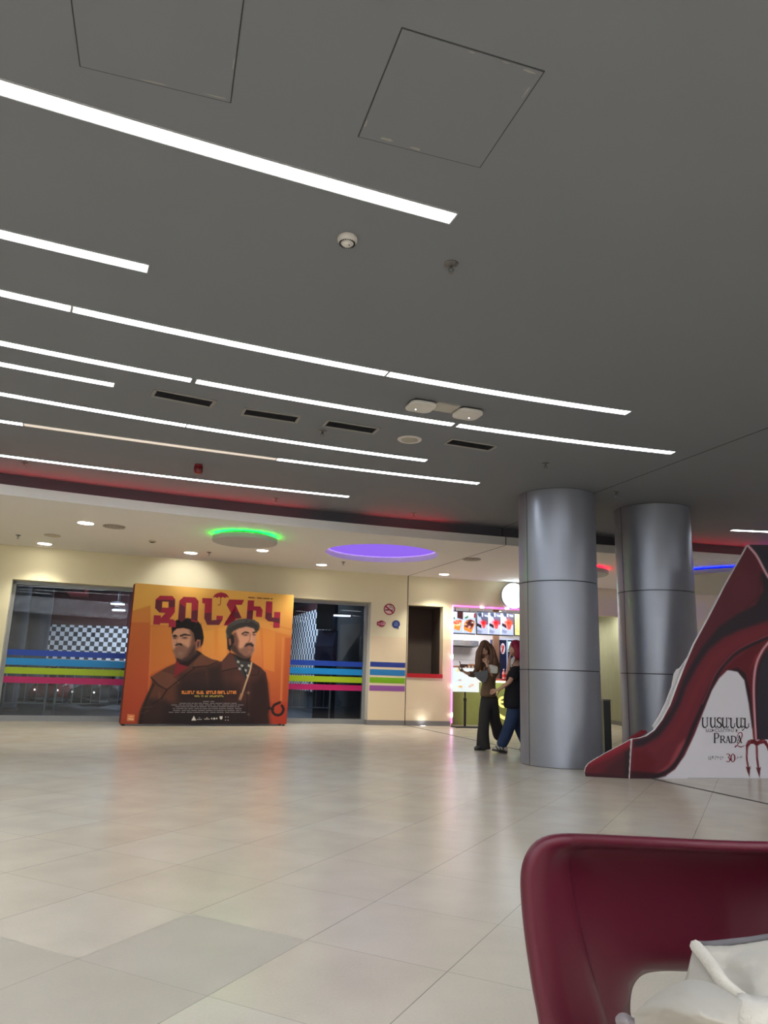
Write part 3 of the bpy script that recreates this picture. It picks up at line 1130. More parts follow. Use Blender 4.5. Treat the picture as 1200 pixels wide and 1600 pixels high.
# ================================================================ COLUMNS
M_COL = mat('brushed_column_metal', (164, 169, 182), 0.36, metal=0.72, var=0.04, scale=6)
M_SEAM = mat('column_seam', (46, 47, 52), 0.6)


def column(c, r, label, seam_u, joints):
    t = thing('column', label, 'column', (c[0], c[1], 0), 0, 'round metal clad columns', 'thing')
    zs = [0.0] + joints + [H]
    for a, b in zip(zs, zs[1:]):
        mb = MB()
        mb.lathe([(r - 0.02, a + 0.004), (r, a + 0.006), (r, b - 0.006), (r - 0.02, b - 0.004)], (c[0], c[1], 0), 96)
        mb.build('cladding_panel', M_COL, t, smooth='auto')
    mb = MB(); mb.cyl((c[0], c[1], 0.0), (c[0], c[1], H), r - 0.008, n=64)
    mb.build('core', M_SEAM, t, smooth='auto')
    # vertical seam: the point of the shell seen at pixel column seam_u
    d = ray(*seam_u); d = Vector((d[0], d[1])).normalized()
    cc = Vector((c[0], c[1]))
    bq = d.dot(cc); disc = bq * bq - cc.length_squared + r * r
    hit = d * (bq - math.sqrt(max(0, disc)))
    n_ = (hit - cc).normalized()
    mb = MB()
    for a in (0.0, PI):
        nn = Matrix.Rotation(a, 2) @ n_
        p = cc + nn * (r - 0.002)
        mb.box((p.x, p.y, H / 2), (0.008, 0.007, H - 0.01), math.atan2(nn.y, nn.x))
    mb.build('seam', M_SEAM, t)


column((2.345, 9.68), 0.508, 'nearer metal clad round column, left one, the two people pass behind it', (826, 1047), [1.157, 2.27])
column((3.885, 10.33), 0.52, 'farther metal clad round column directly behind the high heel standee', (980, 1050), [1.157, 2.27])
# short grey divider post standing behind the near column
A, B_ = at_z(942.5, 1178, 0), at_z(953.5, 1178, 0)
t = thing('divider_post', 'short dark grey metal post standing between the two columns', 'post', ((A.x + B_.x) / 2, A.y, 0), -0.15)
mb = MB(); mb.box((0, 0, 0.385), (0.1, 0.3, 0.75)); mb.build('body', mat('post_grey', (70, 72, 76), 0.4, metal=0.5), t, local=True, bevel=0.004)
mb = MB(); mb.box((0, 0, 0.77), (0.112, 0.312, 0.02)); mb.build('cap', mat('post_cap', (120, 122, 126), 0.35, metal=0.6), t, local=True, bevel=0.003)
mb = MB(); mb.box((0, 0, 0.006), (0.13, 0.33, 0.012)); mb.build('base', mat('post_grey', (70, 72, 76)), t, local=True)
# ================================================================ PRINTED BOARDS
class Ink:
    """tiny painter: colours (sRGB 0-255) evaluated at points given in artwork coordinates"""
    def __init__(self, pts, base):
        self.p = np.asarray(pts, float)
        self.c = np.array(base, float) * np.ones((len(self.p), 3)) if np.ndim(base) == 1 else np.array(base, float)

    def dist(self, poly):
        P = self.p
        Q = np.asarray(poly, float)
        d2 = np.full(len(P), 1e12)
        inside = np.zeros(len(P), bool)
        n = len(Q)
        for i in range(n):
            a, b = Q[i], Q[(i + 1) % n]
            e = b - a
            w = P - a
            t = np.clip((w @ e) / max(1e-9, e @ e), 0, 1)
            d = w - t[:, None] * e
            d2 = np.minimum(d2, (d * d).sum(1))
            c1 = (a[1] <= P[:, 1]) != (b[1] <= P[:, 1])
            if abs(e[1]) > 1e-12:
                xc = a[0] + (P[:, 1] - a[1]) / e[1] * e[0]
                inside ^= c1 & (P[:, 0] < xc)
        s = np.sqrt(d2)
        return np.where(inside, s, -s)

    def fill(self, poly, col, soft=1.0, alpha=1.0, smooth=0):
        if smooth:
            poly = crom(poly, smooth, True)
        k = np.clip(self.dist(poly) / soft + 0.5, 0, 1) * alpha
        col = np.asarray(col, float)
        self.c += (col - self.c) * k[:, None]

    def stroke(self, line, w, col, soft=1.0, alpha=1.0, smooth=0):
        if smooth:
            line = crom(line, smooth)
        P = self.p
        d2 = np.full(len(P), 1e12)
        for a, b in zip(line, line[1:]):
            a, b = np.asarray(a, float), np.asarray(b, float)
            e = b - a
            w_ = P - a
            t = np.clip((w_ @ e) / max(1e-9, e @ e), 0, 1)
            d = w_ - t[:, None] * e
            d2 = np.minimum(d2, (d * d).sum(1))
        k = np.clip((w / 2 - np.sqrt(d2)) / soft + 0.5, 0, 1) * alpha
        self.c += (np.asarray(col, float) - self.c) * k[:, None]

    def grad(self, y0, c0, y1, c1, axis=1):
        t = np.clip((self.p[:, axis] - y0) / (y1 - y0), 0, 1)[:, None]
        return np.asarray(c0, float) + (np.asarray(c1, float) - np.asarray(c0, float)) * t

    def glow(self, c, rx, ry, col, alpha=1.0):
        d = ((self.p[:, 0] - c[0]) / rx) ** 2 + ((self.p[:, 1] - c[1]) / ry) ** 2
        k = np.exp(-d) * alpha
        self.c += (np.asarray(col, float) - self.c) * k[:, None]


def srgb2lin(c):
    c = np.clip(c, 0, 255) / 255.0
    return np.where(c <= 0.04045, c / 12.92, ((c + 0.055) / 1.055) ** 2.4)


class Board:
    """upright flat board standing on plan line A-B; artwork coordinates come from the photo"""
    def __init__(self, A, B, off=0.0):
        A, B = Vector((A[0], A[1])), Vector((B[0], B[1]))
        self.t = (B - A).normalized()
        self.n = Vector((self.t.y, -self.t.x))       # towards the camera
        self.A = A + self.n * off
        self.B = B + self.n * off
        self.L = (B - A).length

    def loc(self, u, v):
        q = at_plane(u, v, self.A, self.B)
        return ((Vector((q.x, q.y)) - self.A).dot(self.t), q.z)

    def w(self, s, z, off=0.0):
        p = self.A + self.t * s + self.n * off
        return Vector((p.x, p.y, z))


def print_sheet(name, board, outline, step, paint, art, material, parent, off):
    """printed sheet: outline in board coordinates, coloured by paint(Ink) in artwork coordinates"""
    o = np.array(outline)
    x0, z0 = o.min(0)
    x1, z1 = o.max(0)
    ink = Ink([(0, 0)], (0, 0, 0))
    gx, gz = np.meshgrid(np.arange(x0 + step / 2, x1, step), np.arange(z0 + step / 2, z1, step))
    G = np.stack([gx.ravel(), gz.ravel()], 1)
    ink.p = G
    G = G[ink.dist(outline) > step * 0.45]
    # outline densified
    D = []
    for i in range(len(o)):
        a, b = o[i], o[(i + 1) % len(o)]
        k = max(1, int(np.linalg.norm(b - a) / step))
        for j in range(k):
            D.append(a + (b - a) * j / k)
    allp = [Vector(p) for p in D] + [Vector(p) for p in G]
    ed = [(i, (i + 1) % len(D)) for i in range(len(D))]
    v, e, f, _, _, _ = delaunay_2d_cdt(allp, ed, [], 1, 1e-7)
    P = [board.w(q.x, q.y, off) for q in v]
    px = to_px([tuple(q) for q in P])
    k = Ink(art(px), (0, 0, 0))
    paint(k)
    mb = MB()
    mb.add(P, [tuple(q) for q in f])
    ob = mb.build(name, material, parent)
    at = ob.data.color_attributes.new('ink', 'FLOAT_COLOR', 'POINT')
    rgba = np.concatenate([srgb2lin(k.c), np.ones((len(P), 1))], 1).astype(np.float32)
    at.data.foreach_set('color', rgba.ravel())
    return ob


def poly_on(mb, board, pts, off, thick=0.0015):
    """flat filled polygon (board coordinates) laid on the board"""
    mb.prism([board.w(s, z, off) for s, z in pts], board.n.to_3d() * thick)


def text_poly(txt, bold=False):
    """2-D mesh of a piece of text, normalised to the unit box"""
    cu = bpy.data.curves.new('t', 'FONT')
    cu.body = txt
    cu.size = 1
    cu.resolution_u = 3
    if bold:
        cu.offset = 0.018
    ob = bpy.data.objects.new('t', cu)
    C.objects.link(ob)
    dg = bpy.context.evaluated_depsgraph_get()
    me = bpy.data.meshes.new_from_object(ob.evaluated_get(dg))
    V = np.array([tuple(v.co)[:2] for v in me.vertices])
    F = [tuple(p.vertices) for p in me.polygons]
    bpy.data.objects.remove(ob)
    bpy.data.curves.remove(cu)
    bpy.data.meshes.remove(me)
    if len(V) == 0:
        return V, F
    V = (V - V.min(0)) / (V.max(0) - V.min(0))
    return V, F


def text_on(mb, board, txt, quad, off, bold=False):
    """text fitted in a photo-pixel quad: bottom-left, bottom-right, top-right, top-left"""
    V, F = text_poly(txt, bold)
    q = [np.array(board.loc(*p)) for p in quad]
    P = []
    for a, b in V:
        r = (q[0] * (1 - a) + q[1] * a) * (1 - b) + (q[3] * (1 - a) + q[2] * a) * b
        P.append(board.w(r[0], r[1], off))
    mb.add(P, F)


def stroke_on(mb, board, pts, widths, off):
    """ribbon drawn through photo pixels, pixel widths"""
    P = [np.array(p, float) for p in pts]
    w = widths if isinstance(widths, (list, tuple)) else [widths] * len(P)
    L, R_ = [], []
    for i in range(len(P)):
        d = P[min(i + 1, len(P) - 1)] - P[max(i - 1, 0)]
        d = d / (np.linalg.norm(d) + 1e-9)
        nrm = np.array([-d[1], d[0]]) * w[i] / 2
        L.append(board.w(*board.loc(*(P[i] + nrm)), off))
        R_.append(board.w(*board.loc(*(P[i] - nrm)), off))
    k = len(P)
    mb.add(L + R_, [(i, i + 1, k + i + 1, k + i) for i in range(k - 1)])


# ---------------------------------------------------------------- poster stand
PA, PB = at_z(188, 1134, 0), at_z(447.5, 1134, 0)
pb = Board(PA, PB)
PH = 2.545
pc = pb.w(pb.L / 2, 0, -0.15)
poster = thing('poster_stand', 'big orange film poster on a fabric display wall with two men in brown coats', 'poster', pc)
mb = MB()
outline_w = [(0, 0.03), (pb.L, 0.03), (pb.L, PH), (0, PH)]
mb.prism([pb.w(s, z, 0.0) for s, z in outline_w], pb.n.to_3d() * -0.30)
mb.build('display_box', mat('display_fabric_red', (120, 40, 34), 0.8), poster, bevel=0.01)
mb = MB()
for s in (0.05, pb.L - 0.05):
    for o in (-0.02, -0.28):
        p = pb.w(s, 0.0, o)
        mb.cyl((p.x, p.y, 0), (p.x, p.y, 0.035), 0.028, n=14)
    a = pb.w(s, 0.018, 0.01)
fo = mb
for s, o in ((0.05, -0.02), (pb.L - 0.05, -0.02), (0.05, -0.28), (pb.L - 0.05, -0.28)):
    mb = MB()
    p = pb.w(s, 0, o)
    mb.lathe([(0.03, 0.0), (0.03, 0.01), (0.018, 0.02), (0.018, 0.045)], (p.x, p.y, 0), 16)
    mb.build('foot', mat('foot_black', (18, 17, 18), 0.5), poster)


def art2(px):           # the enlargement of the poster the shapes were traced in
    return (px - np.array([180.0, 900.0])) * 4.138


def A2(x, y):
    return (180 + x / 4.138, 900 + y / 4.138)


def paint_poster(k):
    y = k.p[:, 1]
    x = k.p[:, 0]
    # warm sky sinking into brick red
    ys = [40, 200, 380, 600, 800, 980]
    cs = np.array([(236, 182, 98), (230, 169, 84), (219, 143, 72), (201, 110, 63), (176, 78, 56), (152, 54, 48)], float)
    k.c = np.stack([np.interp(y, ys, cs[:, i]) for i in range(3)], 1)
    # ghosted house fronts
    k.fill([(80, 235), (228, 190), (230, 318), (380, 318), (380, 1000), (30, 1000)], (190, 84, 44), 6, 0.38)
    k.fill([(100, 300), (225, 300), (215, 1000), (40, 1000)], (172, 62, 40), 6, 0.30)
    k.stroke([(235, 330), (205, 960)], 8, (226, 130, 70), 5, 0.6)
    k.fill([(230, 330), (380, 320), (380, 560), (220, 640)], (232, 150, 66), 8, 0.35)
    k.fill([(560, 360), (720, 330), (720, 560), (560, 520)], (240, 168, 74), 8, 0.4)
    k.fill([(640, 330), (665, 330), (665, 520), (640, 520)], (222, 132, 56), 5, 0.5)
    k.fill([(930, 330), (1150, 390), (1130, 960), (990, 960), (960, 640)], (206, 104, 46), 8, 0.42)
    k.fill([(955, 340), (1035, 360), (1030, 620), (960, 600)], (226, 142, 66), 4, 0.6)
    k.stroke([(1085, 400), (1072, 800)], 12, (228, 140, 80), 4, 0.6)
    k.fill([(1100, 400), (1150, 400), (1125, 960), (1080, 960)], (170, 60, 38), 8, 0.35)
    k.stroke([(1000, 310), (1150, 350)], 5, (196, 112, 44), 4, 0.6)
    k.fill([(1000, 820), (1120, 820), (1110, 970), (1000, 970)], (176, 50, 40), 25, 0.6)
    # ------- man on the left
    coat = (92, 56, 46)
    k.fill([(148, 970), (158, 880), (172, 835), (205, 770), (240, 705), (232, 652), (262, 632), (330, 592), (388, 566), (405, 520), (520, 492), (545, 488), (580, 515), (625, 538), (660, 545), (700, 560), (720, 970)], coat, 3)
    k.fill([(150, 970), (165, 880), (215, 790), (320, 800), (420, 900), (420, 970)], (52, 36, 36), 40, 0.9)
    k.fill([(420, 640), (540, 600), (640, 590), (640, 980), (400, 980)], (50, 34, 36), 50, 0.85)
    k.fill([(232, 652), (300, 615), (385, 640), (372, 650), (420, 690), (330, 735)], (112, 70, 56), 5, 0.9)
    k.stroke([(232, 655), (275, 705), (335, 735), (430, 660), (520, 590)], 7, (44, 26, 26), 4)
    k.stroke([(335, 735), (300, 790), (240, 830)], 9, (44, 26, 26), 4)
    k.fill([(500, 585), (545, 495), (620, 540), (655, 552), (600, 575)], (104, 64, 52), 5, 0.9)
    k.stroke([(500, 590), (600, 582), (660, 556)], 6, (40, 26, 28), 4)
    k.stroke([(245, 700), (205, 790), (170, 900), (160, 965)], 16, (30, 22, 26), 14, 0.8)
    k.fill([(388, 568), (400, 548), (462, 575), (470, 590), (380, 655)], (130, 38, 46), 4)
    k.fill([(395, 540), (410, 510), (530, 480), (560, 500), (470, 585), (420, 570)], (38, 26, 28), 6)
    k.stroke([(168, 890), (215, 870)], 5, (96, 62, 54), 5, 0.7)
    k.stroke([(180, 850), (240, 845)], 5, (100, 64, 54), 5, 0.6)
    k.glow((285, 770), 8, 26, (120, 80, 66), 0.5)
    # face
    k.fill([(372, 352), (438, 332), (500, 345), (522, 400), (520, 470), (498, 515), (455, 545), (418, 540), (388, 515), (374, 470), (366, 420)], (206, 150, 124), 4, smooth=4)
    k.fill([(478, 340), (525, 380), (525, 500), (470, 540), (440, 540), (480, 470), (492, 400)], (104, 68, 58), 22, 0.85)
    k.fill([(372, 480), (392, 462), (402, 448), (440, 444), (470, 462), (520, 440), (515, 500), (470, 545), (425, 556), (392, 530)], (92, 66, 60), 16, 0.62)
    k.fill([(392, 530), (400, 545), (425, 556), (470, 548), (512, 505), (520, 440), (500, 470), (470, 520), (430, 538)], (58, 42, 42), 14, 0.8)
    k.glow((420, 500), 16, 14, (176, 126, 106), 0.5)
    k.glow((388, 430), 10, 16, (196, 142, 118), 0.5)
    k.fill([(386, 446), (405, 432), (430, 436), (438, 452), (410, 446), (390, 454)], (44, 32, 32), 4)
    k.fill([(384, 466), (404, 458), (430, 464), (408, 474)], (150, 92, 84), 4)
    k.fill([(370, 384), (388, 378), (402, 386), (400, 394), (372, 394)], (38, 28, 28), 3)
    k.fill([(416, 384), (446, 372), (486, 380), (486, 388), (450, 384), (420, 394)], (38, 28, 28), 3)
    k.glow((386, 402), 12, 6, (62, 44, 44), 0.9)
    k.glow((450, 400), 18, 7, (70, 48, 46), 0.9)
    k.stroke([(408, 390), (396, 432), (410, 436)], 6, (150, 98, 82), 5, 0.8)
    k.glow((402, 418), 6, 14, (214, 160, 132), 0.7)
    k.glow((400, 356), 26, 9, (212, 156, 128), 0.6)
    k.fill([(522, 424), (545, 408), (556, 420), (548, 462), (530, 476), (520, 460)], (150, 96, 82), 4)
    k.fill([(530, 430), (545, 420), (542, 456), (530, 462)], (84, 52, 48), 4)
    # curly black hair
    k.fill([(368, 380), (364, 335), (372, 300), (400, 283), (425, 276), (470, 272), (505, 280), (535, 292), (556, 318), (566, 352), (573, 400), (566, 440), (552, 462), (552, 412), (530, 412), (518, 432), (508, 372), (485, 346), (440, 336), (400, 340), (378, 358)], (26, 22, 26), 4)
    for i in range(40):
        a = i * 2.399
        r = 0.5 + 0.5 * ((i * 7) % 10) / 10
        k.glow((470 + 95 * r * math.cos(a), 318 + 42 * r * math.sin(a) - 4), 5, 5, (58, 50, 54), 0.35 if (470 + 95 * r * math.cos(a)) > 380 and 318 + 42 * r * math.sin(a) < 335 else 0)
    # ------- man on the right
    c2 = (74, 44, 42)
    k.fill([(600, 985), (592, 720), (580, 600), (620, 580), (690, 550), (740, 492), (770, 505), (850, 540), (885, 556), (940, 590), (975, 625), (985, 690), (995, 780), (1002, 850), (988, 890), (1000, 985)], c2, 3)
    k.fill([(600, 600), (680, 580), (700, 700), (690, 985), (600, 985)], (44, 30, 32), 40, 0.85)
    k.fill([(880, 700), (960, 640), (985, 700), (1000, 985), (860, 985)], (44, 28, 30), 40, 0.8)
    k.fill([(690, 552), (738, 498), (765, 520), (800, 590), (760, 600), (690, 615)], (88, 54, 48), 5)
    k.stroke([(690, 615), (755, 600), (800, 592)], 6, (34, 22, 24), 4)
    k.stroke([(850, 660), (856, 985)], 6, (34, 22, 24), 4)
    k.stroke([(880, 575), (930, 600), (925, 640), (870, 640)], 5, (42, 28, 28), 4)
    k.glow((800, 680), 40, 60, (96, 58, 50), 0.5)
    for by in (755, 895):
        k.glow((861, by), 9, 9, (150, 120, 104), 0.9)
    # scarf
    k.fill([(765, 525), (800, 528), (850, 548), (880, 545), (878, 590), (858, 640), (842, 668), (812, 620)], (58, 56, 58), 4)
    for (sx, sy) in ((790, 545), (815, 570), (838, 600), (850, 635), (860, 570), (800, 590)):
        k.fill([(sx, sy), (sx + 14, sy + 6), (sx + 10, sy + 20), (sx - 4, sy + 14)], (196, 192, 186), 4, 0.85)
    k.stroke([(826, 590), (846, 650)], 8, (24, 24, 28), 4)
    k.fill([(760, 500), (830, 530), (880, 520), (870, 556), (800, 545)], (34, 26, 28), 5)
    # face
    k.fill([(765, 370), (790, 345), (850, 325), (905, 345), (912, 385), (906, 440), (898, 490), (876, 520), (838, 530), (795, 512), (755, 475), (742, 430)], (204, 146, 120), 4, smooth=4)
    k.fill([(742, 380), (780, 360), (800, 420), (790, 500), (750, 470)], (96, 60, 52), 16, 0.85)
    k.fill([(744, 425), (775, 440), (806, 470), (828, 462), (846, 434), (895, 442), (898, 482), (878, 522), (838, 536), (792, 516), (752, 480)], (104, 72, 62), 14, 0.7)
    k.fill([(744, 440), (775, 450), (800, 490), (840, 522), (878, 515), (838, 536), (792, 516), (752, 480)], (62, 44, 42), 12, 0.85)
    k.glow((868, 490), 12, 10, (170, 118, 98), 0.5)
    k.fill([(832, 458), (850, 434), (880, 432), (896, 446), (892, 458), (868, 446), (846, 456)], (46, 32, 32), 4)
    k.fill([(848, 466), (872, 458), (890, 464), (874, 472)], (158, 100, 90), 4)
    k.fill([(816, 372), (838, 358), (868, 364), (864, 372), (838, 368), (820, 380)], (40, 28, 28), 3)
    k.fill([(886, 362), (908, 358), (912, 366), (890, 372)], (40, 28, 28), 3)
    k.glow((842, 381), 16, 6, (66, 46, 44), 0.9)
    k.glow((898, 380), 10, 5, (66, 46, 44), 0.9)
    k.stroke([(872, 372), (872, 410), (858, 428), (884, 430)], 6, (140, 90, 76), 5, 0.8)
    k.glow((880, 405), 6, 18, (216, 160, 132), 0.75)
    k.glow((820, 410), 16, 12, (204, 146, 120), 0.6)
    # dark hair and ear, then the flat cap
    k.fill([(722, 392), (745, 372), (768, 388), (770, 430), (752, 455), (744, 492), (726, 470)], (36, 28, 28), 5)
    k.fill([(732, 408), (746, 402), (750, 440), (738, 452)], (146, 94, 80), 4)
    k.fill([(720, 404), (716, 350), (728, 315), (752, 290), (800, 278), (855, 274), (900, 284), (930, 304), (936, 328), (926, 352), (912, 366), (896, 338), (850, 326), (800, 338), (762, 358), (736, 396)], (82, 78, 76), 4)
    k.fill([(716, 360), (740, 320), (800, 300), (880, 292), (925, 318), (930, 345), (912, 366), (896, 338), (850, 326), (800, 338), (762, 358), (736, 396)], (52, 48, 48), 10, 0.8)
    k.stroke([(740, 330), (800, 300), (870, 298)], 5, (104, 100, 96), 5, 0.6)
    k.stroke([(850, 282), (845, 300)], 6, (54, 50, 50), 4)
    # strap with a wooden umbrella handle
    k.stroke([(882, 560), (872, 612), (845, 690), (818, 770)], 9, (214, 176, 140), 4, smooth=4)
    k.stroke([(818, 765), (806, 798)], 18, (206, 150, 116), 4)
    k.stroke([(806, 800), (800, 830)], 5, (60, 60, 50), 3)
    k.stroke([(775, 870), (770, 970)], 26, (66, 62, 46), 8, 0.6)
    # dark foot of the picture
    k.fill([(330, 830), (860, 830), (870, 985), (300, 985)], (30, 24, 30), 70, 0.75)
    k.fill([(400, 700), (800, 700), (800, 800), (400, 800)], (32, 24, 28), 70, 0.6)
    k.fill([(440, 985), (448, 955), (760, 955), (770, 985)], (26, 20, 26), 20, 0.6)
    # black curled umbrella handle at the right
    k.stroke([(1078, 838), (1088, 862), (1076, 890), (1050, 900), (1024, 888), (1016, 860), (1030, 834), (1064, 818)], 16, (34, 26, 28), 4, smooth=6)
    k.stroke([(985, 850), (1020, 862)], 16, (40, 30, 32), 5)
    k.glow((1060, 820), 8, 6, (60, 48, 48), 0.6)
    # studio mark bottom left
    k.fill([(78, 893), (125, 896), (123, 940), (76, 938)], (222, 132, 84), 3)
    k.stroke([(92, 908), (110, 909)], 7, (250, 210, 170), 4, 0.7)
    k.stroke([(86, 924), (116, 926)], 6, (255, 226, 190), 3, 0.9)


print_sheet('poster_print', pb, [(0.0, 0.03), (pb.L, 0.03), (pb.L, PH), (0.0, PH)], 0.0125, paint_poster, art2, printed('poster_fabric', 0.6), poster, 0.004)

# crisp lettering of the title
def z7(x, y):
    return (190 + x / 8.571, 910 + y / 8.571)
def z8(x, y):
    return (330 + x / 8.571, 910 + y / 8.571)


TITLE = [
    [z7(*p) for p in [(515, 178), (680, 182), (718, 228), (712, 400), (640, 492), (690, 495), (728, 530), (724, 600), (630, 600), (630, 548), (515, 545), (513, 567), (422, 563), (432, 440), (525, 443), (524, 478), (588, 410), (505, 405), (447, 345), (455, 230)]],
    [z7(*p) for p in [(830, 193), (985, 200), (1030, 250), (1015, 540), (930, 520), (938, 275), (865, 272), (852, 490), (800, 530), (755, 490), (775, 245)]],
    [(316, 934.3), (331.5, 935), (330.5, 969.3), (338, 969.3), (338.2, 962.2), (348.3, 962.5), (347.5, 968.5), (342.3, 976.7), (323.6, 976.5), (319, 966), (320.1, 943.3), (316, 942.3)],
    [z8(*p) for p in [(240, 228), (440, 235), (408, 302), (325, 300), (408, 478), (330, 490), (290, 520), (222, 575), (165, 578), (200, 508), (316, 510), (205, 300)]],
    [z8(*p) for p in [(490, 240), (575, 243), (570, 320), (655, 322), (688, 370), (678, 465), (598, 460), (603, 378), (562, 375), (552, 500), (510, 490), (472, 488)]],
    [z8(*p) for p in [(735, 253), (820, 257), (812, 470), (840, 470), (843, 395), (925, 398), (915, 607), (830, 605), (835, 525), (765, 520), (720, 480)]],
]
HOLES = [[z7(*p) for p in [(545, 258), (628, 260), (625, 340), (540, 337)]]]
M_TIT = mat('title_crimson', (164, 24, 58), 0.6, var=0.04)
M_TITD = mat('title_plum', (98, 22, 48), 0.6, var=0.04)
M_YEL = mat('title_hole_yellow', (238, 170, 72), 0.6)
mb = MB()
for L in TITLE:
    poly_on(mb, pb, [pb.loc(*p) for p in L], 0.0055)
mb.mi = 1
for L in HOLES:
    poly_on(mb, pb, [pb.loc(*p) for p in L], 0.0085)
mb.mi = 2
SH = [[z7(458, 235), z7(716, 235), z7(712, 330), z7(632, 335), z7(628, 258), z7(545, 256), z7(542, 335), z7(520, 400), z7(505, 403), z7(450, 343)],
      [z7(778, 280), z7(850, 335), z7(848, 490), z7(800, 528), z7(757, 488)],
      [z7(942, 380), z7(1022, 370), z7(1015, 520), z7(932, 500)],
      [(320, 958), (330.6, 957), (330.5, 969.3), (347.4, 967.8), (342.3, 976.6), (323.8, 976.4), (319.3, 966)],
      [z8(280, 420), z8(360, 385), z8(405, 476), z8(332, 488)],
      [z8(484, 380), z8(562, 376), z8(552, 498), z8(474, 487)],
      [z8(735, 400), z8(812, 415), z8(812, 470), z8(840, 470), z8(920, 480), z8(917, 545), z8(835, 525), z8(765, 519), z8(724, 480)]]
for L in SH:
    poly_on(mb, pb, [pb.loc(*p) for p in L], 0.0078, 0.001)
# umbrella over the fourth letter
mb.mi = 0
arc = [z8(130 + 104 * math.cos(math.radians(a)), 212 - 76 * math.sin(math.radians(a)) + (0)) for a in range(0, 181, 12)]
scal = []
for i in range(4):
    for j in range(1, 5):
        t = (i + j / 4) / 4
        scal.append(z8(26 + 208 * t, 212 - 16 * math.sin(PI * j / 4)))
poly_on(mb, pb, [pb.loc(*p) for p in arc + scal[:-1]], 0.0055)
stroke_on(mb, pb, [z8(130, 122), z8(130, 142)], 0.8, 0.007)
stroke_on(mb, pb, [z8(128, 200), z8(124, 285), z8(114, 304), z8(98, 306), z8(90, 294)], 1.1, 0.007)
o = mb.build('title_lettering', [M_TIT, M_YEL, M_TITD], poster)
o['label'] = 'crimson block title lettering with umbrella'
# small lines of type
rr = random.Random(3)
M_T = [mat('type_orange', (236, 142, 66), 0.6), mat('type_olive', (168, 150, 70), 0.6), mat('type_grey', (128, 120, 124), 0.6), mat('type_white', (222, 214, 206), 0.6), mat('type_brown', (128, 80, 34), 0.6)]


def blocky(mb, x0, x1, y0, y1, w=11, gap=2.2):
    """a row of small block capitals, too small in the photo to read"""
    n = max(1, round((x1 - x0) / (w + gap)))
    w = (x1 - x0) / n - gap
    for i in range(n):
        a = x0 + i * (w + gap)
        k = rr.choice('UNCTLH')
        q = [(a, y0), (a + w, y0), (a + w, y1), (a, y1)]
        st = w * 0.36
        if k in 'UNH':
            for c in (a + st / 2, a + w - st / 2):
                stroke_on(mb, pb, [A2(c, y0), A2(c, y1)], st / 4.138, 0.0065)
        else:
            stroke_on(mb, pb, [A2(a + st / 2, y0), A2(a + st / 2, y1)], st / 4.138, 0.0065)
        yy = {'U': y1 - 3, 'N': y0 + 3, 'C': y0 + 3, 'T': y0 + 3, 'L': y1 - 3, 'H': (y0 + y1) / 2}[k]
        stroke_on(mb, pb, [A2(a, yy), A2(a + w, yy)], 6 / 4.138, 0.0068)


mb = MB()
for a, b in ((430, 516), (526, 576), (588, 654), (661, 715), (722, 784)):
    blocky(mb, a, b, 742, 763)
mb.build('cast_lettering', M_T[0], poster)
mb = MB()
for a, b in ((512, 548), (556, 572), (580, 600), (610, 702)):
    blocky(mb, a, b, 771, 783, 8, 2)
mb.build('tagline_lettering', M_T[1], poster)
mb = MB()
for (y, x0, x1) in [(811, 568, 640), (823, 415, 785), (834, 362, 830), (845, 388, 808), (857, 372, 816), (869, 374, 815), (881, 345, 842)]:
    x = x0
    while x < x1 - 6:
        l = min(rr.choice([14, 22, 30, 38, 46]), x1 - x)
        stroke_on(mb, pb, [A2(x, y), A2(x + l, y)], 1.15, 0.0065)
        x += l + rr.choice([4, 5, 9])
mb.build('credits_block', M_T[2], poster)
mb = MB()
poly_on(mb, pb, [pb.loc(*A2(*p)) for p in [(508, 904), (524, 934), (492, 934)]], 0.0055)
poly_on(mb, pb, [pb.loc(*A2(*p)) for p in [(674, 907), (694, 907), (692, 922), (684, 929), (676, 922)]], 0.0055)
for (a, b, y, w_) in [(528, 560, 927, 0.7), (574, 610, 925, 0.8), (588, 598, 917, 0.8), (620, 628, 922, 2.2), (634, 646, 922, 2.8), (652, 660, 921, 2.2), (540, 548, 916, 0.6), (710, 716, 912, 1), (726, 732, 912, 1), (710, 716, 932, 1), (726, 732, 932, 1)]:
    stroke_on(mb, pb, [A2(a, y), A2(b, y)], w_, 0.0065)
mb.build('logo_row', M_T[3], poster)
mb = MB()
for a, b in ((860, 900), (905, 908), (916, 950), (955, 998), (1004, 1018)):
    stroke_on(mb, pb, [A2(a, 139 + (a - 860) * 0.06), A2(b, 139 + (b - 860) * 0.06)], 1.9, 0.0065)
mb.build('top_line', M_T[4], poster)

# ---------------------------------------------------------------- high heel standee
SA, SB = at_z(981, 1216.5, 0), at_z(1200, 1216.5, 0)
sb = Board(SA, SB)


def S4(x, y):
    return (900 + x / 4.0, 840 + y / 4.0)


def art4(px):
    return (px - np.array([900.0, 840.0])) * 4.0


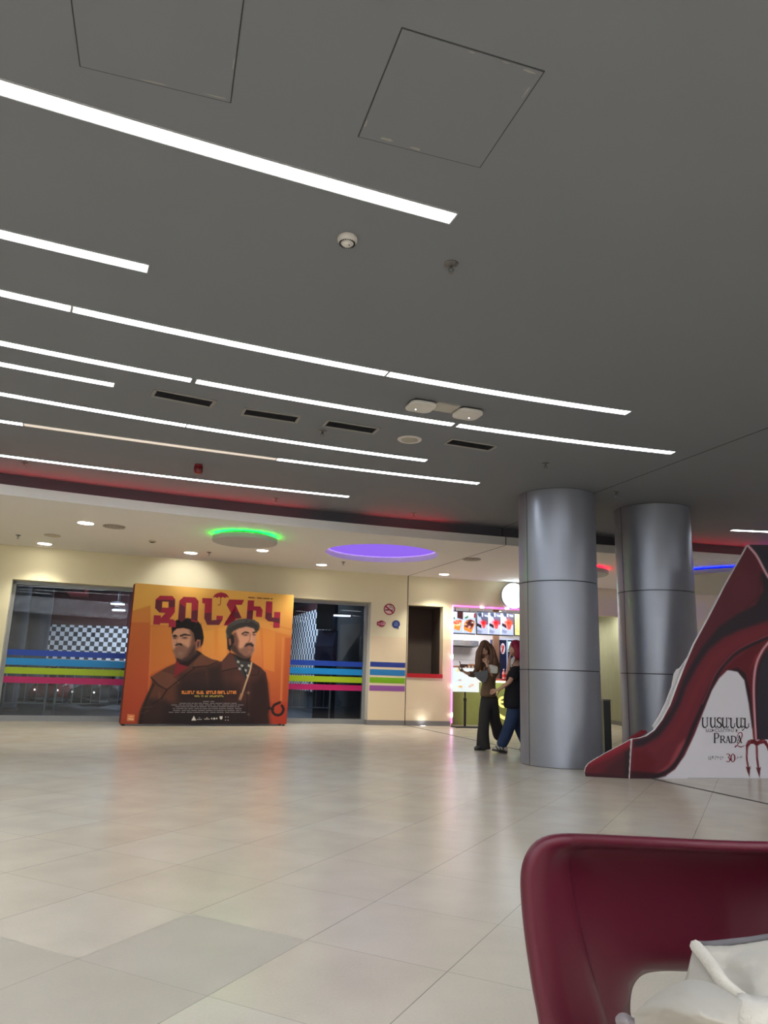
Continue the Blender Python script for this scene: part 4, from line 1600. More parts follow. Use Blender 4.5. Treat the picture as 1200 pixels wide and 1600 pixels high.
RIGHT = 1800
LEFT_EDGE = [(335, 1503), (352, 1258), (400, 1252), (440, 1240), (490, 1205), (540, 1138), (590, 1045), (630, 935), (680, 805), (740, 665), (830, 500), (930, 305), (1000, 180), (1050, 92), (1075, 45)]
BOARD = LEFT_EDGE + [(1100, 44), (1200, 46), (1400, 52), (RIGHT, 66), (RIGHT, 1512), (1200, 1504), (700, 1504)]
bl = [sb.loc(*S4(*p)) for p in BOARD]
bl = [(s, max(z, 0.0)) for s, z in bl]
for i in (0, len(bl) - 1, len(bl) - 2, len(bl) - 3):
    bl[i] = (bl[i][0], 0.0)
cs_ = sb.w(1.0, 0, -0.1)
shoe = thing('shoe_standee', 'giant dark red high heel cardboard standee with a trident heel beside the columns', 'standee', cs_)
mb = MB()
mb.prism([sb.w(s, z, 0.0) for s, z in bl], sb.n.to_3d() * -0.035)
o = mb.build('board', mat('board_white_edge', (236, 233, 234), 0.6, var=0.02), shoe)


def paint_shoe(k):
    y, x = k.p[:, 1], k.p[:, 0]
    RED, DEEP, BLK, WHT = (114, 38, 52), (88, 28, 40), (50, 45, 57), (232, 229, 238)
    k.c = np.ones((len(k.p), 3)) * np.array(WHT, float)
    # dark field behind the heel
    k.fill([(1075, 40), (2000, 40), (2000, 1330), (1500, 1280), (1186, 1262), (1130, 1262), (1118, 1100), (1108, 800), (1100, 400)], BLK, 4)
    # body of the shoe
    body = LEFT_EDGE + [(1130, 110), (1180, 200), (1200, 238), (1300, 420), (1420, 560), (1600, 640), (1600, 700), (1330, 640), (1200, 690), (1150, 760), (1080, 790), (1000, 828), (945, 830), (895, 880), (850, 955), (800, 1080), (740, 1235), (680, 1362), (620, 1448), (560, 1490), (480, 1508), (330, 1510)]
    k.fill(body, RED, 3)
    k.fill([(1075, 45), (1125, 110), (1165, 250), (1140, 380), (1000, 480), (860, 590), (740, 740), (690, 790), (830, 490), (960, 250)], (94, 38, 50), 30, 0.9)
    k.glow((1040, 270), 70, 120, (108, 44, 56), 0.55)
    # broad dark sweep across the vamp
    dark = [(1152, 215), (1170, 330), (1120, 420), (1010, 475), (890, 560), (790, 680), (715, 800), (668, 890), (630, 1000), (585, 1090), (520, 1180), (455, 1240), (365, 1270), (362, 1310), (420, 1300), (520, 1240), (590, 1150), (650, 1040), (690, 930), (760, 800), (830, 700), (920, 625), (1030, 575), (1200, 520), (1330, 480), (1200, 235)]
    k.fill(dark, (46, 36, 46), 26, 1.0)
    k.stroke([(1150, 250), (1140, 370), (1060, 440)], 16, (70, 30, 40), 20, 0.6)
    # lit mid band
    k.fill([(1330, 520), (1150, 560), (960, 640), (850, 730), (780, 840), (720, 960), (660, 1100), (580, 1230), (460, 1330), (500, 1330), (620, 1240), (720, 1080), (780, 940), (860, 800), (980, 700), (1200, 600), (1330, 560)], (124, 40, 53), 40, 0.75)
    k.fill([(360, 1330), (440, 1330), (500, 1400), (470, 1480), (350, 1490)], (104, 24, 36), 40, 0.8)
    k.fill([(640, 1300), (680, 1260), (690, 1320), (630, 1400), (560, 1460), (500, 1478), (580, 1420)], (168, 76, 84), 22, 0.85)
    k.fill([(345, 1460), (480, 1470), (560, 1490), (480, 1512), (335, 1512)], (52, 26, 36), 18, 0.9)
    # dark sole line running from the toe under the arch
    k.stroke([(1330, 590), (1200, 628), (1100, 668), (1000, 722), (920, 800), (860, 900), (820, 980), (780, 1080), (730, 1190), (690, 1290), (630, 1400), (570, 1462), (490, 1494)], 24, (40, 30, 40), 14, 0.95, smooth=4)
    k.stroke([(1200, 612), (1060, 674), (970, 735), (880, 840), (838, 930), (790, 1040)], 6, (176, 70, 84), 5, 0.7, smooth=4)
    k.stroke([(1075, 50), (1128, 112), (1178, 205), (1210, 262), (1300, 420)], 15, (226, 178, 190), 6, 0.95, smooth=4)
    # heel
    k.fill([(930, 826), (1000, 760), (1090, 690), (1200, 632), (1330, 600), (1330, 700), (1200, 690), (1160, 745), (1130, 830), (1118, 960), (1120, 1130), (1133, 1265), (1108, 1265), (1098, 1150), (1080, 1010), (1055, 890), (1012, 838), (960, 826)], (104, 28, 40), 4)
    k.fill([(945, 826), (1010, 812), (1060, 850), (1088, 960), (1110, 1180), (1100, 1190), (1080, 1040), (1052, 890), (1010, 838)], (48, 26, 36), 9, 0.95)
    k.fill([(1200, 660), (1160, 705), (1110, 790), (1085, 830), (1120, 740)], (150, 44, 58), 14, 0.8)
    k.stroke([(1205, 652), (1165, 706), (1130, 780), (1114, 870), (1111, 980), (1118, 1130), (1126, 1260)], 14, (228, 172, 182), 8, 0.95, smooth=4)
    k.stroke([(1215, 700), (1165, 762), (1140, 850), (1128, 980), (1130, 1150), (1136, 1260)], 8, (66, 20, 30), 6, 0.9, smooth=4)
    # trident
    tri = (112, 26, 38)
    k.fill([(1062, 1330), (1062, 1295), (1074, 1270), (1098, 1260), (1118, 1262), (1132, 1272), (1150, 1262), (1172, 1259), (1192, 1272), (1204, 1300), (1212, 1340), (1202, 1340), (1190, 1306), (1174, 1286), (1152, 1290), (1138, 1300), (1124, 1302), (1110, 1288), (1092, 1290), (1078, 1306), (1074, 1330)], tri, 3)
    k.stroke([(1068, 1310), (1068, 1380), (1076, 1440)], 11, tri, 3)
    k.stroke([(1128, 1290), (1132, 1380), (1140, 1446)], 12, tri, 3)
    k.stroke([(1204, 1310), (1218, 1390), (1226, 1440)], 11, tri, 3)
    for (tx, ty) in ((1077, 1444), (1141, 1448), (1228, 1446)):
        k.fill([(tx - 16, ty - 14), (tx, ty - 4), (tx + 15, ty - 16), (tx + 10, ty + 14), (tx + 8, ty + 55), (tx - 6, ty + 20)], (96, 30, 42), 3)
    for ln in ([(1071, 1310), (1071, 1370), (1078, 1430)], [(1124, 1300), (1130, 1370)], [(1072, 1290), (1092, 1272)], [(1150, 1272), (1178, 1268)]):
        k.stroke(ln, 3.2, (206, 124, 134), 3, 0.8)
    k.stroke([(700, 1504), (2000, 1512)], 3, (120, 116, 122), 3, 0.6)


print_sheet('shoe_print', sb, bl, 0.0085, paint_shoe, art4, printed('standee_print', 0.5, spec=0.35), shoe, 0.003)
# white second layer peeping out behind the vamp
mb = MB()
lay = [(655, 880), (660, 818), (672, 812), (690, 830), (760, 690), (900, 900), (700, 1180), (450, 1250), (352, 1262), (430, 1214), (468, 1206), (500, 1200), (540, 1120), (580, 1038), (615, 940), (632, 860), (648, 826)]
lay = [(672, 815), (652, 824), (636, 852), (622, 930), (582, 1036), (540, 1120), (500, 1180), (560, 1300), (800, 1000), (900, 700), (760, 690)]
mb.prism([sb.w(*sb.loc(*S4(*p)), -0.06) for p in lay], sb.n.to_3d() * -0.02)
mb.build('back_layer', mat('board_white_edge', (226, 222, 222)), shoe)
# struts that hold the board up behind
mb = MB()
for s in (1.15, 2.2):
    mb = MB()
    mb.prism([sb.w(s, 0, -0.085), sb.w(s, 0, -0.42), sb.w(s, 0.9, -0.085)], sb.t.to_3d() * 0.02)
    mb.build('strut', mat('board_white_edge', (226, 222, 222)), shoe)
# folded toe panel
TA, TB = at_z(913, 1213, 0), at_z(983, 1216.5, 0)
tb = Board(TA, TB)
TOE = [(58, 1490), (52, 1462), (58, 1436), (75, 1412), (115, 1385), (180, 1347), (265, 1302), (345, 1258), (333, 1504), (200, 1498)]
tl = [tb.loc(*S4(*p)) for p in TOE]
tl = [(s, max(0.0, z)) for s, z in tl]
tl[0] = (tl[0][0], 0.0); tl[-1] = (tl[-1][0], 0.0); tl[-2] = (tl[-2][0], 0.0)
mb = MB()
mb.prism([tb.w(s, z, 0.0) for s, z in tl], tb.n.to_3d() * -0.02)
mb.build('toe_panel', mat('board_white_edge', (226, 222, 222)), shoe)


def paint_toe(k):
    k.c = np.ones((len(k.p), 3)) * np.array((98, 20, 34), float)
    k.fill([(70, 1418), (345, 1262), (340, 1300), (110, 1412)], (140, 26, 44), 8)
    k.fill([(85, 1415), (345, 1292), (345, 1318), (180, 1392), (80, 1440)], (122, 22, 38), 14)
    k.fill([(200, 1420), (345, 1320), (340, 1505), (150, 1500)], (66, 16, 28), 60, 0.9)
    k.fill([(310, 1340), (345, 1320), (340, 1505), (300, 1505)], (36, 16, 24), 30, 0.9)
    k.fill([(50, 1470), (330, 1490), (330, 1520), (50, 1500)], (52, 16, 26), 12, 0.8)
    k.stroke([(62, 1436), (90, 1410), (200, 1350), (345, 1272)], 6, (160, 36, 54), 6, 0.6)
    k.stroke(TOE[1:8], 5, (228, 214, 214), 2.5, 1.0)
    k.stroke([TOE[7], TOE[8]], 7, (228, 220, 220), 2.5, 1.0)


print_sheet('toe_print', tb, tl, 0.007, paint_toe, art4, printed('standee_print'), shoe, 0.003)
# small folded flap behind the toe
mb = MB()
fl = [(352, 1262), (440, 1208), (470, 1210), (478, 1222), (420, 1262)]
mb.prism([sb.w(*sb.loc(*S4(*p)), -0.10) for p in fl], sb.n.to_3d() * -0.01)
mb.build('toe_flap', mat('flap_red', (126, 24, 40), 0.5), shoe)

# lettering on the white field: thin and thick strokes like an engraved serif
def z6(x, y):          # enlargement of the lettering
    return (1060 + x * 140 / 1200, 1090 + y * 140 / 1200)


def serif(mb, strokes, off=0.0065):
    for pts, w_ in strokes:
        if len(pts) > 2:
            pts = crom(pts, 5)
        ww = [q * 140 / 1200 for q in w_] if isinstance(w_, list) else w_ * 140 / 1200
        if isinstance(ww, list):
            ww = list(np.interp(np.linspace(0, 1, len(pts)), np.linspace(0, 1, len(ww)), ww))
        stroke_on(mb, sb, [z6(*p) for p in pts], ww, off)


def glyph(ch, x, y, w, h, T=15, t=6):
    """capital on baseline y, top y-h, left x"""
    X = lambda a: x + a * w
    Y = lambda b: y - b * h
    P = lambda a, b: (X(a), Y(b))
    out = []
    if ch in '\u054d\u0531\u054f\u0546':
        pass
    if ch == '\u054d':       # se: like U
        out += [([P(.12, 1), P(.12, .3), P(.3, .02), P(.62, .02), P(.82, .25)], [T, T, T, t + 3, t]), ([P(.82, .1), P(.82, 1)], t + 3), ([P(-.06, 1), P(.3, 1)], t), ([P(.66, 1), P(1, 1)], t)]
    elif ch == '\u0531':     # ayb: U with tail to the right
        out += [([P(.1, 1), P(.1, .3), P(.28, .02), P(.52, .05), P(.7, .3)], [T, T, T, t + 3, t]), ([P(.7, 1), P(.7, .02)], t + 5), ([P(.7, .03), P(.9, .0), P(1.02, .16)], [t + 3, t + 2, t]), ([P(-.06, 1), P(.28, 1)], t), ([P(.56, 1), P(.84, 1)], t)]
    elif ch == '\u054f':     # tyun: S shape
        out += [([P(.88, .78), P(.7, .98), P(.36, .98), P(.14, .8), P(.3, .58), P(.66, .44), P(.86, .22), P(.62, .02), P(.3, .02), P(.1, .22)], [t, t + 3, T - 2, T, T, T, T, T - 2, t + 3, t])]
    elif ch == '\u0546':     # nu
        out += [([P(-.05, 1.05), P(.1, .92), P(.34, 1.0)], [t, t + 4, t + 4]), ([P(.34, 1), P(.34, .2), P(.5, .0), P(.74, .02), P(.9, .22)], [T - 2, T - 2, T, t + 3, t]), ([P(.86, .36), P(.9, .1)], t + 2), ([P(.8, .42), P(1.0, .42)], t)]
    elif ch == 'P':
        out += [([P(.18, 1), P(.18, 0)], T), ([P(.0, 0), P(.42, 0)], t), ([P(.0, 1), P(.25, 1)], t), ([P(.2, 1), P(.7, .98), P(.92, .76), P(.7, .5), P(.22, .48)], [t, t + 4, T, t + 4, t])]
    elif ch == 'R':
        out += [([P(.18, 1), P(.18, 0)], T - 3), ([P(.0, 0), P(.38, 0)], t), ([P(.0, 1), P(.25, 1)], t), ([P(.2, 1), P(.66, .98), P(.8, .76), P(.62, .52), P(.22, .5)], [t, t + 3, T - 3, t + 3, t]), ([P(.46, .5), P(.98, .0)], T - 4)]
    elif ch == 'A':
        out += [([P(.46, 1), P(.12, 0)], t), ([P(.46, 1.02), P(.86, 0)], T - 3), ([P(.24, .34), P(.7, .34)], t), ([P(.0, 0), P(.26, 0)], t), ([P(.7, 0), P(1.04, 0)], t)]
    elif ch == 'D':
        out += [([P(.18, 1), P(.18, 0)], T - 3), ([P(.0, 1), P(.4, 1), P(.8, .85), P(.94, .5), P(.8, .15), P(.4, 0), P(.0, 0)], [t, t + 1, T - 4, T - 2, T - 4, t + 1, t])]
    elif ch == '3':
        out += [([P(.1, .86), P(.45, 1), P(.8, .8), P(.55, .56), P(.36, .54), P(.6, .52), P(.9, .26), P(.5, .0), P(.08, .12)], [t + 2, t, T - 2, t, t, t + 2, T, t, t + 3])]
    elif ch == '0':
        out += [([P(.5, 1), P(.14, .75), P(.1, .5), P(.14, .25), P(.5, 0), P(.86, .25), P(.9, .5), P(.86, .75), P(.5, 1)], [t, T - 1, T, T - 1, t, T - 1, T, T - 1, t])]
    return out


mb = MB()
xs = [(310, 88), (420, 92), (505, 76), (580, 88), (668, 92), (770, 92), (856, 92)]
for ch, (x, w) in zip('\u054d\u0531\u054f\u0531\u0546\u0531\u0546', xs):
    serif(mb, glyph(ch, x, 398 + (x - 310) * 0.012, w, 130, 19, 8))
serif(mb, [([(840, 380), (880, 392), (870, 425), (846, 440)], [10, 9, 9, 14])])
for ch, x, w, h, yb in (('P', 468, 72, 128, 605), ('R', 552, 72, 92, 605), ('A', 628, 66, 92, 606), ('D', 696, 74, 92, 606), ('A', 775, 72, 100, 606)):
    serif(mb, glyph(ch, x, yb, w, h, 18, 7))
text_on(mb, sb, '\u0546\u0531\u053d\u0538\u0546\u054f\u0550\u0548\u0552\u0544 \u0537', [z6(362, 470), z6(790, 470), z6(790, 412), z6(362, 412)], 0.0065)
mb.mi = 1
serif(mb, [([(775, 545), (800, 480), (840, 470), (846, 520), (815, 590), (770, 650), (750, 665), (775, 640), (830, 660), (882, 640)], [6, 10, 12, 13, 12, 9, 10, 8, 14, 7])])
for ch, x in (('3', 632), ('0', 694)):
    serif(mb, glyph(ch, x, 862, 62, 112, 17, 7))
mb.mi = 2
text_on(mb, sb, '\u0531\u054a\u0550\u053b\u053c\u053b', [z6(396, 832), z6(606, 832), z6(606, 782), z6(396, 782)], 0.0065)
text_on(mb, sb, '-\u053b\u0551', [z6(764, 832), z6(852, 832), z6(852, 784), z6(764, 784)], 0.0065)
o = mb.build('lettering', [mat('type_black', (34, 30, 38), 0.6), mat('type_red', (130, 24, 48), 0.6), mat('type_midgrey', (96, 92, 98), 0.6)], shoe)
o['label'] = 'black and red film title on the white field'
# ================================================================ KART HALL BEHIND THE GLASS
def chk_material(cell):
    mt = bpy.data.materials.new('checker_wall')
    mt.use_nodes = True
    nt = mt.node_tree
    b = nt.nodes['Principled BSDF']
    b.inputs['Roughness'].default_value = 0.6
    uv = nt.nodes.new('ShaderNodeTexCoord')
    ch = nt.nodes.new('ShaderNodeTexChecker')
    ch.inputs['Scale'].default_value = 1.0 / cell
    ch.inputs['Color1'].default_value = rgb((205, 208, 214))
    ch.inputs['Color2'].default_value = rgb((20, 24, 34))
    nt.links.new(uv.outputs['UV'], ch.inputs['Vector'])
    nt.links.new(ch.outputs['Color'], b.inputs['Base Color'])
    return mt


HB0, HB1 = Vector((-15.5, 25.0)), Vector((-4.6, 24.6))
OB0, OB1 = None, None
# side wall that runs back from beside the pillar
e_near = Vector((-1.15, 17.6)); e_far = Vector((-2.9, 22.6))
CELL = 0.15


def checker_wall(A, B, z0, z1, name):
    mb = MB()
    mb.bar(A, B, 0.05, z0, z1)
    o = mb.build(name, chk_material(CELL))
    me = o.data
    uvl = me.uv_layers.new(name='UVMap')
    t = (B - A).normalized()
    for lp_ in me.loops:
        c = me.vertices[lp_.vertex_index].co
        uvl.data[lp_.index].uv = ((Vector((c.x, c.y)) - A).dot(t) + 0.004, c.z + 0.004)
    o['kind'] = 'structure'
    return o


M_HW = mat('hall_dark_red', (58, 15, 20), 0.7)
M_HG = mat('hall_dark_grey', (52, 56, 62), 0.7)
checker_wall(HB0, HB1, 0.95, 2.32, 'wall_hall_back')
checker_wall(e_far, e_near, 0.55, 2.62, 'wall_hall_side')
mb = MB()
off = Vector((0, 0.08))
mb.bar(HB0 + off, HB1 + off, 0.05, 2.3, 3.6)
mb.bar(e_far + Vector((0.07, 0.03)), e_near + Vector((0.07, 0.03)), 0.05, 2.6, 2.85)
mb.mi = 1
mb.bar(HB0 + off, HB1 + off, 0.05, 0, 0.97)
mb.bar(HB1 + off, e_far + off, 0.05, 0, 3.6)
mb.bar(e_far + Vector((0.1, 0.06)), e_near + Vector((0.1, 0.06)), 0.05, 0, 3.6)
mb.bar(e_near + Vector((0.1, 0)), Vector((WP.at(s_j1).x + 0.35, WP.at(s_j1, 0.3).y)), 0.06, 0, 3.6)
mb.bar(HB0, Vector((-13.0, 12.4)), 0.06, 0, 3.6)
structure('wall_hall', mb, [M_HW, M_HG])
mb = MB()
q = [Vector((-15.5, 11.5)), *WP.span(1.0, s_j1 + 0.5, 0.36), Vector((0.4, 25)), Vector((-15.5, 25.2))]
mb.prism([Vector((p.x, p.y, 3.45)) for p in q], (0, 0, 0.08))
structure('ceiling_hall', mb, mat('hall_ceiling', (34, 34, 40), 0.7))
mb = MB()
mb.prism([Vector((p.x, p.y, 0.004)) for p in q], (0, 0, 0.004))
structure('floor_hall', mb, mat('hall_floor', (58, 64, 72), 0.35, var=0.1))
# red ceiling beams
for i, x in enumerate((-9.5, -7.4, -5.2, -3.0)):
    mb = MB(); mb.bar((x, 16.5 + 0.1 * i), (x - 2.6, 24.3), 0.55, 3.2, 3.44)
    structure('trim_%d' % (7 + i), mb, mat('beam_red', (120, 30, 34), 0.6))
# lit ceiling bars and lamps of the hall
for k, (x, y, l, a, lab) in enumerate([(at_y(534.5, 960, 16.85).x, 16.85, 0.38, 0.1, 'single bright light bar glowing high behind the right part of the glazed front')]):
    t = thing('ceiling_light', lab, 'ceiling light', (x, y, at_y(534.5, 960, 16.85).z), a, 'lights inside the hall')
    mb = MB(); mb.box((0, 0, -0.03), (l, 0.1, 0.03)); mb.build('diffuser', emit('hall_light', (225, 235, 255), 4.0), t, local=True)
    mb = MB(); mb.box((0, 0, 0.0), (l + 0.04, 0.13, 0.03)); mb.build('housing', M_HG, t, local=True)
    mb = MB()
    for s in (-1, 1):
        mb.cyl((s * l * 0.4, 0, 0.01), (s * l * 0.4, 0, 3.44 - at_y(534.5, 960, 16.85).z), 0.006, n=6)
    mb.build('hanger', M_HG, t, local=True)
for k, (u, v, lab) in enumerate([(184, 943.5, 'upper of two round bright lamps inside the hall left of the poster'), (185.5, 953, 'lower of two round bright lamps inside the hall left of the poster')]):
    d = ray(u, v); tt = (3.42 - EYE) / d[2]
    p = Vector((d[0] * tt, d[1] * tt, 3.42)) if d[1] * tt < 24 else at_y(u, v, 22.5 + k)
    t = thing('ceiling_light', lab, 'ceiling light', p, 0, 'lights inside the hall')
    mb = MB(); mb.lathe([(0.2, 0.0), (0.22, 0.03), (0.1, 0.06)], n=28); mb.build('shade', M_HG, t, smooth='auto', local=True)
    mb = MB(); mb.cyl((0, 0, 0.0), (0, 0, -0.02), 0.2, n=28); mb.build('lens', emit('hall_lamp', (245, 248, 255), 9.0), t, local=True)
    mb = MB(); mb.cyl((0, 0, 0.05), (0, 0, 3.46 - p.z), 0.01, n=8); mb.build('hanger', M_HG, t, local=True)
light('hall_fill', 'AREA', (-8.2, 22.4, 3.1), 260, (0.85, 0.92, 1.0), 3.0, direction=(0, 0.75, -0.6))  # unseen area lamp added to brighten the checkered back wall
light('hall_fill', 'AREA', (-3.3, 18.6, 3.15), 190, (0.75, 0.88, 1.0), 1.6)  # second added fill lamp, for the side wall

# grey round pillars added in place of the columns' reflections in the glass
for (u, y, r, lab) in [(27, 16.2, 0.165, 'grey stand-in pillar for a column reflection, nearest the left jamb'), (58, 20.6, 0.29, 'second grey stand-in pillar for a column reflection, left of the checkered wall')]:
    x = at_y(u, 1000, y).x
    t = thing('pillar', lab, 'pillar', (x, y, 0), 0, 'stand-in pillars for column reflections', 'thing')
    mb = MB(); mb.cyl((0, 0, 0.06), (0, 0, 3.44), r, n=40); mb.build('shaft', mat('reflection_pillar', (112, 116, 130), 0.4, metal=0.15), t, smooth='auto', local=True)
    mb = MB(); mb.lathe([(r + 0.03, 0.01), (r + 0.03, 0.08), (r, 0.1)], n=40); mb.build('base', M_HG, t, local=True)

# kiosk at the right end of the hall
t = thing('kiosk', 'tall dark blue cabinet with slanted front standing behind the right glass', 'cabinet', (-1.25, 17.05, 0), -0.2)
mb = MB(); mb.box((0, 0.1, 0.65), (0.42, 0.35, 1.28)); mb.build('cabinet', mat('kiosk_dark', (50, 56, 68), 0.5), t, local=True)
mb = MB(); mb.prism([Vector((-0.21, -0.08, 1.3)), Vector((-0.21, 0.28, 1.3)), Vector((-0.21, 0.28, 2.0)), Vector((-0.21, 0.16, 2.0)), Vector((-0.21, -0.12, 1.62))], (0.42, 0, 0)); mb.build('hood', mat('kiosk_blue', (84, 92, 128), 0.5), t, local=True)
mb = MB(); mb.box((0, 0.05, 2.4), (0.42, 0.3, 0.78)); mb.build('head_box', mat('kiosk_dark', (50, 56, 68)), t, local=True)

# railing behind the glass
RY = 0.62
M_RAIL = mat('railing_steel', (150, 154, 158), 0.35, metal=0.6)


def railing(s0, s1, label):
    P0, P1 = WP.at(s0, RY), WP.at(s1, RY)
    mid = (P0 + P1) / 2
    t = thing('railing', label, 'railing', (mid.x, mid.y, 0), 0, 'steel railings behind the glass')
    d = (P1 - P0).normalized()
    L = (P1 - P0).length
    mb = MB(); mb.tube([(P0.x, P0.y, 1.0), (P1.x, P1.y, 1.0)], 0.022, 10); mb.build('top_rail', M_RAIL, t, smooth='auto')
    mb = MB(); mb.tube([(P0.x, P0.y, 0.3), (P1.x, P1.y, 0.3)], 0.014, 8); mb.build('bottom_rail', M_RAIL, t, smooth='auto')
    for q in (P0 + d * 0.03, P1 - d * 0.03):
        mb = MB(); mb.cyl((q.x, q.y, 0.0), (q.x, q.y, 1.0), 0.022, n=12)
        mb.lathe([(0.05, 0.006), (0.05, 0.014), (0.02, 0.02)], (q.x, q.y, 0), 14)
        mb.build('post', M_RAIL, t, smooth='auto')
    n = max(3, int(L / 0.165))
    for i in range(1, n):
        q = P0 + d * (L * i / n)
        mb = MB(); mb.cyl((q.x, q.y, 0.3), (q.x, q.y, 1.0), 0.008, n=6); mb.build('baluster', M_RAIL, t)


s_a = WP.hit(75, 1100)[0]
railing(s_j0 + 0.05, s_a - 0.05, 'steel railing section at the left end behind the glass')
railing(s_a + 0.06, WP.hit(198, 1100)[0], 'steel railing section behind the glass just left of the poster')
railing(WP.hit(452, 1100)[0], WP.hit(528, 1100)[0], 'steel railing section behind the glass right of the poster')

# dark ride cars behind the railing
def ride_car(x, y, rz, col, label):
    t = thing('ride_car', label, 'ride car', (x, y, 0), rz, 'ride cars behind the railing')
    m = mat('car_' + label.split()[0], col, 0.25, coat=0.5)
    mb = MB()
    sec = [(-0.62, 0.30, 0.20), (-0.55, 0.40, 0.46), (-0.2, 0.46, 0.60), (0.2, 0.46, 0.58), (0.5, 0.40, 0.50), (0.66, 0.3, 0.34)]
    V, n = [], 14
    for (yy, w, h) in sec:
        for j in range(n):
            a = 2 * PI * j / n
            V.append((w * math.copysign(abs(math.cos(a)) ** 0.6, math.cos(a)), yy, 0.34 + (h - 0.14) * 0.6 * math.copysign(abs(math.sin(a)) ** 0.7, math.sin(a))))
    F = []
    for i in range(len(sec) - 1):
        F += [(i * n + j, i * n + (j + 1) % n, (i + 1) * n + (j + 1) % n, (i + 1) * n + j) for j in range(n)]
    F += [tuple(range(n - 1, -1, -1)), tuple(range((len(sec) - 1) * n, len(sec) * n))]
    mb.add(V, F)
    mb.build('body', m, t, smooth='auto', local=True)
    mb = MB(); mb.tube([(0.5 * math.cos(a) * 1.02, 0.72 * math.sin(a), 0.2) for a in np.linspace(0, 2 * PI, 28, endpoint=False)], 0.055, 8, closed=True); mb.build('bumper', M_BLK, t, smooth='auto', local=True)
    mb = MB(); mb.box((0, 0.22, 0.62), (0.6, 0.12, 0.4), rot=Matrix.Rotation(-0.25, 3, 'X')); mb.build('seat_back', M_BLK, t, local=True, bevel=0.03)
    mb = MB(); mb.tube([(0.15 * math.cos(a), -0.16 + 0.05 * math.sin(a), 0.72 + 0.14 * math.sin(a)) for a in np.linspace(0, 2 * PI, 18, endpoint=False)], 0.014, 6, closed=True); mb.build('steering_wheel', M_BLK, t, local=True)
    for s in (-1, 1):
        mb = MB(); mb.ball((s * 0.26, -0.62, 0.42), 0.022, 10, 6); mb.build('headlight', emit('headlight_glint', (255, 250, 240), 2.5), t, local=True)
    return t


ride_car(at_y(83, 1080, 18.6).x, 18.6, 0.15, (150, 20, 36), 'red rounded ride car behind the railing, middle of the left glass')
ride_car(at_y(150, 1080, 18.0).x, 18.0, -0.1, (34, 32, 36), 'black rounded ride car behind the railing beside the poster edge')
# ================================================================ SNACK STALL
sm = WP.at(s_st0 + 0.01, 0.0)
T = (WP.at(s_st1) - WP.at(s_st0)).normalized()       # along the shop front
N = Vector((-T.y, T.x))                              # into the stall
O = WP.at(s_st0)
SW = s_st1 - s_st0
DEP = 3.0


def sp(a, d):
    """stall plan: a along the front, d into the stall"""
    return O + T * a + N * d


def seat(u, v, d):
    """point seen at pixel (u,v) on the stall plane at depth d -> (a, z)"""
    q = at_plane(u, v, sp(0, d), sp(1, d))
    return (Vector((q.x, q.y)) - O).dot(T), q.z


M_SW = mat('stall_wall_white', (226, 222, 220), 0.5, var=0.02)
mb = MB()
mb.bar(sp(-0.05, 0.2), sp(-0.05, DEP), 0.08, 0, HL)
mb.bar(sp(SW + 0.05, 0.2), sp(SW + 0.05, DEP), 0.08, 0, HL)
mb.bar(sp(-0.05, DEP), sp(SW + 0.05, DEP), 0.08, 0, HL)
structure('wall_stall', mb, M_SW)
mb = MB()
q = [sp(-0.1, 0.2), sp(SW + 0.1, 0.2), sp(SW + 0.1, DEP), sp(-0.1, DEP)]
zc = z_st + 0.12
mb.prism([Vector((p.x, p.y, zc)) for p in q], (0, 0, 0.05))
structure('ceiling_stall', mb, mat('stall_ceiling', (206, 204, 206), 0.6))
# white plank courses on the back wall
mb = MB()
zz = 1.3
while zz < 2.5:
    mb.bar(sp(0, DEP - 0.05), sp(2.6, DEP - 0.05), 0.02, zz + 0.006, zz + 0.16)
    zz += 0.166
structure('trim_11', mb, mat('plank_white', (232, 230, 228), 0.45))
_w0, _w1 = seat(770.3, 1010, 1.46)[0], seat(779.6, 1010, 1.46)[0]
mb = MB()
mb.bar(sp(_w0, 1.46), sp(_w1, 1.46), 0.05, 0.0, zc)
structure('trim_12', mb, mat('wood_brown', (128, 96, 74), 0.55, var=0.2, scale=6))

# magenta LED line round the opening
t = thing('led_frame', 'magenta LED tube framing the left and top of the snack stall', 'light tube', (O.x, O.y, 0))
M_MAG = emit('led_magenta', (225, 45, 215), 1.4)
a0 = sp(0.0, -0.02)
mb = MB(); mb.tube([(a0.x, a0.y, 0.06), (a0.x, a0.y, z_st + 0.02)], 0.017, 8); mb.build('upright', M_MAG, t)
b0 = sp(SW, -0.02)
mb = MB(); mb.tube([(a0.x, a0.y, z_st + 0.02), (b0.x, b0.y, z_st + 0.02)], 0.017, 8); mb.build('lintel', M_MAG, t)
M_HOT = emit('led_hot', (255, 225, 255), 8.0)
for zz in (WP.hit(706, 980)[1], WP.hit(706, 1026)[1], WP.hit(706, 1072)[1], WP.hit(706, 1117)[1]):
    mb = MB(); mb.ball((a0.x - N.x * 0.012, a0.y - N.y * 0.012, zz), (0.022, 0.022, 0.055), 10, 8); mb.build('bright_joint', M_HOT, t)
for uu in (752, 791):
    p = WP.hit(uu, 950)[2]
    mb = MB(); mb.ball((p.x - N.x * 0.03, p.y - N.y * 0.03, z_st + 0.02), (0.05, 0.022, 0.022), 10, 8); mb.build('bright_joint', M_HOT, t)
light('stall_pink', 'POINT', (a0.x - N.x * 0.25, a0.y - N.y * 0.25, 1.1), 0.8, (1, 0.2, 0.9), 0.2)

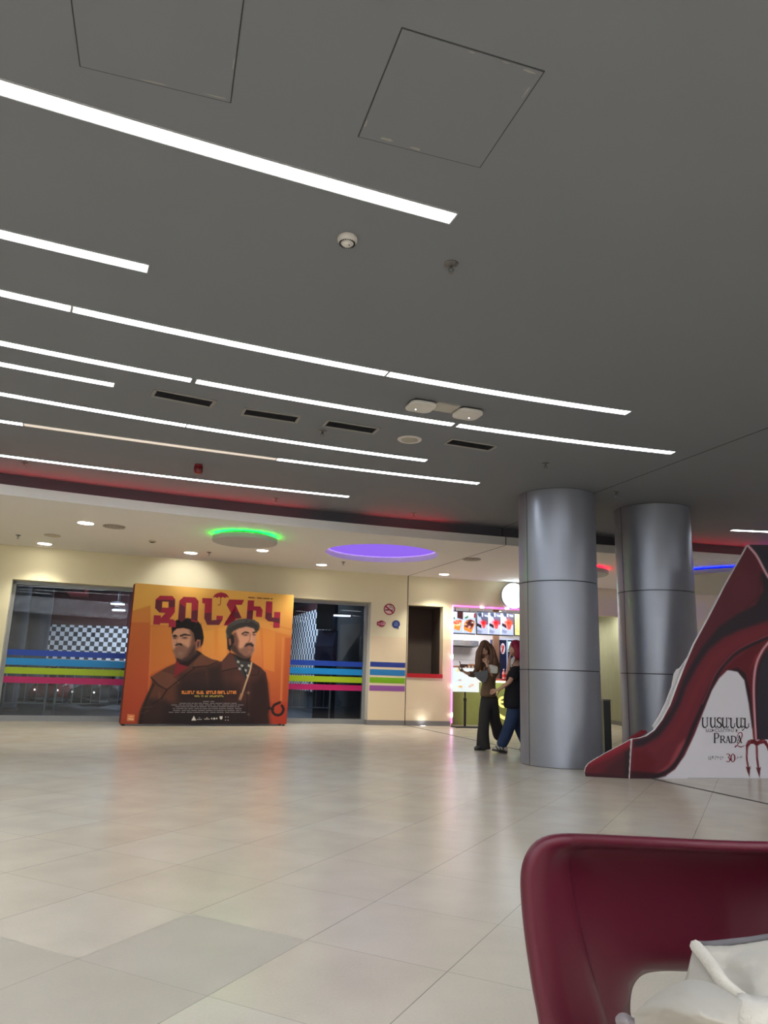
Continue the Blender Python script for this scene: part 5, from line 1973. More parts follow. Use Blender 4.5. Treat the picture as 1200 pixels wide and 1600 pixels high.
# downlights inside the stall
for k, (a, d) in enumerate([(0.25, 0.6), (0.75, 1.1), (1.25, 0.6), (2.1, 0.6), (1.8, 1.7), (0.7, 2.2)]):
    p = sp(a, d)
    tt = thing('downlight', ['round downlight in the stall ceiling at its left front corner', 'round downlight in the stall ceiling behind the left menu screens', 'round downlight in the stall ceiling over the middle screens', 'round downlight in the stall ceiling near the round sign', 'round downlight deep in the stall ceiling toward the fridge', 'round downlight deep in the stall over the hood'][k], 'downlight', (p.x, p.y, zc), 0, 'stall downlights')
    mb = MB(); mb.cyl((0, 0, 0.0), (0, 0, -0.006), 0.07, n=24); mb.build('lens', emit('stall_lamp', (255, 246, 250), 16), tt, local=True)
    mb = MB(); mb.lathe([(0.07, -0.001), (0.071, -0.009), (0.09, -0.008), (0.092, 0.0)], n=24); mb.build('rim', M_WPL, tt, local=True)
pL = sp(1.3, 1.4)
light('stall_light', 'AREA', (pL.x, pL.y, zc - 0.05), 70, (1, 0.97, 0.98), 1.6)

# ---- menu screens hung under the stall ceiling
DS = 0.75


def screen_board(x0, x1, ya, yb_, label, panels, paint, name='menu_screen'):
    """x0..x1, ya..yb photo pixels of the screen; glowing print"""
    a0_, z1_ = seat(x0, ya, DS); a1_, _ = seat(x1, ya, DS)
    z0_ = seat((x0 + x1) / 2, yb_, DS)[1]
    c = sp((a0_ + a1_) / 2, DS)
    t = thing(name, label, 'menu screen', (c.x, c.y, z0_), 0, 'menu screens over the stall counter')
    bd = Board(sp(a0_, DS), sp(a1_, DS))
    mb = MB()
    mb.prism([bd.w(-0.008, z0_ - 0.02, -0.005), bd.w(bd.L + 0.008, z0_ - 0.02, -0.005), bd.w(bd.L + 0.008, z1_ + 0.02, -0.005), bd.w(-0.008, z1_ + 0.02, -0.005)], bd.n.to_3d() * -0.05)
    mb.build('casing', mat('screen_black', (24, 26, 32), 0.4), t)
    mb = MB()
    for s in (0.2, 0.8):
        p = bd.w(bd.L * s, z1_, -0.03)
        mb.cyl((p.x, p.y, z1_), (p.x, p.y, zc), 0.012, n=8)
    mb.build('hanger', mat('screen_black', (24, 26, 32)), t)
    print_sheet('picture', bd, [(0, z0_), (bd.L, z0_), (bd.L, z1_), (0, z1_)], 0.012, paint, lambda px: (px - np.array([700.0, 945.0])) * 10.435, printed('screen_glow', 0.3, 0.85), t, 0.004)
    return t


def paint_waffle(k):
    k.c = np.ones((len(k.p), 3)) * np.array((176, 200, 232.0))
    k.fill([(60, 100), (140, 100), (140, 220), (60, 220)], (210, 222, 240), 6)
    k.fill([(152, 105), (250, 110), (246, 240), (150, 215)], (66, 38, 38), 8)
    k.fill([(262, 108), (450, 118), (450, 215), (262, 205)], (208, 214, 228), 8)
    k.fill([(425, 140), (450, 140), (448, 220), (418, 205)], (150, 40, 56), 8)
    k.fill([(80, 195), (110, 200), (115, 235), (78, 230)], (66, 120, 50), 8)
    k.fill([(270, 205), (330, 178), (330, 205), (290, 230)], (60, 120, 52), 8)
    k.fill([(60, 330), (85, 270), (130, 250), (200, 240), (225, 270), (205, 370), (185, 425), (75, 385)], (232, 140, 58), 6)
    k.fill([(78, 330), (190, 345), (215, 260), (120, 250)], (244, 196, 140), 8)
    for (x, y) in ((110, 290), (140, 268), (180, 275), (130, 305), (165, 300), (205, 265)):
        k.glow((x, y), 16, 12, (206, 36, 40), 0.95)
    for (x, y) in ((95, 335), (150, 335), (190, 320)):
        k.glow((x, y), 18, 10, (252, 236, 206), 0.8)
    k.fill([(255, 380), (262, 300), (310, 250), (370, 235), (430, 260), (436, 320), (380, 460), (262, 410)], (236, 138, 54), 6)
    k.fill([(262, 350), (310, 255), (370, 240), (432, 270), (410, 350), (370, 400)], (74, 34, 34), 10)
    for (x, y, c) in ((290, 320, (246, 206, 150)), (350, 355, (240, 180, 170)), (400, 290, (244, 226, 208)), (320, 270, (226, 150, 90)), (345, 375, (236, 170, 160)), (385, 320, (60, 24, 28)), (345, 280, (52, 24, 28))):
        k.glow((x, y), 24, 17, c, 0.95)
    k.stroke([(253, 100), (247, 470)], 8, (240, 244, 250), 3)


def paint_berry(k):
    k.c = np.ones((len(k.p), 3)) * np.array((172, 186, 216.0))
    for i, x in enumerate((470, 672, 880)):
        s = 1 + 0.16 * i
        k.fill([(x, 115), (x + 190, 118), (x + 190, 320), (x + 120, 330), (x + 60, 200)], (70, 76, 98), 12, 0.9)
        k.fill([(x + 10, 150), (x + 60, 130), (x + 90, 170), (x + 40, 200)], (44, 52, 72), 10, 0.9)
        k.fill([(x + 80, 125), (x + 100, 125), (x + 102, 200), (x + 82, 190)], (200, 210, 230), 5, 0.8)
        k.fill([(x + 120, 160), (x + 190, 175), (x + 190, 200), (x + 130, 190)], (190, 204, 228), 8, 0.8)
        k.fill([(x + 5, 300), (x + 75, 330), (x + 75, 385), (x, 340)], (26, 28, 38), 8)
        k.fill([(x + 10, 400), (x + 90, 430), (x + 60, 470), (x, 450)], (120, 130, 160), 18, 0.8)
        cx, cy = x + 108, 305
        k.fill([(cx - 46 * s, cy - 30), (cx + 46 * s, cy - 26), (cx + 24 * s, cy + 74 * s), (cx - 16 * s, cy + 76 * s)], (236, 84, 82), 6)
        k.glow((cx, cy - 14), 46 * s, 36 * s, (226, 30, 38) if i < 2 else (230, 74, 40), 1.0)
        k.glow((cx, cy - 10), 14, 12, (150, 14, 26), 0.9)
        k.stroke([(cx - 40, cy - 10), (cx - 14 * s, cy + 70 * s)], 8, (246, 214, 214), 4, 0.7)
        k.stroke([(x + 195, 110), (x + 190, 500)], 11, (236, 242, 250), 4)
    k.glow((980, 230), 6, 60, (210, 70, 50), 0.7)


def paint_yellow(k):
    k.c = np.ones((len(k.p), 3)) * np.array((226, 222, 140.0))
    k.stroke([(1110, 400), (1150, 450)], 14, (170, 150, 60), 8, 0.8)
    k.stroke([(1095, 100), (1095, 520)], 10, (240, 236, 190), 6)


def P5(x, y):
    return (700 + x / 10.435, 945 + y / 10.435)


screen_board(704.5, 742.4, P5(0, 108)[1], P5(0, 462)[1], 'left menu screen over the stall showing two topped waffles', 2, paint_waffle)
screen_board(745.6, 801.6, P5(0, 118)[1], P5(0, 484)[1], 'menu screen over the stall showing three red berry cups', 3, paint_berry)
screen_board(804.4, 836, P5(0, 150)[1], P5(0, 500)[1], 'pale yellow menu screen over the stall half hidden by the near column', 1, paint_yellow)

# ---- counter with glowing olive front
DC = 0.45
t = thing('stall_counter', 'olive green stall counter with a glowing yellow e emblem behind the two people', 'counter', (sp(1.4, DC).x, sp(1.4, DC).y, 0))
mb = MB(); mb.bar(sp(0.02, DC + 0.3), sp(SW - 0.02, DC + 0.3), 0.56, 0.0, 0.98)
mb.build('body', mat('olive_counter', (150, 160, 92), 0.45, var=0.05), t)
mb = MB(); mb.bar(sp(0.02, DC + 0.29), sp(SW - 0.02, DC + 0.29), 0.62, 0.98, 1.02)
mb.build('worktop', mat('counter_top_red', (140, 40, 44), 0.3), t)
cb = Board(sp(0, DC + 0.02), sp(1, DC + 0.02))
def P4(x, y):
    return (680 + x / 5.1625, 890 + y / 5.1625)
mb = MB()
a_, z_ = cb.loc(*P4(548, 1068))
R1 = abs(cb.loc(*P4(548, 1022))[1] - z_)
def arc_on(mb, cx, cz, r, w, a0, a1, off, sq=1.0, n=40):
    L = []
    for i in range(n + 1):
        a = math.radians(a0 + (a1 - a0) * i / n)
        L.append((a, r))
    V = [cb.w(cx + math.cos(a) * (r - w / 2), cz + math.sin(a) * (r - w / 2) * sq, off) for a, r in L] + [cb.w(cx + math.cos(a) * (r + w / 2), cz + math.sin(a) * (r + w / 2) * sq, off) for a, r in L]
    k = n + 1
    mb.add(V, [(i, i + 1, k + i + 1, k + i) for i in range(n)])
arc_on(mb, a_, z_, R1 * 0.8, R1 * 0.42, 20, 330, 0.012)
zz_ = z_ + R1 * 0.0
V = [cb.w(a_ - R1 * 0.8, zz_ - R1 * 0.16, 0.0125), cb.w(a_ + R1 * 0.95, zz_ - R1 * 0.16, 0.0125), cb.w(a_ + R1 * 0.95, zz_ + R1 * 0.16, 0.0125), cb.w(a_ - R1 * 0.8, zz_ + R1 * 0.16, 0.0125)]
mb.quad(*V)
ax, az = cb.loc(*P4(590, 1075))
rx = abs(cb.loc(*P4(482, 1130))[0] - ax) * 1.08
arc_on(mb, ax, az, rx, rx * 0.2, 180, 330, 0.012)
mb.build('emblem', emit('emblem_yellow', (255, 240, 140), 0.75, base=(230, 220, 130)), t)
mb = MB()
c0, c1 = sp(0.75, DC + 0.012), sp(1.6, DC + 0.012)
mb.bar(c0, c1, 0.012, 0.93, 0.975)
mb.build('light_line', emit('counter_glow', (250, 255, 190), 1.0), t)
light('counter_lamp', 'AREA', (sp(1.15, DC - 0.16).x, sp(1.15, DC - 0.16).y, 1.02), 1.2, (0.97, 1.0, 0.72), 0.5, direction=(N.x, N.y, -1.2))

# ---- poster stand in front of the counter
pbse = at_z(727, 1137, 0)
t = thing('sign_stand', 'white board with small snack drawings on a black pole stand', 'sign stand', (pbse.x, pbse.y, 0))
ang = math.atan2(T.y, T.x)
def sl(x, d, z):
    q = Vector((pbse.x, pbse.y)) + T * x + N * d
    return Vector((q.x, q.y, z))
wb = Board(sl(-1, 0, 0).xy, sl(1, 0, 0).xy)
q0 = wb.loc(706.5, 1043); q1 = wb.loc(748.5, 1043); zlo = wb.loc(725, 1081)[1]
mb = MB()
mb.prism([wb.w(q0[0], zlo, 0), wb.w(q1[0], zlo, 0), wb.w(q1[0], q0[1], 0), wb.w(q0[0], q0[1], 0)], wb.n.to_3d() * -0.02)
mb.build('board', mat('sign_board_white', (236, 238, 238), 0.5), t)


def paint_sign(k):
    k.c = k.grad(60, (226, 246, 250), 480, (240, 248, 250), 0)
    k.glow((110, 480), 60, 100, (246, 250, 236), 0.5)
    k.glow((150, 175), 13, 24, (240, 196, 60), 1.0)
    k.glow((150, 175), 6, 12, (246, 224, 120), 1.0)
    k.glow((115, 250), 9, 9, (196, 226, 190), 0.8)
    k.fill([(152, 325), (170, 312), (212, 320), (206, 334), (165, 338)], (200, 166, 176), 5)
    k.fill([(150, 425), (178, 412), (232, 420), (226, 440), (180, 448)], (240, 186, 120), 5)
    k.glow((190, 425), 20, 8, (232, 140, 80), 0.6)
    k.glow((215, 462), 14, 9, (170, 180, 200), 0.8)
    k.fill([(318, 425), (372, 392), (408, 388), (402, 412), (345, 440), (322, 442)], (226, 172, 140), 5)
    k.fill([(338, 422), (390, 396), (392, 408), (345, 434)], (240, 214, 190), 4)
    k.glow((430, 340), 9, 8, (200, 220, 226), 0.8)
    k.glow((150, 325), 5, 4, (220, 150, 150), 0.6)


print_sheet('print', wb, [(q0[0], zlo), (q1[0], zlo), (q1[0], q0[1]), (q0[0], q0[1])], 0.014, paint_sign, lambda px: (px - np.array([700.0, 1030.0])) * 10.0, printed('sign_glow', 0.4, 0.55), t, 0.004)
mb = MB(); p = sl(0, 0.03, 0); mb.cyl((p.x, p.y, 0.03), (p.x, p.y, 0.58), 0.026, n=16); mb.build('pole', M_BLK, t, smooth='auto')
mb = MB(); mb.cyl((p.x, p.y, 0.56), (p.x, p.y, zlo + 0.2), 0.016, n=14); mb.build('inner_pole', M_BLK, t, smooth='auto')
mb = MB(); mb.cyl((p.x, p.y, 0.54), (p.x, p.y, 0.6), 0.034, n=16); mb.build('clamp', M_BLK, t, smooth='auto')
mb = MB(); c = sl(0.08, 0.05, 0.012); mb.box(c, (0.66, 0.34, 0.022), ang); mb.build('base', M_BLK, t, bevel=0.004)

# ---- things behind the counter
# extractor hood
DH = 2.5
a0_, z0_ = seat(707, 1008.5, DH); a1_, z1_ = seat(748, 1004, DH)
t = thing('extractor_hood', 'wide stainless extractor hood on the white plank wall of the stall', 'hood', (sp(0.6, DH).x, sp(0.6, DH).y, z0_))
M_SS = mat('stainless', (200, 202, 204), 0.25, metal=0.9)
mb = MB(); mb.bar(sp(0.03, DH + 0.2), sp(a1_, DH + 0.2), 0.42, z0_, z0_ + 0.16); mb.build('canopy', M_SS, t, bevel=0.01)
mb = MB(); mb.bar(sp(0.25, DH + 0.3), sp(0.65, DH + 0.3), 0.25, z0_ + 0.16, zc); mb.build('duct', mat('duct_white', (224, 224, 224), 0.5), t)
mb = MB(); mb.bar(sp(0.06, DH + 0.2), sp(a1_ - 0.04, DH + 0.2), 0.36, z0_ - 0.012, z0_ + 0.004); mb.build('filter', mat('filter_dark', (60, 62, 64), 0.5), t)
# back bench that carries the trays
t = thing('back_bench', 'white work bench along the back of the stall under the hood', 'bench', (sp(0.6, 2.3).x, sp(0.6, 2.3).y, 0))
mb = MB(); mb.bar(sp(0.02, 2.55), sp(2.4, 2.55), 0.62, 0.08, 0.9); mb.build('body', mat('bench_white', (214, 214, 214), 0.5), t)
mb = MB(); mb.bar(sp(0.02, 2.54), sp(2.4, 2.54), 0.66, 0.9, 0.94); mb.build('worktop', M_SS, t)
# box of cones and stacked cups on the counter
DB = 0.6
def item(u, v, d=DB):
    a, z = seat(u, v, d)
    return sp(a, d), z
M_CONE = mat('waffle_cone', (196, 140, 84), 0.7, var=0.2, scale=60)
M_CUPW = mat('cup_white', (236, 230, 222), 0.5)
M_BRN = mat('box_brown', (84, 62, 52), 0.6)
aq, _ = seat(734, 1030, DB)
pz = 1.02
p = sp(aq, DB)
t = thing('cup_rack', 'brown rack holding small cups on the stall counter behind the white board', 'rack', (p.x, p.y, pz))
mb = MB()
mb.bar(p - T * 0.2 + N * 0.09, p + T * 0.2 + N * 0.09, 0.02, pz, pz + 0.30)
mb.bar(p - T * 0.2 - N * 0.08, p + T * 0.2 - N * 0.08, 0.012, pz, pz + 0.06)
mb.build('back_panel', M_BRN, t)
for zz in (0.0, 0.15):
    mb = MB(); mb.bar(p - T * 0.2, p + T * 0.2, 0.18, pz + zz, pz + zz + 0.012); mb.build('shelf', M_BRN, t)
protoc = None
k = 0
for zz in (0.012, 0.162, 0.30):
    for i in range(4 if zz < 0.3 else 2):
        q = p + T * (-0.10 + 0.082 * i + (0.08 if zz > 0.29 else 0)) - N * 0.03
        if protoc is None:
            mb = MB(); mb.lathe([(0.022, 0.0), (0.032, 0.075), (0.034, 0.078), (0.028, 0.078)], n=14)
            protoc = mb.build('paper_cup', M_CUPW, smooth='auto')
            mb = MB(); mb.lathe([(0.026, 0.022), (0.0325, 0.055)], n=14); mb.build('sleeve', M_CONE, protoc, local=True)
            o = protoc
        else:
            o = protoc.copy(); C.objects.link(o)
            for ch in list(protoc.children):
                c = ch.copy(); C.objects.link(c); c.parent = o
        o.location = (q.x, q.y, pz + zz if zz < 0.3 else pz + 0.24)
        tag(o, 'small white paper cup with brown sleeve in the rack on the stall counter', 'cup', 'paper cups in the rack')
        k += 1
# round peach board
p, z = item(713, 1036.5, 0.48)
o = MB(); o.cyl((0, -0.012, 0.13), (0, 0.012, 0.13), 0.13, n=32)
o = o.build('round_board', mat('peach_board', (228, 178, 138), 0.6), smooth='auto')
o.location = (p.x, p.y, 1.02); o.rotation_euler = (0, 0, ang)
tag(o, 'round peach coloured board standing on the counter at the stall left edge', 'board')

# drinks fridge
DF = 1.5
a0_, z1_ = seat(780.5, 998, DF); a1_, _ = seat(812, 998, DF)
a2_, _ = seat(792.5, 1000, DF)
c = sp((a0_ + a1_) / 2 + 0.15, DF + 0.3)
t = thing('drinks_fridge', 'dark blue drinks fridge with red and white emblem and lit cyan screen', 'fridge', (c.x, c.y, 0))
fw0, fw1 = a0_, a1_ + 0.35
mb = MB(); mb.bar(sp(fw0, DF + 0.32), sp(fw1, DF + 0.32), 0.6, 0.06, z1_); mb.build('cabinet', mat('fridge_navy', (22, 36, 78), 0.35), t, bevel=0.012)
mb = MB(); mb.bar(sp(fw0 - 0.005, DF + 0.01), sp(fw1 + 0.005, DF + 0.01), 0.03, z1_ - 0.025, z1_ + 0.02); mb.build('top_trim', mat('fridge_trim', (190, 204, 226), 0.4), t)
mb = MB(); mb.bar(sp(a2_ - 0.012, DF + 0.005), sp(a2_ + 0.012, DF + 0.005), 0.03, 0.1, z1_ - 0.02); mb.build('door_edge', mat('fridge_trim', (190, 204, 226)), t)
mb = MB(); mb.bar(sp(a2_ + 0.03, DF + 0.008), sp(fw1 - 0.03, DF + 0.008), 0.012, z1_ - 0.30, z1_ - 0.06); mb.build('screen', emit('screen_cyan', (70, 215, 225), 1.6), t)
fb = Board(sp(fw0, DF + 0.016), sp(a2_, DF + 0.016))
mb = MB()
cx_, cz_ = fb.loc(*P5(893, 715))
rx_ = abs(fb.loc(*P5(932, 715))[0] - cx_); rz_ = abs(fb.loc(*P5(893, 625))[1] - cz_)
poly_on(mb, fb, [(cx_ + rx_ * math.cos(a), cz_ + rz_ * math.sin(a)) for a in np.linspace(0, 2 * PI, 28, endpoint=False)], 0.004)
mb.mi = 1
poly_on(mb, fb, [(cx_ - rx_ * .6, cz_ - rz_ * .7), (cx_ - rx_ * .1, cz_ - rz_ * .75), (cx_ + rx_ * .5, cz_ + rz_ * .2), (cx_ + rx_ * .55, cz_ + rz_ * .6), (cx_ + rx_ * .1, cz_ + rz_ * .6), (cx_ - rx_ * .3, cz_ - rz_ * .1)], 0.007)
poly_on(mb, fb, [(cx_ - rx_ * .6, cz_ + rz_ * .1), (cx_ - rx_ * .2, cz_ + rz_ * .2), (cx_ - rx_ * .2, cz_ + rz_ * .75), (cx_ - rx_ * .55, cz_ + rz_ * .6)], 0.007)
mb.build('emblem', [mat('emblem_white', (232, 232, 238), 0.5), mat('emblem_red', (190, 32, 48), 0.5)], t)
# red capped bottles in front of the fridge
for k, (u, lab) in enumerate(((787, 'clear bottle with red label on the stall counter, left of the pair'), (792, 'clear bottle with red label on the stall counter, right of the pair'))):
    p, z = item(u, 1040, 0.55)
    t = thing('bottle', lab, 'bottle', (p.x, p.y, 1.02), 0, 'bottles on the stall counter')
    mb = MB(); mb.lathe([(0.035, 0.0), (0.037, 0.02), (0.037, 0.13), (0.015, 0.18), (0.014, 0.205)], n=16); mb.build('body', mat('bottle_pink', (214, 150, 150), 0.2), t, smooth='auto', local=True)
    mb = MB(); mb.lathe([(0.0375, 0.04), (0.0385, 0.045), (0.0385, 0.1), (0.0375, 0.105)], n=16); mb.build('label', mat('label_red', (190, 40, 48), 0.5), t, local=True)
    mb = MB(); mb.cyl((0, 0, 0.2), (0, 0, 0.225), 0.017, n=12); mb.build('cap', M_CUPW, t, local=True)

# ---- round lit sign over the stall
sgn = WP.hit(799.3, 931.8)[2]
sl_, zl_ = WP.hit(779.5, 931.8)[0], 0
R_s = abs(WP.hit(799.3, 912)[1] - WP.hit(799.3, 931.8)[1])
tn = WP.tangent(WP.hit(799.3, 931.8)[0]); nn = Vector((tn.y, -tn.x))
t = thing('round_sign', 'round glowing white sign above the snack stall beside the near column', 'sign', sgn)
p = sgn + nn.to_3d() * 0.12
mb = MB(); mb.cyl(sgn + nn.to_3d() * 0.045, p, R_s, n=48); mb.build('casing', mat('sign_casing', (150, 154, 154), 0.5), t, smooth='auto')
mb = MB(); mb.cyl(p, p + nn.to_3d() * 0.012, R_s * 0.985, n=48); mb.build('lit_face', emit('sign_face', (222, 250, 255), 1.25), t)
bs = Board((p.x - tn.x, p.y - tn.y), (p.x + tn.x, p.y + tn.y), 0.013)
mb = MB()
def P3(x, y):
    return (770 + x / 26.667, 900 + y / 26.667)
def bstroke(mb, bd, pts, w_, off):
    stroke_on(mb, bd, pts, w_, off)
bstroke(mb, bs, [P3(460, 890), P3(480, 830), P3(510, 820)], 0.9, 0.002)
bstroke(mb, bs, [P3(580, 840), P3(600, 880), P3(650, 900), P3(700, 880), P3(730, 840)], 0.9, 0.002)
bstroke(mb, bs, [P3(800, 840), P3(830, 890), P3(900, 910)], 0.9, 0.002)
bstroke(mb, bs, [P3(650, 720), P3(680, 760), P3(710, 720)], 0.9, 0.002)
bstroke(mb, bs, [P3(640, 430), P3(760, 430), P3(850, 470)], 0.9, 0.002)
mb.build('emblem', emit('sign_mark', (175, 222, 226), 1.1), t)
light('sign_glow', 'POINT', (p.x + nn.x * 0.15, p.y + nn.y * 0.15, HL - 0.18), 4, (0.8, 1, 1), 0.1)

# ---- stickers on the pillar
def sign_board(s_mid):
    tn = WP.tangent(s_mid)
    q = WP.at(s_mid, -0.004)
    return Board((q.x - tn.x, q.y - tn.y), (q.x + tn.x, q.y + tn.y))


sb2 = sign_board((s_j1 + s_jt) / 2)
def P2(x, y):
    return (575 + x / 18.46, 935 + y / 18.46)
def px_circle(cx, cy, r, n=40, a0=0, a1=360):
    return [P2(cx + r * math.cos(math.radians(a0 + (a1 - a0) * i / n)), cy + r * math.sin(math.radians(a0 + (a1 - a0) * i / n))) for i in range(n + (0 if a1 - a0 == 360 else 1))]
M_SWH = mat('sticker_pale', (230, 196, 196), 0.5); M_SRD = mat('sticker_crimson', (158, 28, 66), 0.5)
M_SBK = mat('sticker_black', (28, 24, 30), 0.5); M_SGY = mat('sticker_grey', (96, 92, 92), 0.5)
M_SBL = mat('sticker_blue', (42, 58, 132), 0.5); M_SLB = mat('sticker_pale_blue', (130, 150, 200), 0.5)
pp = sb2.w(*sb2.loc(*P2(615, 315)))
t = thing('no_smoking_sign', 'round red ringed no smoking sticker on the pillar', 'sticker', pp, 0)
mb = MB(); poly_on(mb, sb2, [sb2.loc(*q) for q in px_circle(615, 315, 160)], 0.002); mb.build('disc', M_SWH, t)
mb = MB()
stroke_on(mb, sb2, px_circle(615, 315, 148, 48, 0, 359.9), 1.7, 0.0055)
stroke_on(mb, sb2, [P2(500, 220), P2(725, 415)], 2.2, 0.0062)
mb.build('ring_and_bar', M_SRD, t)
mb = MB()
stroke_on(mb, sb2, [P2(498, 332), P2(600, 338)], 1.7, 0.0056)
stroke_on(mb, sb2, [P2(655, 340), P2(720, 342)], 1.2, 0.0056)
mb.build('cigarette', M_SBK, t)
mb = MB()
stroke_on(mb, sb2, crom([P2(605, 200), P2(640, 190), P2(655, 225), P2(620, 245), P2(665, 270), P2(705, 255), P2(720, 310)], 5), 0.6, 0.0057)
stroke_on(mb, sb2, crom([P2(625, 185), P2(670, 200), P2(665, 235), P2(700, 250), P2(735, 290)], 5), 0.5, 0.0057)
mb.build('smoke_curl', M_SGY, t)
# wireless sticker
pp = sb2.w(*sb2.loc(*P2(380, 730)))
t = thing('wifi_sticker', 'crimson wireless sticker on the pillar under the no smoking sign', 'sticker', pp, 0)
mb = MB(); poly_on(mb, sb2, [sb2.loc(*P2(*q)) for q in [(250, 700), (275, 668), (320, 665), (350, 640), (400, 635), (440, 655), (470, 670), (505, 690), (508, 745), (480, 790), (440, 815), (390, 825), (340, 810), (300, 785), (260, 775)]], 0.002)
mb.build('badge', M_SRD, t)
mb = MB()
text_on(mb, sb2, 'Wi', [P2(282, 765), P2(372, 768), P2(372, 702), P2(282, 700)], 0.0055, True)
poly_on(mb, sb2, [sb2.loc(*P2(*q)) for q in [(385, 690), (485, 692), (488, 772), (385, 775)]], 0.0035, 0.001)
mb.mi = 1
text_on(mb, sb2, 'Fi', [P2(405, 762), P2(462, 762), P2(462, 704), P2(405, 704)], 0.0062, True)
mb.build('lettering', [mat('sticker_pink', (236, 190, 200), 0.5), M_SRD], t)
# speech bubble sticker
pp = sb2.w(*sb2.loc(*P2(810, 750)))
t = thing('bubble_sticker', 'dark blue speech bubble sticker on the pillar beside the dark niche', 'sticker', pp, 0)
mb = MB(); bub = px_circle(810, 745, 112, 36, 75, 400)
poly_on(mb, sb2, [sb2.loc(*q) for q in [*px_circle(808, 745, 114, 40, 80, 385), P2(882, 820), P2(885, 888), P2(838, 862)]], 0.002); mb.build('bubble', M_SBL, t)
mb = MB()
for (x0, x1, y) in ((745, 775, 725), (785, 865, 722), (745, 860, 755), (750, 860, 785), (770, 850, 692)):
    stroke_on(mb, sb2, [P2(x0, y), P2(x1, y + 2)], 0.8, 0.0055)
mb.build('text_lines', M_SLB, t)

# ---- small uplight set in the floor before the niche wall
_su = WP.hit(658.5, 1110)[0]
_pu = WP.at(_su, -0.13)
p = Vector((_pu.x, _pu.y, 0))
t = thing('floor_uplight', 'small bright uplight in the floor washing the wall below the niche', 'floor light', (p.x, p.y, 0))
mb = MB(); mb.lathe([(0.055, 0.0), (0.06, 0.006), (0.085, 0.005), (0.088, 0.0)], n=28); mb.build('rim', M_ALU, t, local=True)
mb = MB(); mb.cyl((0, 0, 0.0), (0, 0, 0.005), 0.055, n=24); mb.build('lens', emit('uplight_lens', (255, 252, 245), 6), t, local=True)
light('uplight_beam', 'SPOT', (p.x, p.y, 0.02), 1.6, (0.92, 0.97, 1.0), 0.03, (-0.1, 0.45, 1), 120, 1.0)
# ================================================================ PEOPLE
def skin_mesh(nodes, edges, root, sub=2, material=None, name='body', parent=None, smooth_shade=True):
    """nodes: {key: (Vector, rx, ry)}; grows one continuous surface and returns the object"""
    keys = list(nodes)
    idx = {k: i for i, k in enumerate(keys)}
    me = bpy.data.meshes.new('sk')
    me.from_pydata([tuple(nodes[k][0]) for k in keys], [(idx[a], idx[b]) for a, b in edges], [])
    o = bpy.data.objects.new('sk', me)
    C.objects.link(o)
    sk = o.modifiers.new('skin', 'SKIN')
    sk.use_smooth_shade = True
    sk.branch_smoothing = 0.6
    if not me.skin_vertices:
        o.data.skin_vertices.new()
    lay = me.skin_vertices[0].data
    for k in keys:
        i = idx[k]
        lay[i].radius = (nodes[k][1], nodes[k][2])
        lay[i].use_root = (k == root)
    ss = o.modifiers.new('sub', 'SUBSURF')
    ss.levels = sub
    ss.render_levels = sub
    dg = bpy.context.evaluated_depsgraph_get()
    m2 = bpy.data.meshes.new_from_object(o.evaluated_get(dg))
    V = [v.co.copy() for v in m2.vertices]
    F = [tuple(p.vertices) for p in m2.polygons]
    bpy.data.objects.remove(o)
    bpy.data.meshes.remove(me)
    bpy.data.meshes.remove(m2)
    return V, F


def hand(nodes, edges, wrist, tag_, d, nrm, side, L=0.17, curl=0.5, thumb=True):
    """five fingers from the wrist node; d finger direction, nrm palm normal, side +-1 for the thumb side"""
    d = Vector(d).normalized()
    nrm = Vector(nrm)
    nrm = (nrm - d * nrm.dot(d)).normalized()
    w = d.cross(nrm).normalized() * side
    P = nodes[wrist][0]
    nodes[tag_ + 'palm'] = (P + d * L * 0.24, 0.030, 0.017)
    nodes[tag_ + 'knuck'] = (P + d * L * 0.46, 0.036, 0.014)
    edges += [(wrist, tag_ + 'palm'), (tag_ + 'palm', tag_ + 'knuck')]
    for i, (off, ln) in enumerate(((0.028, 0.40), (0.010, 0.45), (-0.010, 0.42), (-0.028, 0.33))):
        b = P + d * L * 0.55 + w * off
        k0 = '%sf%d0' % (tag_, i)
        nodes[k0] = (b, 0.0095, 0.009)
        edges.append((tag_ + 'knuck', k0))
        cur, dd, prev = b, d.copy(), k0
        for j, fr_ in enumerate((0.45, 0.32, 0.23)):
            dd = (Matrix.Rotation(curl * (0.5 + 0.35 * j), 3, d.cross(nrm).normalized()) @ dd).normalized()
            cur = cur + dd * ln * L * fr_ * 1.15
            k = '%sf%d%d' % (tag_, i, j + 1)
            nodes[k] = (cur, 0.0088 - 0.0008 * j, 0.0085 - 0.0008 * j)
            edges.append((prev, k))
            prev = k
    if thumb:
        b = P + d * L * 0.26 + w * 0.034
        nodes[tag_ + 't0'] = (b, 0.012, 0.011)
        nodes[tag_ + 't1'] = (b + (d * 0.7 + w * 0.6 + nrm * 0.4).normalized() * 0.036, 0.0105, 0.010)
        nodes[tag_ + 't2'] = (b + (d * 0.9 + w * 0.4 + nrm * 0.6).normalized() * 0.064, 0.009, 0.009)
        edges += [(tag_ + 'palm', tag_ + 't0'), (tag_ + 't0', tag_ + 't1'), (tag_ + 't1', tag_ + 't2')]


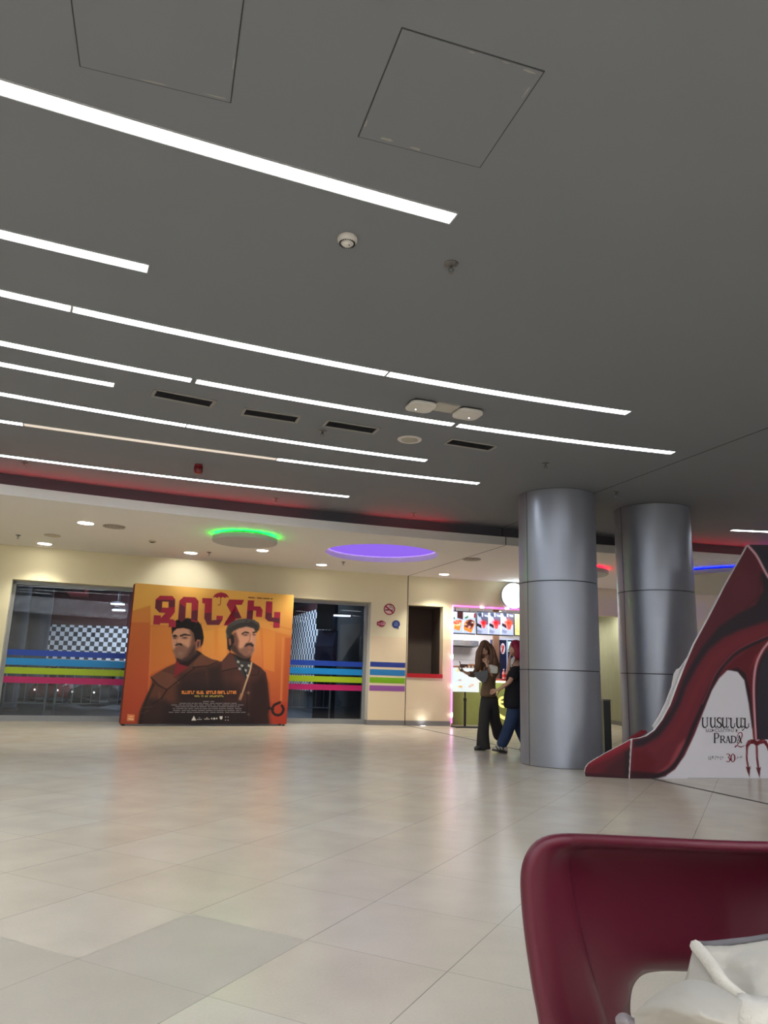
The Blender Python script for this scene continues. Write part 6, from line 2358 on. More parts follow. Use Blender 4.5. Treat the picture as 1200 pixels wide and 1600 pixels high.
def head_shape(mb, c, R, face, up, s=1.0):
    """face features on a skull: a lofted head with brow, nose, lips and chin, looking along face"""
    f = Vector(face).normalized()
    u = Vector(up)
    u = (u - f * u.dot(f)).normalized()
    r = f.cross(u).normalized()
    n, k = 28, 22
    V = []
    for i in range(k + 1):
        t = i / k
        z = 1 - 2 * t
        th = math.acos(max(-1, min(1, z)))
        zz = math.cos(th) * 0.118 * s
        for j in range(n):
            a = 2 * PI * j / n
            ca, sa = math.cos(a), math.sin(a)
            rx = math.sin(th) * 0.076 * s
            ry = math.sin(th) * 0.094 * s
            x, y = rx * sa, ry * ca
            if zz < 0:                       # jaw narrows
                q = 1 - 0.32 * (-zz / (0.118 * s)) ** 1.3
                x *= q
                y *= (1 - 0.22 * (-zz / (0.118 * s))) if ca < 0 else 1 - 0.05 * (-zz / (0.118 * s))
            front = max(0, ca) ** 8
            nose = math.exp(-((zz + 0.018 * s) / (0.02 * s)) ** 2) * math.exp(-(sa / 0.17) ** 2) * (1 if ca > 0 else 0)
            bridge = math.exp(-((zz - 0.012 * s) / (0.02 * s)) ** 2) * math.exp(-(sa / 0.12) ** 2) * (1 if ca > 0 else 0)
            lip = math.exp(-((zz + 0.055 * s) / (0.010 * s)) ** 2) * math.exp(-(sa / 0.28) ** 2) * (1 if ca > 0 else 0)
            chin = math.exp(-((zz + 0.098 * s) / (0.016 * s)) ** 2) * math.exp(-(sa / 0.35) ** 2) * (1 if ca > 0 else 0)
            socket = math.exp(-((zz - 0.012 * s) / (0.013 * s)) ** 2) * math.exp(-((abs(sa) - 0.38) / 0.16) ** 2) * (1 if ca > 0 else 0)
            brow = math.exp(-((zz - 0.034 * s) / (0.010 * s)) ** 2) * math.exp(-((abs(sa) - 0.36) / 0.25) ** 2) * (1 if ca > 0 else 0)
            y += s * (0.022 * nose + 0.009 * bridge + 0.007 * lip + 0.008 * chin - 0.009 * socket + 0.004 * brow)
            V.append(Vector(c) + r * x + f * y + u * zz)
    F = []
    for i in range(k):
        a, b = i * n, (i + 1) * n
        F += [(a + j, b + j, b + (j + 1) % n, a + (j + 1) % n) for j in range(n)]
    mb.add(V, F)
    for sg in (-1, 1):                       # ears
        mb.ball(Vector(c) + r * sg * 0.076 * s - f * 0.006 + u * -0.004, (0.010 * s, 0.018 * s, 0.030 * s), 10, 8, rot=Matrix((r, f, u)).transposed())


def face_bits(parent, c, face, up, s, brow_col, lip_col):
    f = Vector(face).normalized()
    u = Vector(up)
    u = (u - f * u.dot(f)).normalized()
    r = f.cross(u).normalized()
    R = Matrix((r, f, u)).transposed()
    for sg in (-1, 1):
        mb = MB()
        mb.ball(Vector(c) + r * sg * 0.030 * s + f * 0.0775 * s + u * 0.012 * s, (0.012 * s, 0.010 * s, 0.0085 * s), 12, 8, rot=R)
        ey = mb.build('eye', mat('eye_white', (220, 214, 208), 0.2), parent, smooth=True)
        mb = MB()
        mb.ball(Vector(c) + r * sg * 0.030 * s + f * 0.0855 * s + u * 0.012 * s, (0.0058 * s, 0.003 * s, 0.0062 * s), 10, 6, rot=R)
        mb.build('iris', mat('iris_dark', (40, 26, 20), 0.2), ey, smooth=True)
    mb = MB()
    for sg in (-1, 1):
        mb.tube([Vector(c) + r * sg * (0.014 + 0.010 * q) * s + f * (0.090 - 0.004 * q) * s + u * (0.034 + 0.004 * math.sin(q * 1.2)) * s for q in (0, 1, 2, 3)], [0.003 * s, 0.004 * s, 0.0038 * s, 0.002 * s], 6)
    mb.build('eyebrows', mat('brow_' + str(brow_col[0]), brow_col, 0.8), parent)
    mb = MB()
    mb.ball(Vector(c) + f * 0.0955 * s - u * 0.0525 * s, (0.021 * s, 0.006 * s, 0.0045 * s), 14, 8, rot=R)
    mb.ball(Vector(c) + f * 0.0955 * s - u * 0.0595 * s, (0.018 * s, 0.006 * s, 0.0055 * s), 14, 8, rot=R)
    mb.build('lips', mat('lip_' + str(lip_col[0]), lip_col, 0.45), parent, smooth=True)


def loft(rings, n=20):
    """rings: list of (centre, half-width vector, half-depth vector)"""
    V = []
    for c, a, b in rings:
        for j in range(n):
            t = 2 * PI * j / n
            V.append(Vector(c) + Vector(a) * math.cos(t) + Vector(b) * math.sin(t))
    F = []
    for i in range(len(rings) - 1):
        F += [(i * n + j, i * n + (j + 1) % n, (i + 1) * n + (j + 1) % n, (i + 1) * n + j) for j in range(n)]
    F += [tuple(range(n - 1, -1, -1)), tuple(range((len(rings) - 1) * n, len(rings) * n))]
    return V, F


M_SKIN = mat('skin_light', (206, 158, 134), 0.5, var=0.05, scale=30)

# ---------------------------------------------------------------- person A: long brown hair, phone in hand
YA = 11.2


def PA_(x, y, dy=0.0):
    """joint seen at enlargement pixel (x, y), dy metres behind the person's plane"""
    return at_y(680 + x / 5.1625, 890 + y / 5.1625, YA + dy)


wA = thing('person', 'person with long brown hair in brown jacket and dark flared trousers holding up a phone', 'person', (at_z(757, 1172, 0).x, YA, 0), 0, 'people walking behind the near column')
# body (skin): neck, torso core, arms with hands, legs
n_ = {}
e_ = []
X = Vector((1, 0, 0)); Z = Vector((0, 0, 1)); Y = Vector((0, 1, 0))
hipc = PA_(432, 1020, 0.0)
n_['pelvis'] = (hipc, 0.13, 0.10)
n_['waist'] = (PA_(432, 930), 0.115, 0.085)
n_['chest'] = (PA_(436, 810), 0.13, 0.095)
n_['upper'] = (PA_(436, 752), 0.10, 0.075)
n_['neck'] = (PA_(428, 722, -0.01), 0.048, 0.048)
n_['nape'] = (PA_(414, 680, -0.03), 0.05, 0.05)
e_ += [('pelvis', 'waist'), ('waist', 'chest'), ('chest', 'upper'), ('upper', 'neck'), ('neck', 'nape')]
# arm on the picture's left reaches out with the phone
n_['shL'] = (PA_(362, 772, 0.02), 0.05, 0.05)
n_['elL'] = (PA_(322, 848, -0.10), 0.036, 0.036)
n_['wrL'] = (PA_(246, 834, -0.26), 0.024, 0.022)
e_ += [('upper', 'shL'), ('shL', 'elL'), ('elL', 'wrL')]
hand(n_, e_, 'wrL', 'L', (-0.8, -0.25, 0.35), (0.2, -0.5, 0.8), 1, 0.165, 0.75)
# other arm bends up so that the hand meets the mouth
n_['shR'] = (PA_(508, 765, 0.03), 0.052, 0.05)
n_['elR'] = (PA_(458, 868, -0.17), 0.038, 0.036)
n_['wrR'] = (PA_(420, 780, -0.215), 0.024, 0.022)
e_ += [('upper', 'shR'), ('shR', 'elR'), ('elR', 'wrR')]
hand(n_, e_, 'wrR', 'R', (-0.38, 0.12, 1.0), (-0.2, 0.9, 0.2), -1, 0.15, 0.7)
# legs
kneeL, ankL = PA_(392, 1222, -0.03), PA_(388, 1425, 0.0)
kneeR, ankR = PA_(478, 1222, 0.10), PA_(540, 1360, 0.34)
n_['thL'] = (PA_(400, 1080, -0.02), 0.085, 0.085); n_['knL'] = (kneeL, 0.055, 0.055); n_['anL'] = (ankL, 0.036, 0.036)
n_['thR'] = (PA_(466, 1080, 0.03), 0.085, 0.085); n_['knR'] = (kneeR, 0.055, 0.055); n_['anR'] = (ankR, 0.036, 0.036)
e_ += [('pelvis', 'thL'), ('thL', 'knL'), ('knL', 'anL'), ('pelvis', 'thR'), ('thR', 'knR'), ('knR', 'anR')]
V, F = skin_mesh(n_, e_, 'pelvis')
hc = PA_(400, 642, -0.06)
fdir, udir = Vector((-0.34, -0.86, -0.38)), Vector((-0.10, -0.30, 0.95))
mb = MB(); mb.add(V, F); head_shape(mb, hc, 0.1, fdir, udir, 0.97)
body = mb.build('body', M_SKIN, wA, smooth=True)
face_bits(wA, hc, fdir, udir, 0.97, (60, 38, 26), (150, 80, 76))

# brown jacket with cream panel
M_JK = mat('jacket_brown', (108, 84, 62), 0.75, var=0.14, scale=14, bump=0.3)
J, E_ = {}, []
J['hm2'] = (PA_(426, 1036), 0.168, 0.125); J['hem'] = (PA_(426, 1008), 0.178, 0.13)
J['low'] = (PA_(430, 950), 0.165, 0.12)
J['mid'] = (PA_(436, 870), 0.145, 0.105)
J['che'] = (PA_(440, 795), 0.15, 0.11)
J['upp'] = (PA_(440, 757), 0.105, 0.085)
J['col'] = (PA_(434, 735), 0.06, 0.06)
E_ += [('hm2', 'hem'), ('hem', 'low'), ('low', 'mid'), ('mid', 'che'), ('che', 'upp'), ('upp', 'col')]
J['sL'] = (PA_(362, 774, 0.02), 0.068, 0.068); J['eL'] = (PA_(320, 850, -0.10), 0.056, 0.052); J['wL'] = (PA_(264, 838, -0.22), 0.040, 0.038)
J['sR'] = (PA_(510, 768, 0.03), 0.070, 0.068); J['eR'] = (PA_(460, 872, -0.15), 0.058, 0.054); J['wR'] = (PA_(428, 806, -0.19), 0.040, 0.038)
E_ += [('upp', 'sL'), ('sL', 'eL'), ('eL', 'wL'), ('upp', 'sR'), ('sR', 'eR'), ('eR', 'wR')]
V, F = skin_mesh(J, E_, 'mid')
mb = MB(); mb.add(V, F)
jk = mb.build('jacket', M_JK, wA, smooth=True)
mb = MB()
pan = crom([(418, 776), (445, 766), (470, 772), (505, 784), (504, 832), (480, 838), (446, 830), (428, 806)], 3, True)
mb.prism([PA_(x, y, -0.225 + 0.03 * ((x - 460) / 45) ** 2) for x, y in pan], (0, 0.05, 0))
o = mb.build('cream_panel', mat('panel_cream', (226, 222, 214), 0.8), jk, bevel=0.006)
# dark flared trousers
M_TR = mat('trousers_charcoal', (46, 44, 44), 0.85, var=0.12, scale=10)
mb = MB()
def leg(pts):
    R_ = []
    for (x, y, dy, hw, hd) in pts:
        R_.append((PA_(x, y, dy), X * hw, Y * hd))
    V, F = loft(R_, 20)
    mb.add(V, F)
Tn, Te = {}, []
Tn['w'] = (PA_(434, 960), 0.155, 0.112)
Tn['h'] = (PA_(434, 1040), 0.165, 0.118)
for s, th, kn, cf, hm in (('L', (400, 1105, -0.02), (394, 1225, -0.03), (384, 1330, -0.02), (388, 1440, 0.0)), ('R', (466, 1105, 0.04), (480, 1215, 0.12), (502, 1285, 0.22), (518, 1322, 0.30))):
    Tn['t' + s] = (PA_(*th), 0.105, 0.10)
    Tn['k' + s] = (PA_(*kn), 0.088, 0.085)
    Tn['c' + s] = (PA_(*cf), 0.095, 0.092)
    Tn['e' + s] = (PA_(*hm), 0.115, 0.112)
    Tn['g' + s] = (PA_(*hm) + (PA_(*hm) - PA_(*cf)).normalized() * 0.10, 0.118, 0.115)
    Te += [('h', 't' + s), ('t' + s, 'k' + s), ('k' + s, 'c' + s), ('c' + s, 'e' + s), ('e' + s, 'g' + s)]
Te.append(('w', 'h'))
V, F = skin_mesh(Tn, Te, 'h')
V = [Vector((p.x, p.y, max(p.z, 0.018))) for p in V]
mb = MB(); mb.add(V, F)
mb.build('trousers', M_TR, wA, smooth=True)
# shoes
def shoe_at(parent, heel, toe, w, col, sole, name='shoe'):
    heel, toe = Vector(heel), Vector(toe)
    d = (toe - heel); L = d.length; d.normalize()
    r = Vector((-d.y, d.x, 0)).normalized()
    up = r.cross(d) if r.cross(d).z > 0 else d.cross(r)
    rings = []
    for t, hw, h in ((0.0, 0.6, 0.6), (0.06, 0.82, 0.85), (0.25, 0.9, 1.0), (0.45, 0.92, 0.85), (0.65, 1.0, 0.62), (0.85, 0.88, 0.46), (0.96, 0.6, 0.36), (1.0, 0.3, 0.24)):
        c = heel + d * L * t + up * (0.085 * h / 2 + 0.02)
        rings.append((c, r * w * hw, up * 0.085 * h / 2))
    V, F = loft(rings, 16)
    m_ = MB(); m_.add(V, F); s_ = m_.build(name, mat('shoe_' + str(col[0]) + str(col[2]), col, 0.6), parent, smooth=True)
    m_ = MB()
    for t0, t1, h0 in ((0.0, 1.0, 0.0),):
        pts = []
        for sg in (1, -1):
            seq = [(0.0, 0.5), (0.08, 0.85), (0.4, 0.85), (0.68, 1.05), (0.9, 0.8), (1.0, 0.3)]
            if sg < 0:
                seq = seq[::-1]
            pts += [heel + d * L * t + r * sg * w * k for t, k in seq]
        m_.prism(pts, up * 0.028)
    m_.build('sole', mat('sole_' + str(sole[0]), sole, 0.6), s_, bevel=0.004)
    return s_


fA = at_z(757, 1172.5, 0)
shoe_at(wA, PA_(402, 1462).xy.to_3d() + Vector((0, 0.02, 0.0)), Vector((PA_(312, 1462).x, YA - 0.10, 0.0)), 0.042, (84, 80, 72), (50, 48, 46))
b_ = PA_(534, 1372, 0.36)
shoe_at(wA, Vector((b_.x + 0.06, b_.y, 0.09)), Vector((b_.x - 0.06, b_.y - 0.14, 0.0)), 0.042, (84, 80, 72), (50, 48, 46))

# long hair: cap over the skull and falls on both sides
M_HR = mat('hair_brown', (92, 62, 44), 0.55, var=0.25, scale=40)
mb = MB()
fH = fdir.normalized(); uH = (udir - fH * udir.dot(fH)).normalized(); rH = fH.cross(uH).normalized()
Rm = Matrix((rH, fH, uH)).transposed()
mb.ball(hc - fH * 0.016 + uH * 0.022, (0.090, 0.102, 0.112), 26, 18, rot=Rm)
# hair mass: lofted sheets left and right of the face and down the back
for pts in (
    [(372, 612, -0.10, .034, .040), (350, 660, -0.09, .040, .055), (346, 720, -0.10, .046, .060), (344, 780, -0.13, .046, .05), (336, 832, -0.15, .018, .022)],
    [(392, 600, -0.13, .03, .03), (372, 640, -0.155, .022, .03), (358, 700, -0.16, .030, .03), (356, 770, -0.17, .026, .03), (350, 815, -0.17, .012, .016)],
    [(440, 600, -0.09, .034, .045), (462, 650, -0.09, .042, .060), (474, 706, -0.11, .052, .062), (488, 752, -0.13, .050, .05), (482, 790, -0.15, .02, .025)],
    [(430, 596, -0.12, .03, .03), (452, 650, -0.13, .028, .03), (456, 705, -0.15, .036, .032), (452, 752, -0.17, .034, .03), (446, 786, -0.17, .014, .016)],
    [(408, 610, 0.02, .075, .05), (416, 670, 0.05, .10, .05), (420, 730, 0.08, .125, .05), (420, 790, 0.10, .12, .045), (420, 840, 0.11, .07, .03)]):
    V, F = loft([(PA_(x, y, d), X * a, Y * b) for x, y, d, a, b in pts], 14)
    mb.add(V, F)
mb.build('hair', M_HR, wA, smooth=True)
# strands for texture
mb = MB()
rr = random.Random(5)
for i in range(46):
    sd = rr.choice((-1, 1))
    x0 = 402 + sd * rr.uniform(6, 36); x1 = 410 + sd * rr.uniform(40, 74)
    yb_ = rr.uniform(770, 835) if sd < 0 else rr.uniform(740, 792)
    P = [(x0, 575 + abs(x0 - 402) * 0.5, -0.115), ((x0 + x1) / 2 + sd * 14, 645, -0.145), (x1, 705, -0.165), (x1 + rr.uniform(-8, 8), yb_, -0.19)]
    mb.tube([PA_(*q) for q in crom(P, 4)], 0.0045, 5)
mb.build('hair_strands', mat('hair_light_brown', (124, 86, 60), 0.5, var=0.2, scale=40), wA, smooth=True)

# grey shoulder bag hanging under the raised arm
bagc = PA_(376, 850, -0.22)
bag = thing('shoulder_bag', 'slouchy grey shoulder bag hanging at the chest of the brown haired person', 'bag', bagc)
mb = MB()
prof = crom([(308, 838), (330, 826), (372, 818), (418, 806), (434, 826), (426, 870), (408, 912), (386, 916), (356, 894), (326, 866)], 4, True)
bp_ = [PA_(x, y, -0.275) for x, y in prof]
cen = sum(bp_, Vector()) / len(bp_)
k_ = len(bp_)
ringF = [cen + (p - cen) * 0.86 + Vector((0, -0.035, 0)) for p in bp_]
ringM = [p + Vector((0, 0.01, 0)) for p in bp_]
ringB = [cen + (p - cen) * 0.86 + Vector((0, 0.055, 0)) for p in bp_]
mb.add(ringF + ringM + ringB, [tuple(range(k_))] + [tuple(range(3 * k_ - 1, 2 * k_ - 1, -1))] + [(i, (i + 1) % k_, k_ + (i + 1) % k_, k_ + i) for i in range(k_)] + [(k_ + i, k_ + (i + 1) % k_, 2 * k_ + (i + 1) % k_, 2 * k_ + i) for i in range(k_)])
mb.build('pouch', mat('bag_grey', (98, 98, 102), 0.6, var=0.12, scale=20), bag, smooth='auto')
mb = MB(); mb.tube([PA_(x, y, d) for x, y, d in crom([(416, 812, -0.25), (426, 780, -0.21), (446, 752, -0.15), (480, 735, -0.08)], 5)], 0.011, 8); mb.build('strap', mat('bag_strap', (84, 84, 88), 0.6), bag, smooth=True)
mb = MB(); mb.tube([PA_(x, y, d) for x, y, d in crom([(352, 826, -0.262), (368, 816, -0.272), (386, 818, -0.268)], 4)], 0.007, 6); mb.build('buckle', mat('buckle_gold', (200, 170, 110), 0.3, metal=0.9), bag, smooth=True)
# phone
phc = PA_(205, 775, -0.36)
ph = MB()
dph = (PA_(198, 745, -0.36) - PA_(214, 806, -0.36)).normalized()
rph = dph.cross(Vector((0.25, -1, 0))).normalized()
nph = rph.cross(dph)
pc_ = PA_(207, 778, -0.345)
Rp = Matrix((rph, nph, dph)).transposed()
phone = thing('phone', 'black phone held up in the brown haired person\'s outstretched hand', 'phone', pc_)
mb = MB(); mb.box(pc_, (0.012, 0.066, 0.145), rot=Rp @ Matrix.Rotation(0.35, 3, 'Z')); mb.build('casing', M_BLK, phone, bevel=0.004)
mb = MB(); mb.box(pc_ + rph * -0.0065, (0.001, 0.058, 0.13), rot=Rp @ Matrix.Rotation(0.35, 3, 'Z')); mb.build('display', mat('display_dark', (30, 36, 44), 0.1), phone)

# ---------------------------------------------------------------- person B: red hair, black shirt, jeans
YB2 = 10.92


def PB_(x, y, dy=0.0):
    return at_y(680 + x / 5.1625, 890 + y / 5.1625, YB2 + dy)


wB = thing('person', 'person with bright red hair in black shirt and blue jeans half behind the near column', 'person', (at_z(790, 1177, 0).x, YB2, 0), 0, 'people walking behind the near column')
n_, e_ = {}, []
n_['pelvis'] = (PB_(640, 1070), 0.12, 0.11)
n_['waist'] = (PB_(640, 960), 0.10, 0.10)
n_['chest'] = (PB_(648, 820), 0.11, 0.12)
n_['upper'] = (PB_(654, 755), 0.085, 0.10)
n_['neck'] = (PB_(652, 722), 0.048, 0.05)
n_['nape'] = (PB_(648, 690), 0.05, 0.05)
e_ += [('pelvis', 'waist'), ('waist', 'chest'), ('chest', 'upper'), ('upper', 'neck'), ('neck', 'nape')]
n_['shN'] = (PB_(652, 775, -0.14), 0.05, 0.05)           # near arm, hand by the other's side
n_['elN'] = (PB_(606, 902, -0.20), 0.036, 0.036)
n_['wrN'] = (PB_(526, 960, -0.16), 0.024, 0.023)
e_ += [('upper', 'shN'), ('shN', 'elN'), ('elN', 'wrN')]
hand(n_, e_, 'wrN', 'N', (-0.9, 0.1, -0.35), (0.1, 0.9, -0.3), 1, 0.165, 0.35)
n_['shF'] = (PB_(650, 775, 0.14), 0.05, 0.05)            # far arm folded up to the mouth
n_['elF'] = (PB_(590, 850, -0.02), 0.036, 0.036)
n_['wrF'] = (PB_(598, 738, -0.03), 0.025, 0.024)
e_ += [('upper', 'shF'), ('shF', 'elF'), ('elF', 'wrF')]
hand(n_, e_, 'wrF', 'F', (0.15, 0.0, 1.0), (1.0, 0.1, -0.1), 1, 0.155, 0.6)
n_['thN'] = (PB_(628, 1150, -0.06), 0.085, 0.085); n_['knN'] = (PB_(596, 1262, -0.08), 0.055, 0.055); n_['anN'] = (PB_(540, 1420, -0.06), 0.036, 0.036)
n_['thF'] = (PB_(660, 1150, 0.06), 0.085, 0.085); n_['knF'] = (PB_(676, 1262, 0.08), 0.055, 0.055); n_['anF'] = (PB_(735, 1400, 0.12), 0.036, 0.036)
e_ += [('pelvis', 'thN'), ('thN', 'knN'), ('knN', 'anN'), ('pelvis', 'thF'), ('thF', 'knF'), ('knF', 'anF')]
V, F = skin_mesh(n_, e_, 'pelvis')
hb = PB_(644, 640)
fb_, ub_ = Vector((-0.97, -0.22, -0.08)), Vector((-0.06, 0, 1))
mb = MB(); mb.add(V, F); head_shape(mb, hb, 0.1, fb_, ub_, 0.97)
mb.build('body', M_SKIN, wB, smooth=True)
face_bits(wB, hb, fb_, ub_, 0.97, (70, 36, 36), (160, 84, 82))
# shirt
J, E_ = {}, []
J['hm2'] = (PB_(632, 1128), 0.165, 0.15); J['hem'] = (PB_(632, 1098), 0.18, 0.16); J['low'] = (PB_(632, 1020), 0.18, 0.16); J['mid'] = (PB_(638, 920), 0.155, 0.14)
E_ += [('hm2', 'hem')]; J['che'] = (PB_(648, 815), 0.138, 0.145); J['upp'] = (PB_(654, 765), 0.095, 0.11); J['col'] = (PB_(652, 738), 0.062, 0.062)
E_ += [('hem', 'low'), ('low', 'mid'), ('mid', 'che'), ('che', 'upp'), ('upp', 'col')]
J['sN'] = (PB_(650, 790, -0.15), 0.075, 0.07); J['eN'] = (PB_(614, 884, -0.195), 0.072, 0.07)
J['sF'] = (PB_(650, 785, 0.15), 0.075, 0.07); J['eF'] = (PB_(614, 825, 0.05), 0.07, 0.068)
E_ += [('upp', 'sN'), ('sN', 'eN'), ('upp', 'sF'), ('sF', 'eF')]
V, F = skin_mesh(J, E_, 'mid')
mb = MB(); mb.add(V, F); sh = mb.build('shirt', mat('shirt_black', (12, 13, 24), 0.8, var=0.1), wB, smooth=True)
mb = MB()
mb.prism([PB_(x, y, -0.13) for x, y in crom([(614, 724), (632, 704), (642, 702), (640, 726), (624, 764), (612, 776)], 3, True)], (0.0, 0.06, 0))
mb.build('white_scarf', mat('scarf_white', (226, 224, 222), 0.8), sh, bevel=0.005)
mb = MB()
mb.prism([PB_(x, y, -0.155) for x, y in ((606, 780), (616, 762), (624, 784), (618, 790))], (0.0, 0.03, 0))
mb.build('shirt_print', mat('print_pale', (200, 196, 196), 0.8), sh)
# jeans
Tn, Te = {}, []
Tn['w'] = (PB_(640, 1030), 0.135, 0.128); Tn['h'] = (PB_(638, 1105), 0.145, 0.138)
for s, th, kn, cf, hm in (('N', (626, 1170, -0.06), (598, 1262, -0.08), (568, 1345, -0.07), (542, 1398, -0.06)), ('F', (656, 1170, 0.06), (678, 1262, 0.08), (705, 1330, 0.10), (735, 1400, 0.12))):
    Tn['t' + s] = (PB_(*th), 0.105, 0.10); Tn['k' + s] = (PB_(*kn), 0.092, 0.09); Tn['c' + s] = (PB_(*cf), 0.09, 0.09); Tn['e' + s] = (PB_(*hm), 0.082, 0.084)
    Tn['g' + s] = (PB_(*hm) + (PB_(*hm) - PB_(*cf)).normalized() * 0.075, 0.078, 0.08)
    Te.append(('e' + s, 'g' + s))
    Te += [('h', 't' + s), ('t' + s, 'k' + s), ('k' + s, 'c' + s), ('c' + s, 'e' + s)]
Te.append(('w', 'h'))
V, F = skin_mesh(Tn, Te, 'h')
V = [Vector((p.x, p.y, max(p.z, 0.02))) for p in V]
mb = MB(); mb.add(V, F); mb.build('jeans', mat('denim_blue', (34, 54, 88), 0.8, var=0.18, scale=16), wB, smooth=True)
# chunky sneakers
hN = Vector((PB_(578, 1470, -0.06).x, YB2 - 0.06, 0.0)); tN = Vector((PB_(456, 1462, -0.06).x, YB2 - 0.10, 0.03))
s1 = shoe_at(wB, hN, tN, 0.046, (196, 190, 182), (46, 44, 44), 'sneaker')
mb = MB()
for t_, h_ in ((0.3, 0.085), (0.5, 0.07), (0.68, 0.055)):
    p = hN + (tN - hN) * t_
    mb.tube([p + Vector((0.01, -0.05, 0.035)), p + Vector((0.0, -0.045, h_ * 0.8)), p + Vector((-0.02, -0.02, h_ + 0.02))], 0.008, 6)
mb.build('stripes', mat('sneaker_dark', (48, 46, 48), 0.6), s1)
hF = Vector((PB_(752, 1440, 0.12).x, YB2 + 0.14, 0.07)); tF = Vector((PB_(690, 1450, 0.12).x, YB2 + 0.10, 0.0))
shoe_at(wB, hF, tF, 0.046, (196, 190, 182), (46, 44, 44), 'sneaker')
# red bobbed hair
M_RH = mat('hair_red', (150, 24, 62), 0.5, var=0.2, scale=40)
f2 = fb_.normalized(); u2 = (ub_ - f2 * ub_.dot(f2)).normalized(); r2 = f2.cross(u2).normalized()
R2_ = Matrix((r2, f2, u2)).transposed()
mb = MB()
mb.ball(hb - f2 * 0.020 + u2 * 0.022, (0.090, 0.100, 0.112), 26, 18, rot=R2_)
for pts in ([(664, 610, -0.07, .05, .035), (668, 660, -0.075, .058, .036), (668, 700, -0.07, .052, .034), (666, 724, -0.06, .03, .02)],
            [(664, 610, 0.07, .05, .035), (668, 660, 0.075, .058, .036), (668, 700, 0.07, .052, .034), (666, 724, 0.06, .03, .02)],
            [(676, 610, 0, .05, .08), (684, 660, 0, .05, .085), (684, 706, 0, .045, .08), (680, 730, 0, .02, .05)],
            [(622, 596, -0.02, .02, .06), (614, 612, -0.02, .012, .055), (613, 622, -0.02, .006, .05)]):
    V, F = loft([(PB_(x, y, d), X * a, Y * b) for x, y, d, a, b in pts], 14)
    mb.add(V, F)
mb.build('hair', M_RH, wB, smooth=True)
# phone in the raised far hand
# ================================================================ RED CHAIR IN FRONT
# shell of the back: measured on an upright plane about one metre away
YC = 1.02


def PCx(x, y, dy=0.0):
    """enlargement pixel of the chair corner, dy metres behind the plane of the back"""
    return at_y(800 + x / 3.0, 1280 + y / 3.0, YC + dy)


chair_loc = (PCx(1000, 500).x, YC, 0)
chair = thing('plastic_chair', 'dark red moulded plastic chair at the lower right with an open slot in its back', 'chair', chair_loc)
M_CH = mat('chair_red', (86, 18, 38), 0.42, var=0.05, scale=5, spec=0.45)
cxm = PCx(1000, 500).x


def back_pt(x, y, bulge=0.0):
    return PCx(x, y, bulge)


# the back panel: a grid in enlargement pixels with a rounded slot near its foot, dished away from the sitter
XC = 1010.0                 # symmetry line of the chair back in the enlargement
def mirror(x):
    return 2 * XC - x


# outline of the outer flange edge (left half), panel edge (left half)
flange = [(210, 1500), (175, 1200), (150, 960), (118, 780), (85, 560), (68, 400), (63, 290), (70, 222), (92, 165), (128, 122), (178, 100), (240, 92), (320, 92), (480, 98), (700, 108), (900, 118), (1010, 122)]
panel = [(560, 1500), (470, 1200), (420, 960), (370, 790), (318, 600), (282, 450), (256, 300), (246, 215), (250, 170), (266, 138), (300, 122), (360, 116), (440, 117), (560, 122), (740, 130), (900, 138), (1010, 141)]
N1 = 80
def resample(pts, n):
    q = crom(pts, 8)
    d = [0]
    for a, b in zip(q, q[1:]):
        d.append(d[-1] + math.dist(a, b))
    out = []
    for i in range(n + 1):
        t = d[-1] * i / n
        j = max(0, min(len(q) - 2, next((k for k in range(len(d) - 1) if d[k + 1] >= t), len(q) - 2)))
        u = (t - d[j]) / max(1e-9, d[j + 1] - d[j])
        out.append((q[j][0] + (q[j + 1][0] - q[j][0]) * u, q[j][1] + (q[j + 1][1] - q[j][1]) * u))
    return out


FL = resample(flange, N1); PN = resample(panel, N1)
FL = FL + [(mirror(x), y + 0.034 * (mirror(x) - x)) for x, y in FL[-2::-1]]
PN = PN + [(mirror(x), y + 0.034 * (mirror(x) - x)) for x, y in PN[-2::-1]]
K = len(FL)
# depth: the flange rim comes forward (towards the camera), the panel edge lies at the back
def side_w(x):
    return min(1.0, abs(x - XC) / 760.0)
def dep_f(x, y):
    return -0.115 * side_w(x) ** 2.2 - 0.0
def dep_p(x, y):
    return 0.055 - 0.10 * side_w(x) ** 2.0
V = []
rows = []
# cross-section from outer back edge, over the rolled rim, to the panel edge
for i in range(K):
    f = FL[i]; p = PN[i]
    ring = []
    df, dp = dep_f(*f), dep_p(*p)
    for t, back in ((0.0, 0.035), (0.0, 0.014), (0.03, 0.002), (0.12, -0.003), (0.45, 0.0), (0.85, 0.0), (0.95, 0.003), (1.0, 0.010), (1.03, 0.022)):
        x = f[0] + (p[0] - f[0]) * t
        y = f[1] + (p[1] - f[1]) * t
        ring.append(PCx(x, y, df + (dp - df) * min(1, t) + back))
    rows.append(ring)
m_ = len(rows[0])
mb = MB()
for r in rows:
    V += r
F = []
for i in range(K - 1):
    for j in range(m_ - 1):
        F.append((i * m_ + j, i * m_ + j + 1, (i + 1) * m_ + j + 1, (i + 1) * m_ + j))
mb.add(V, F)
rim = mb.build('rim', M_CH, chair, smooth=True)
so = rim.modifiers.new('thick', 'SOLIDIFY'); so.thickness = 0.006; so.offset = 1
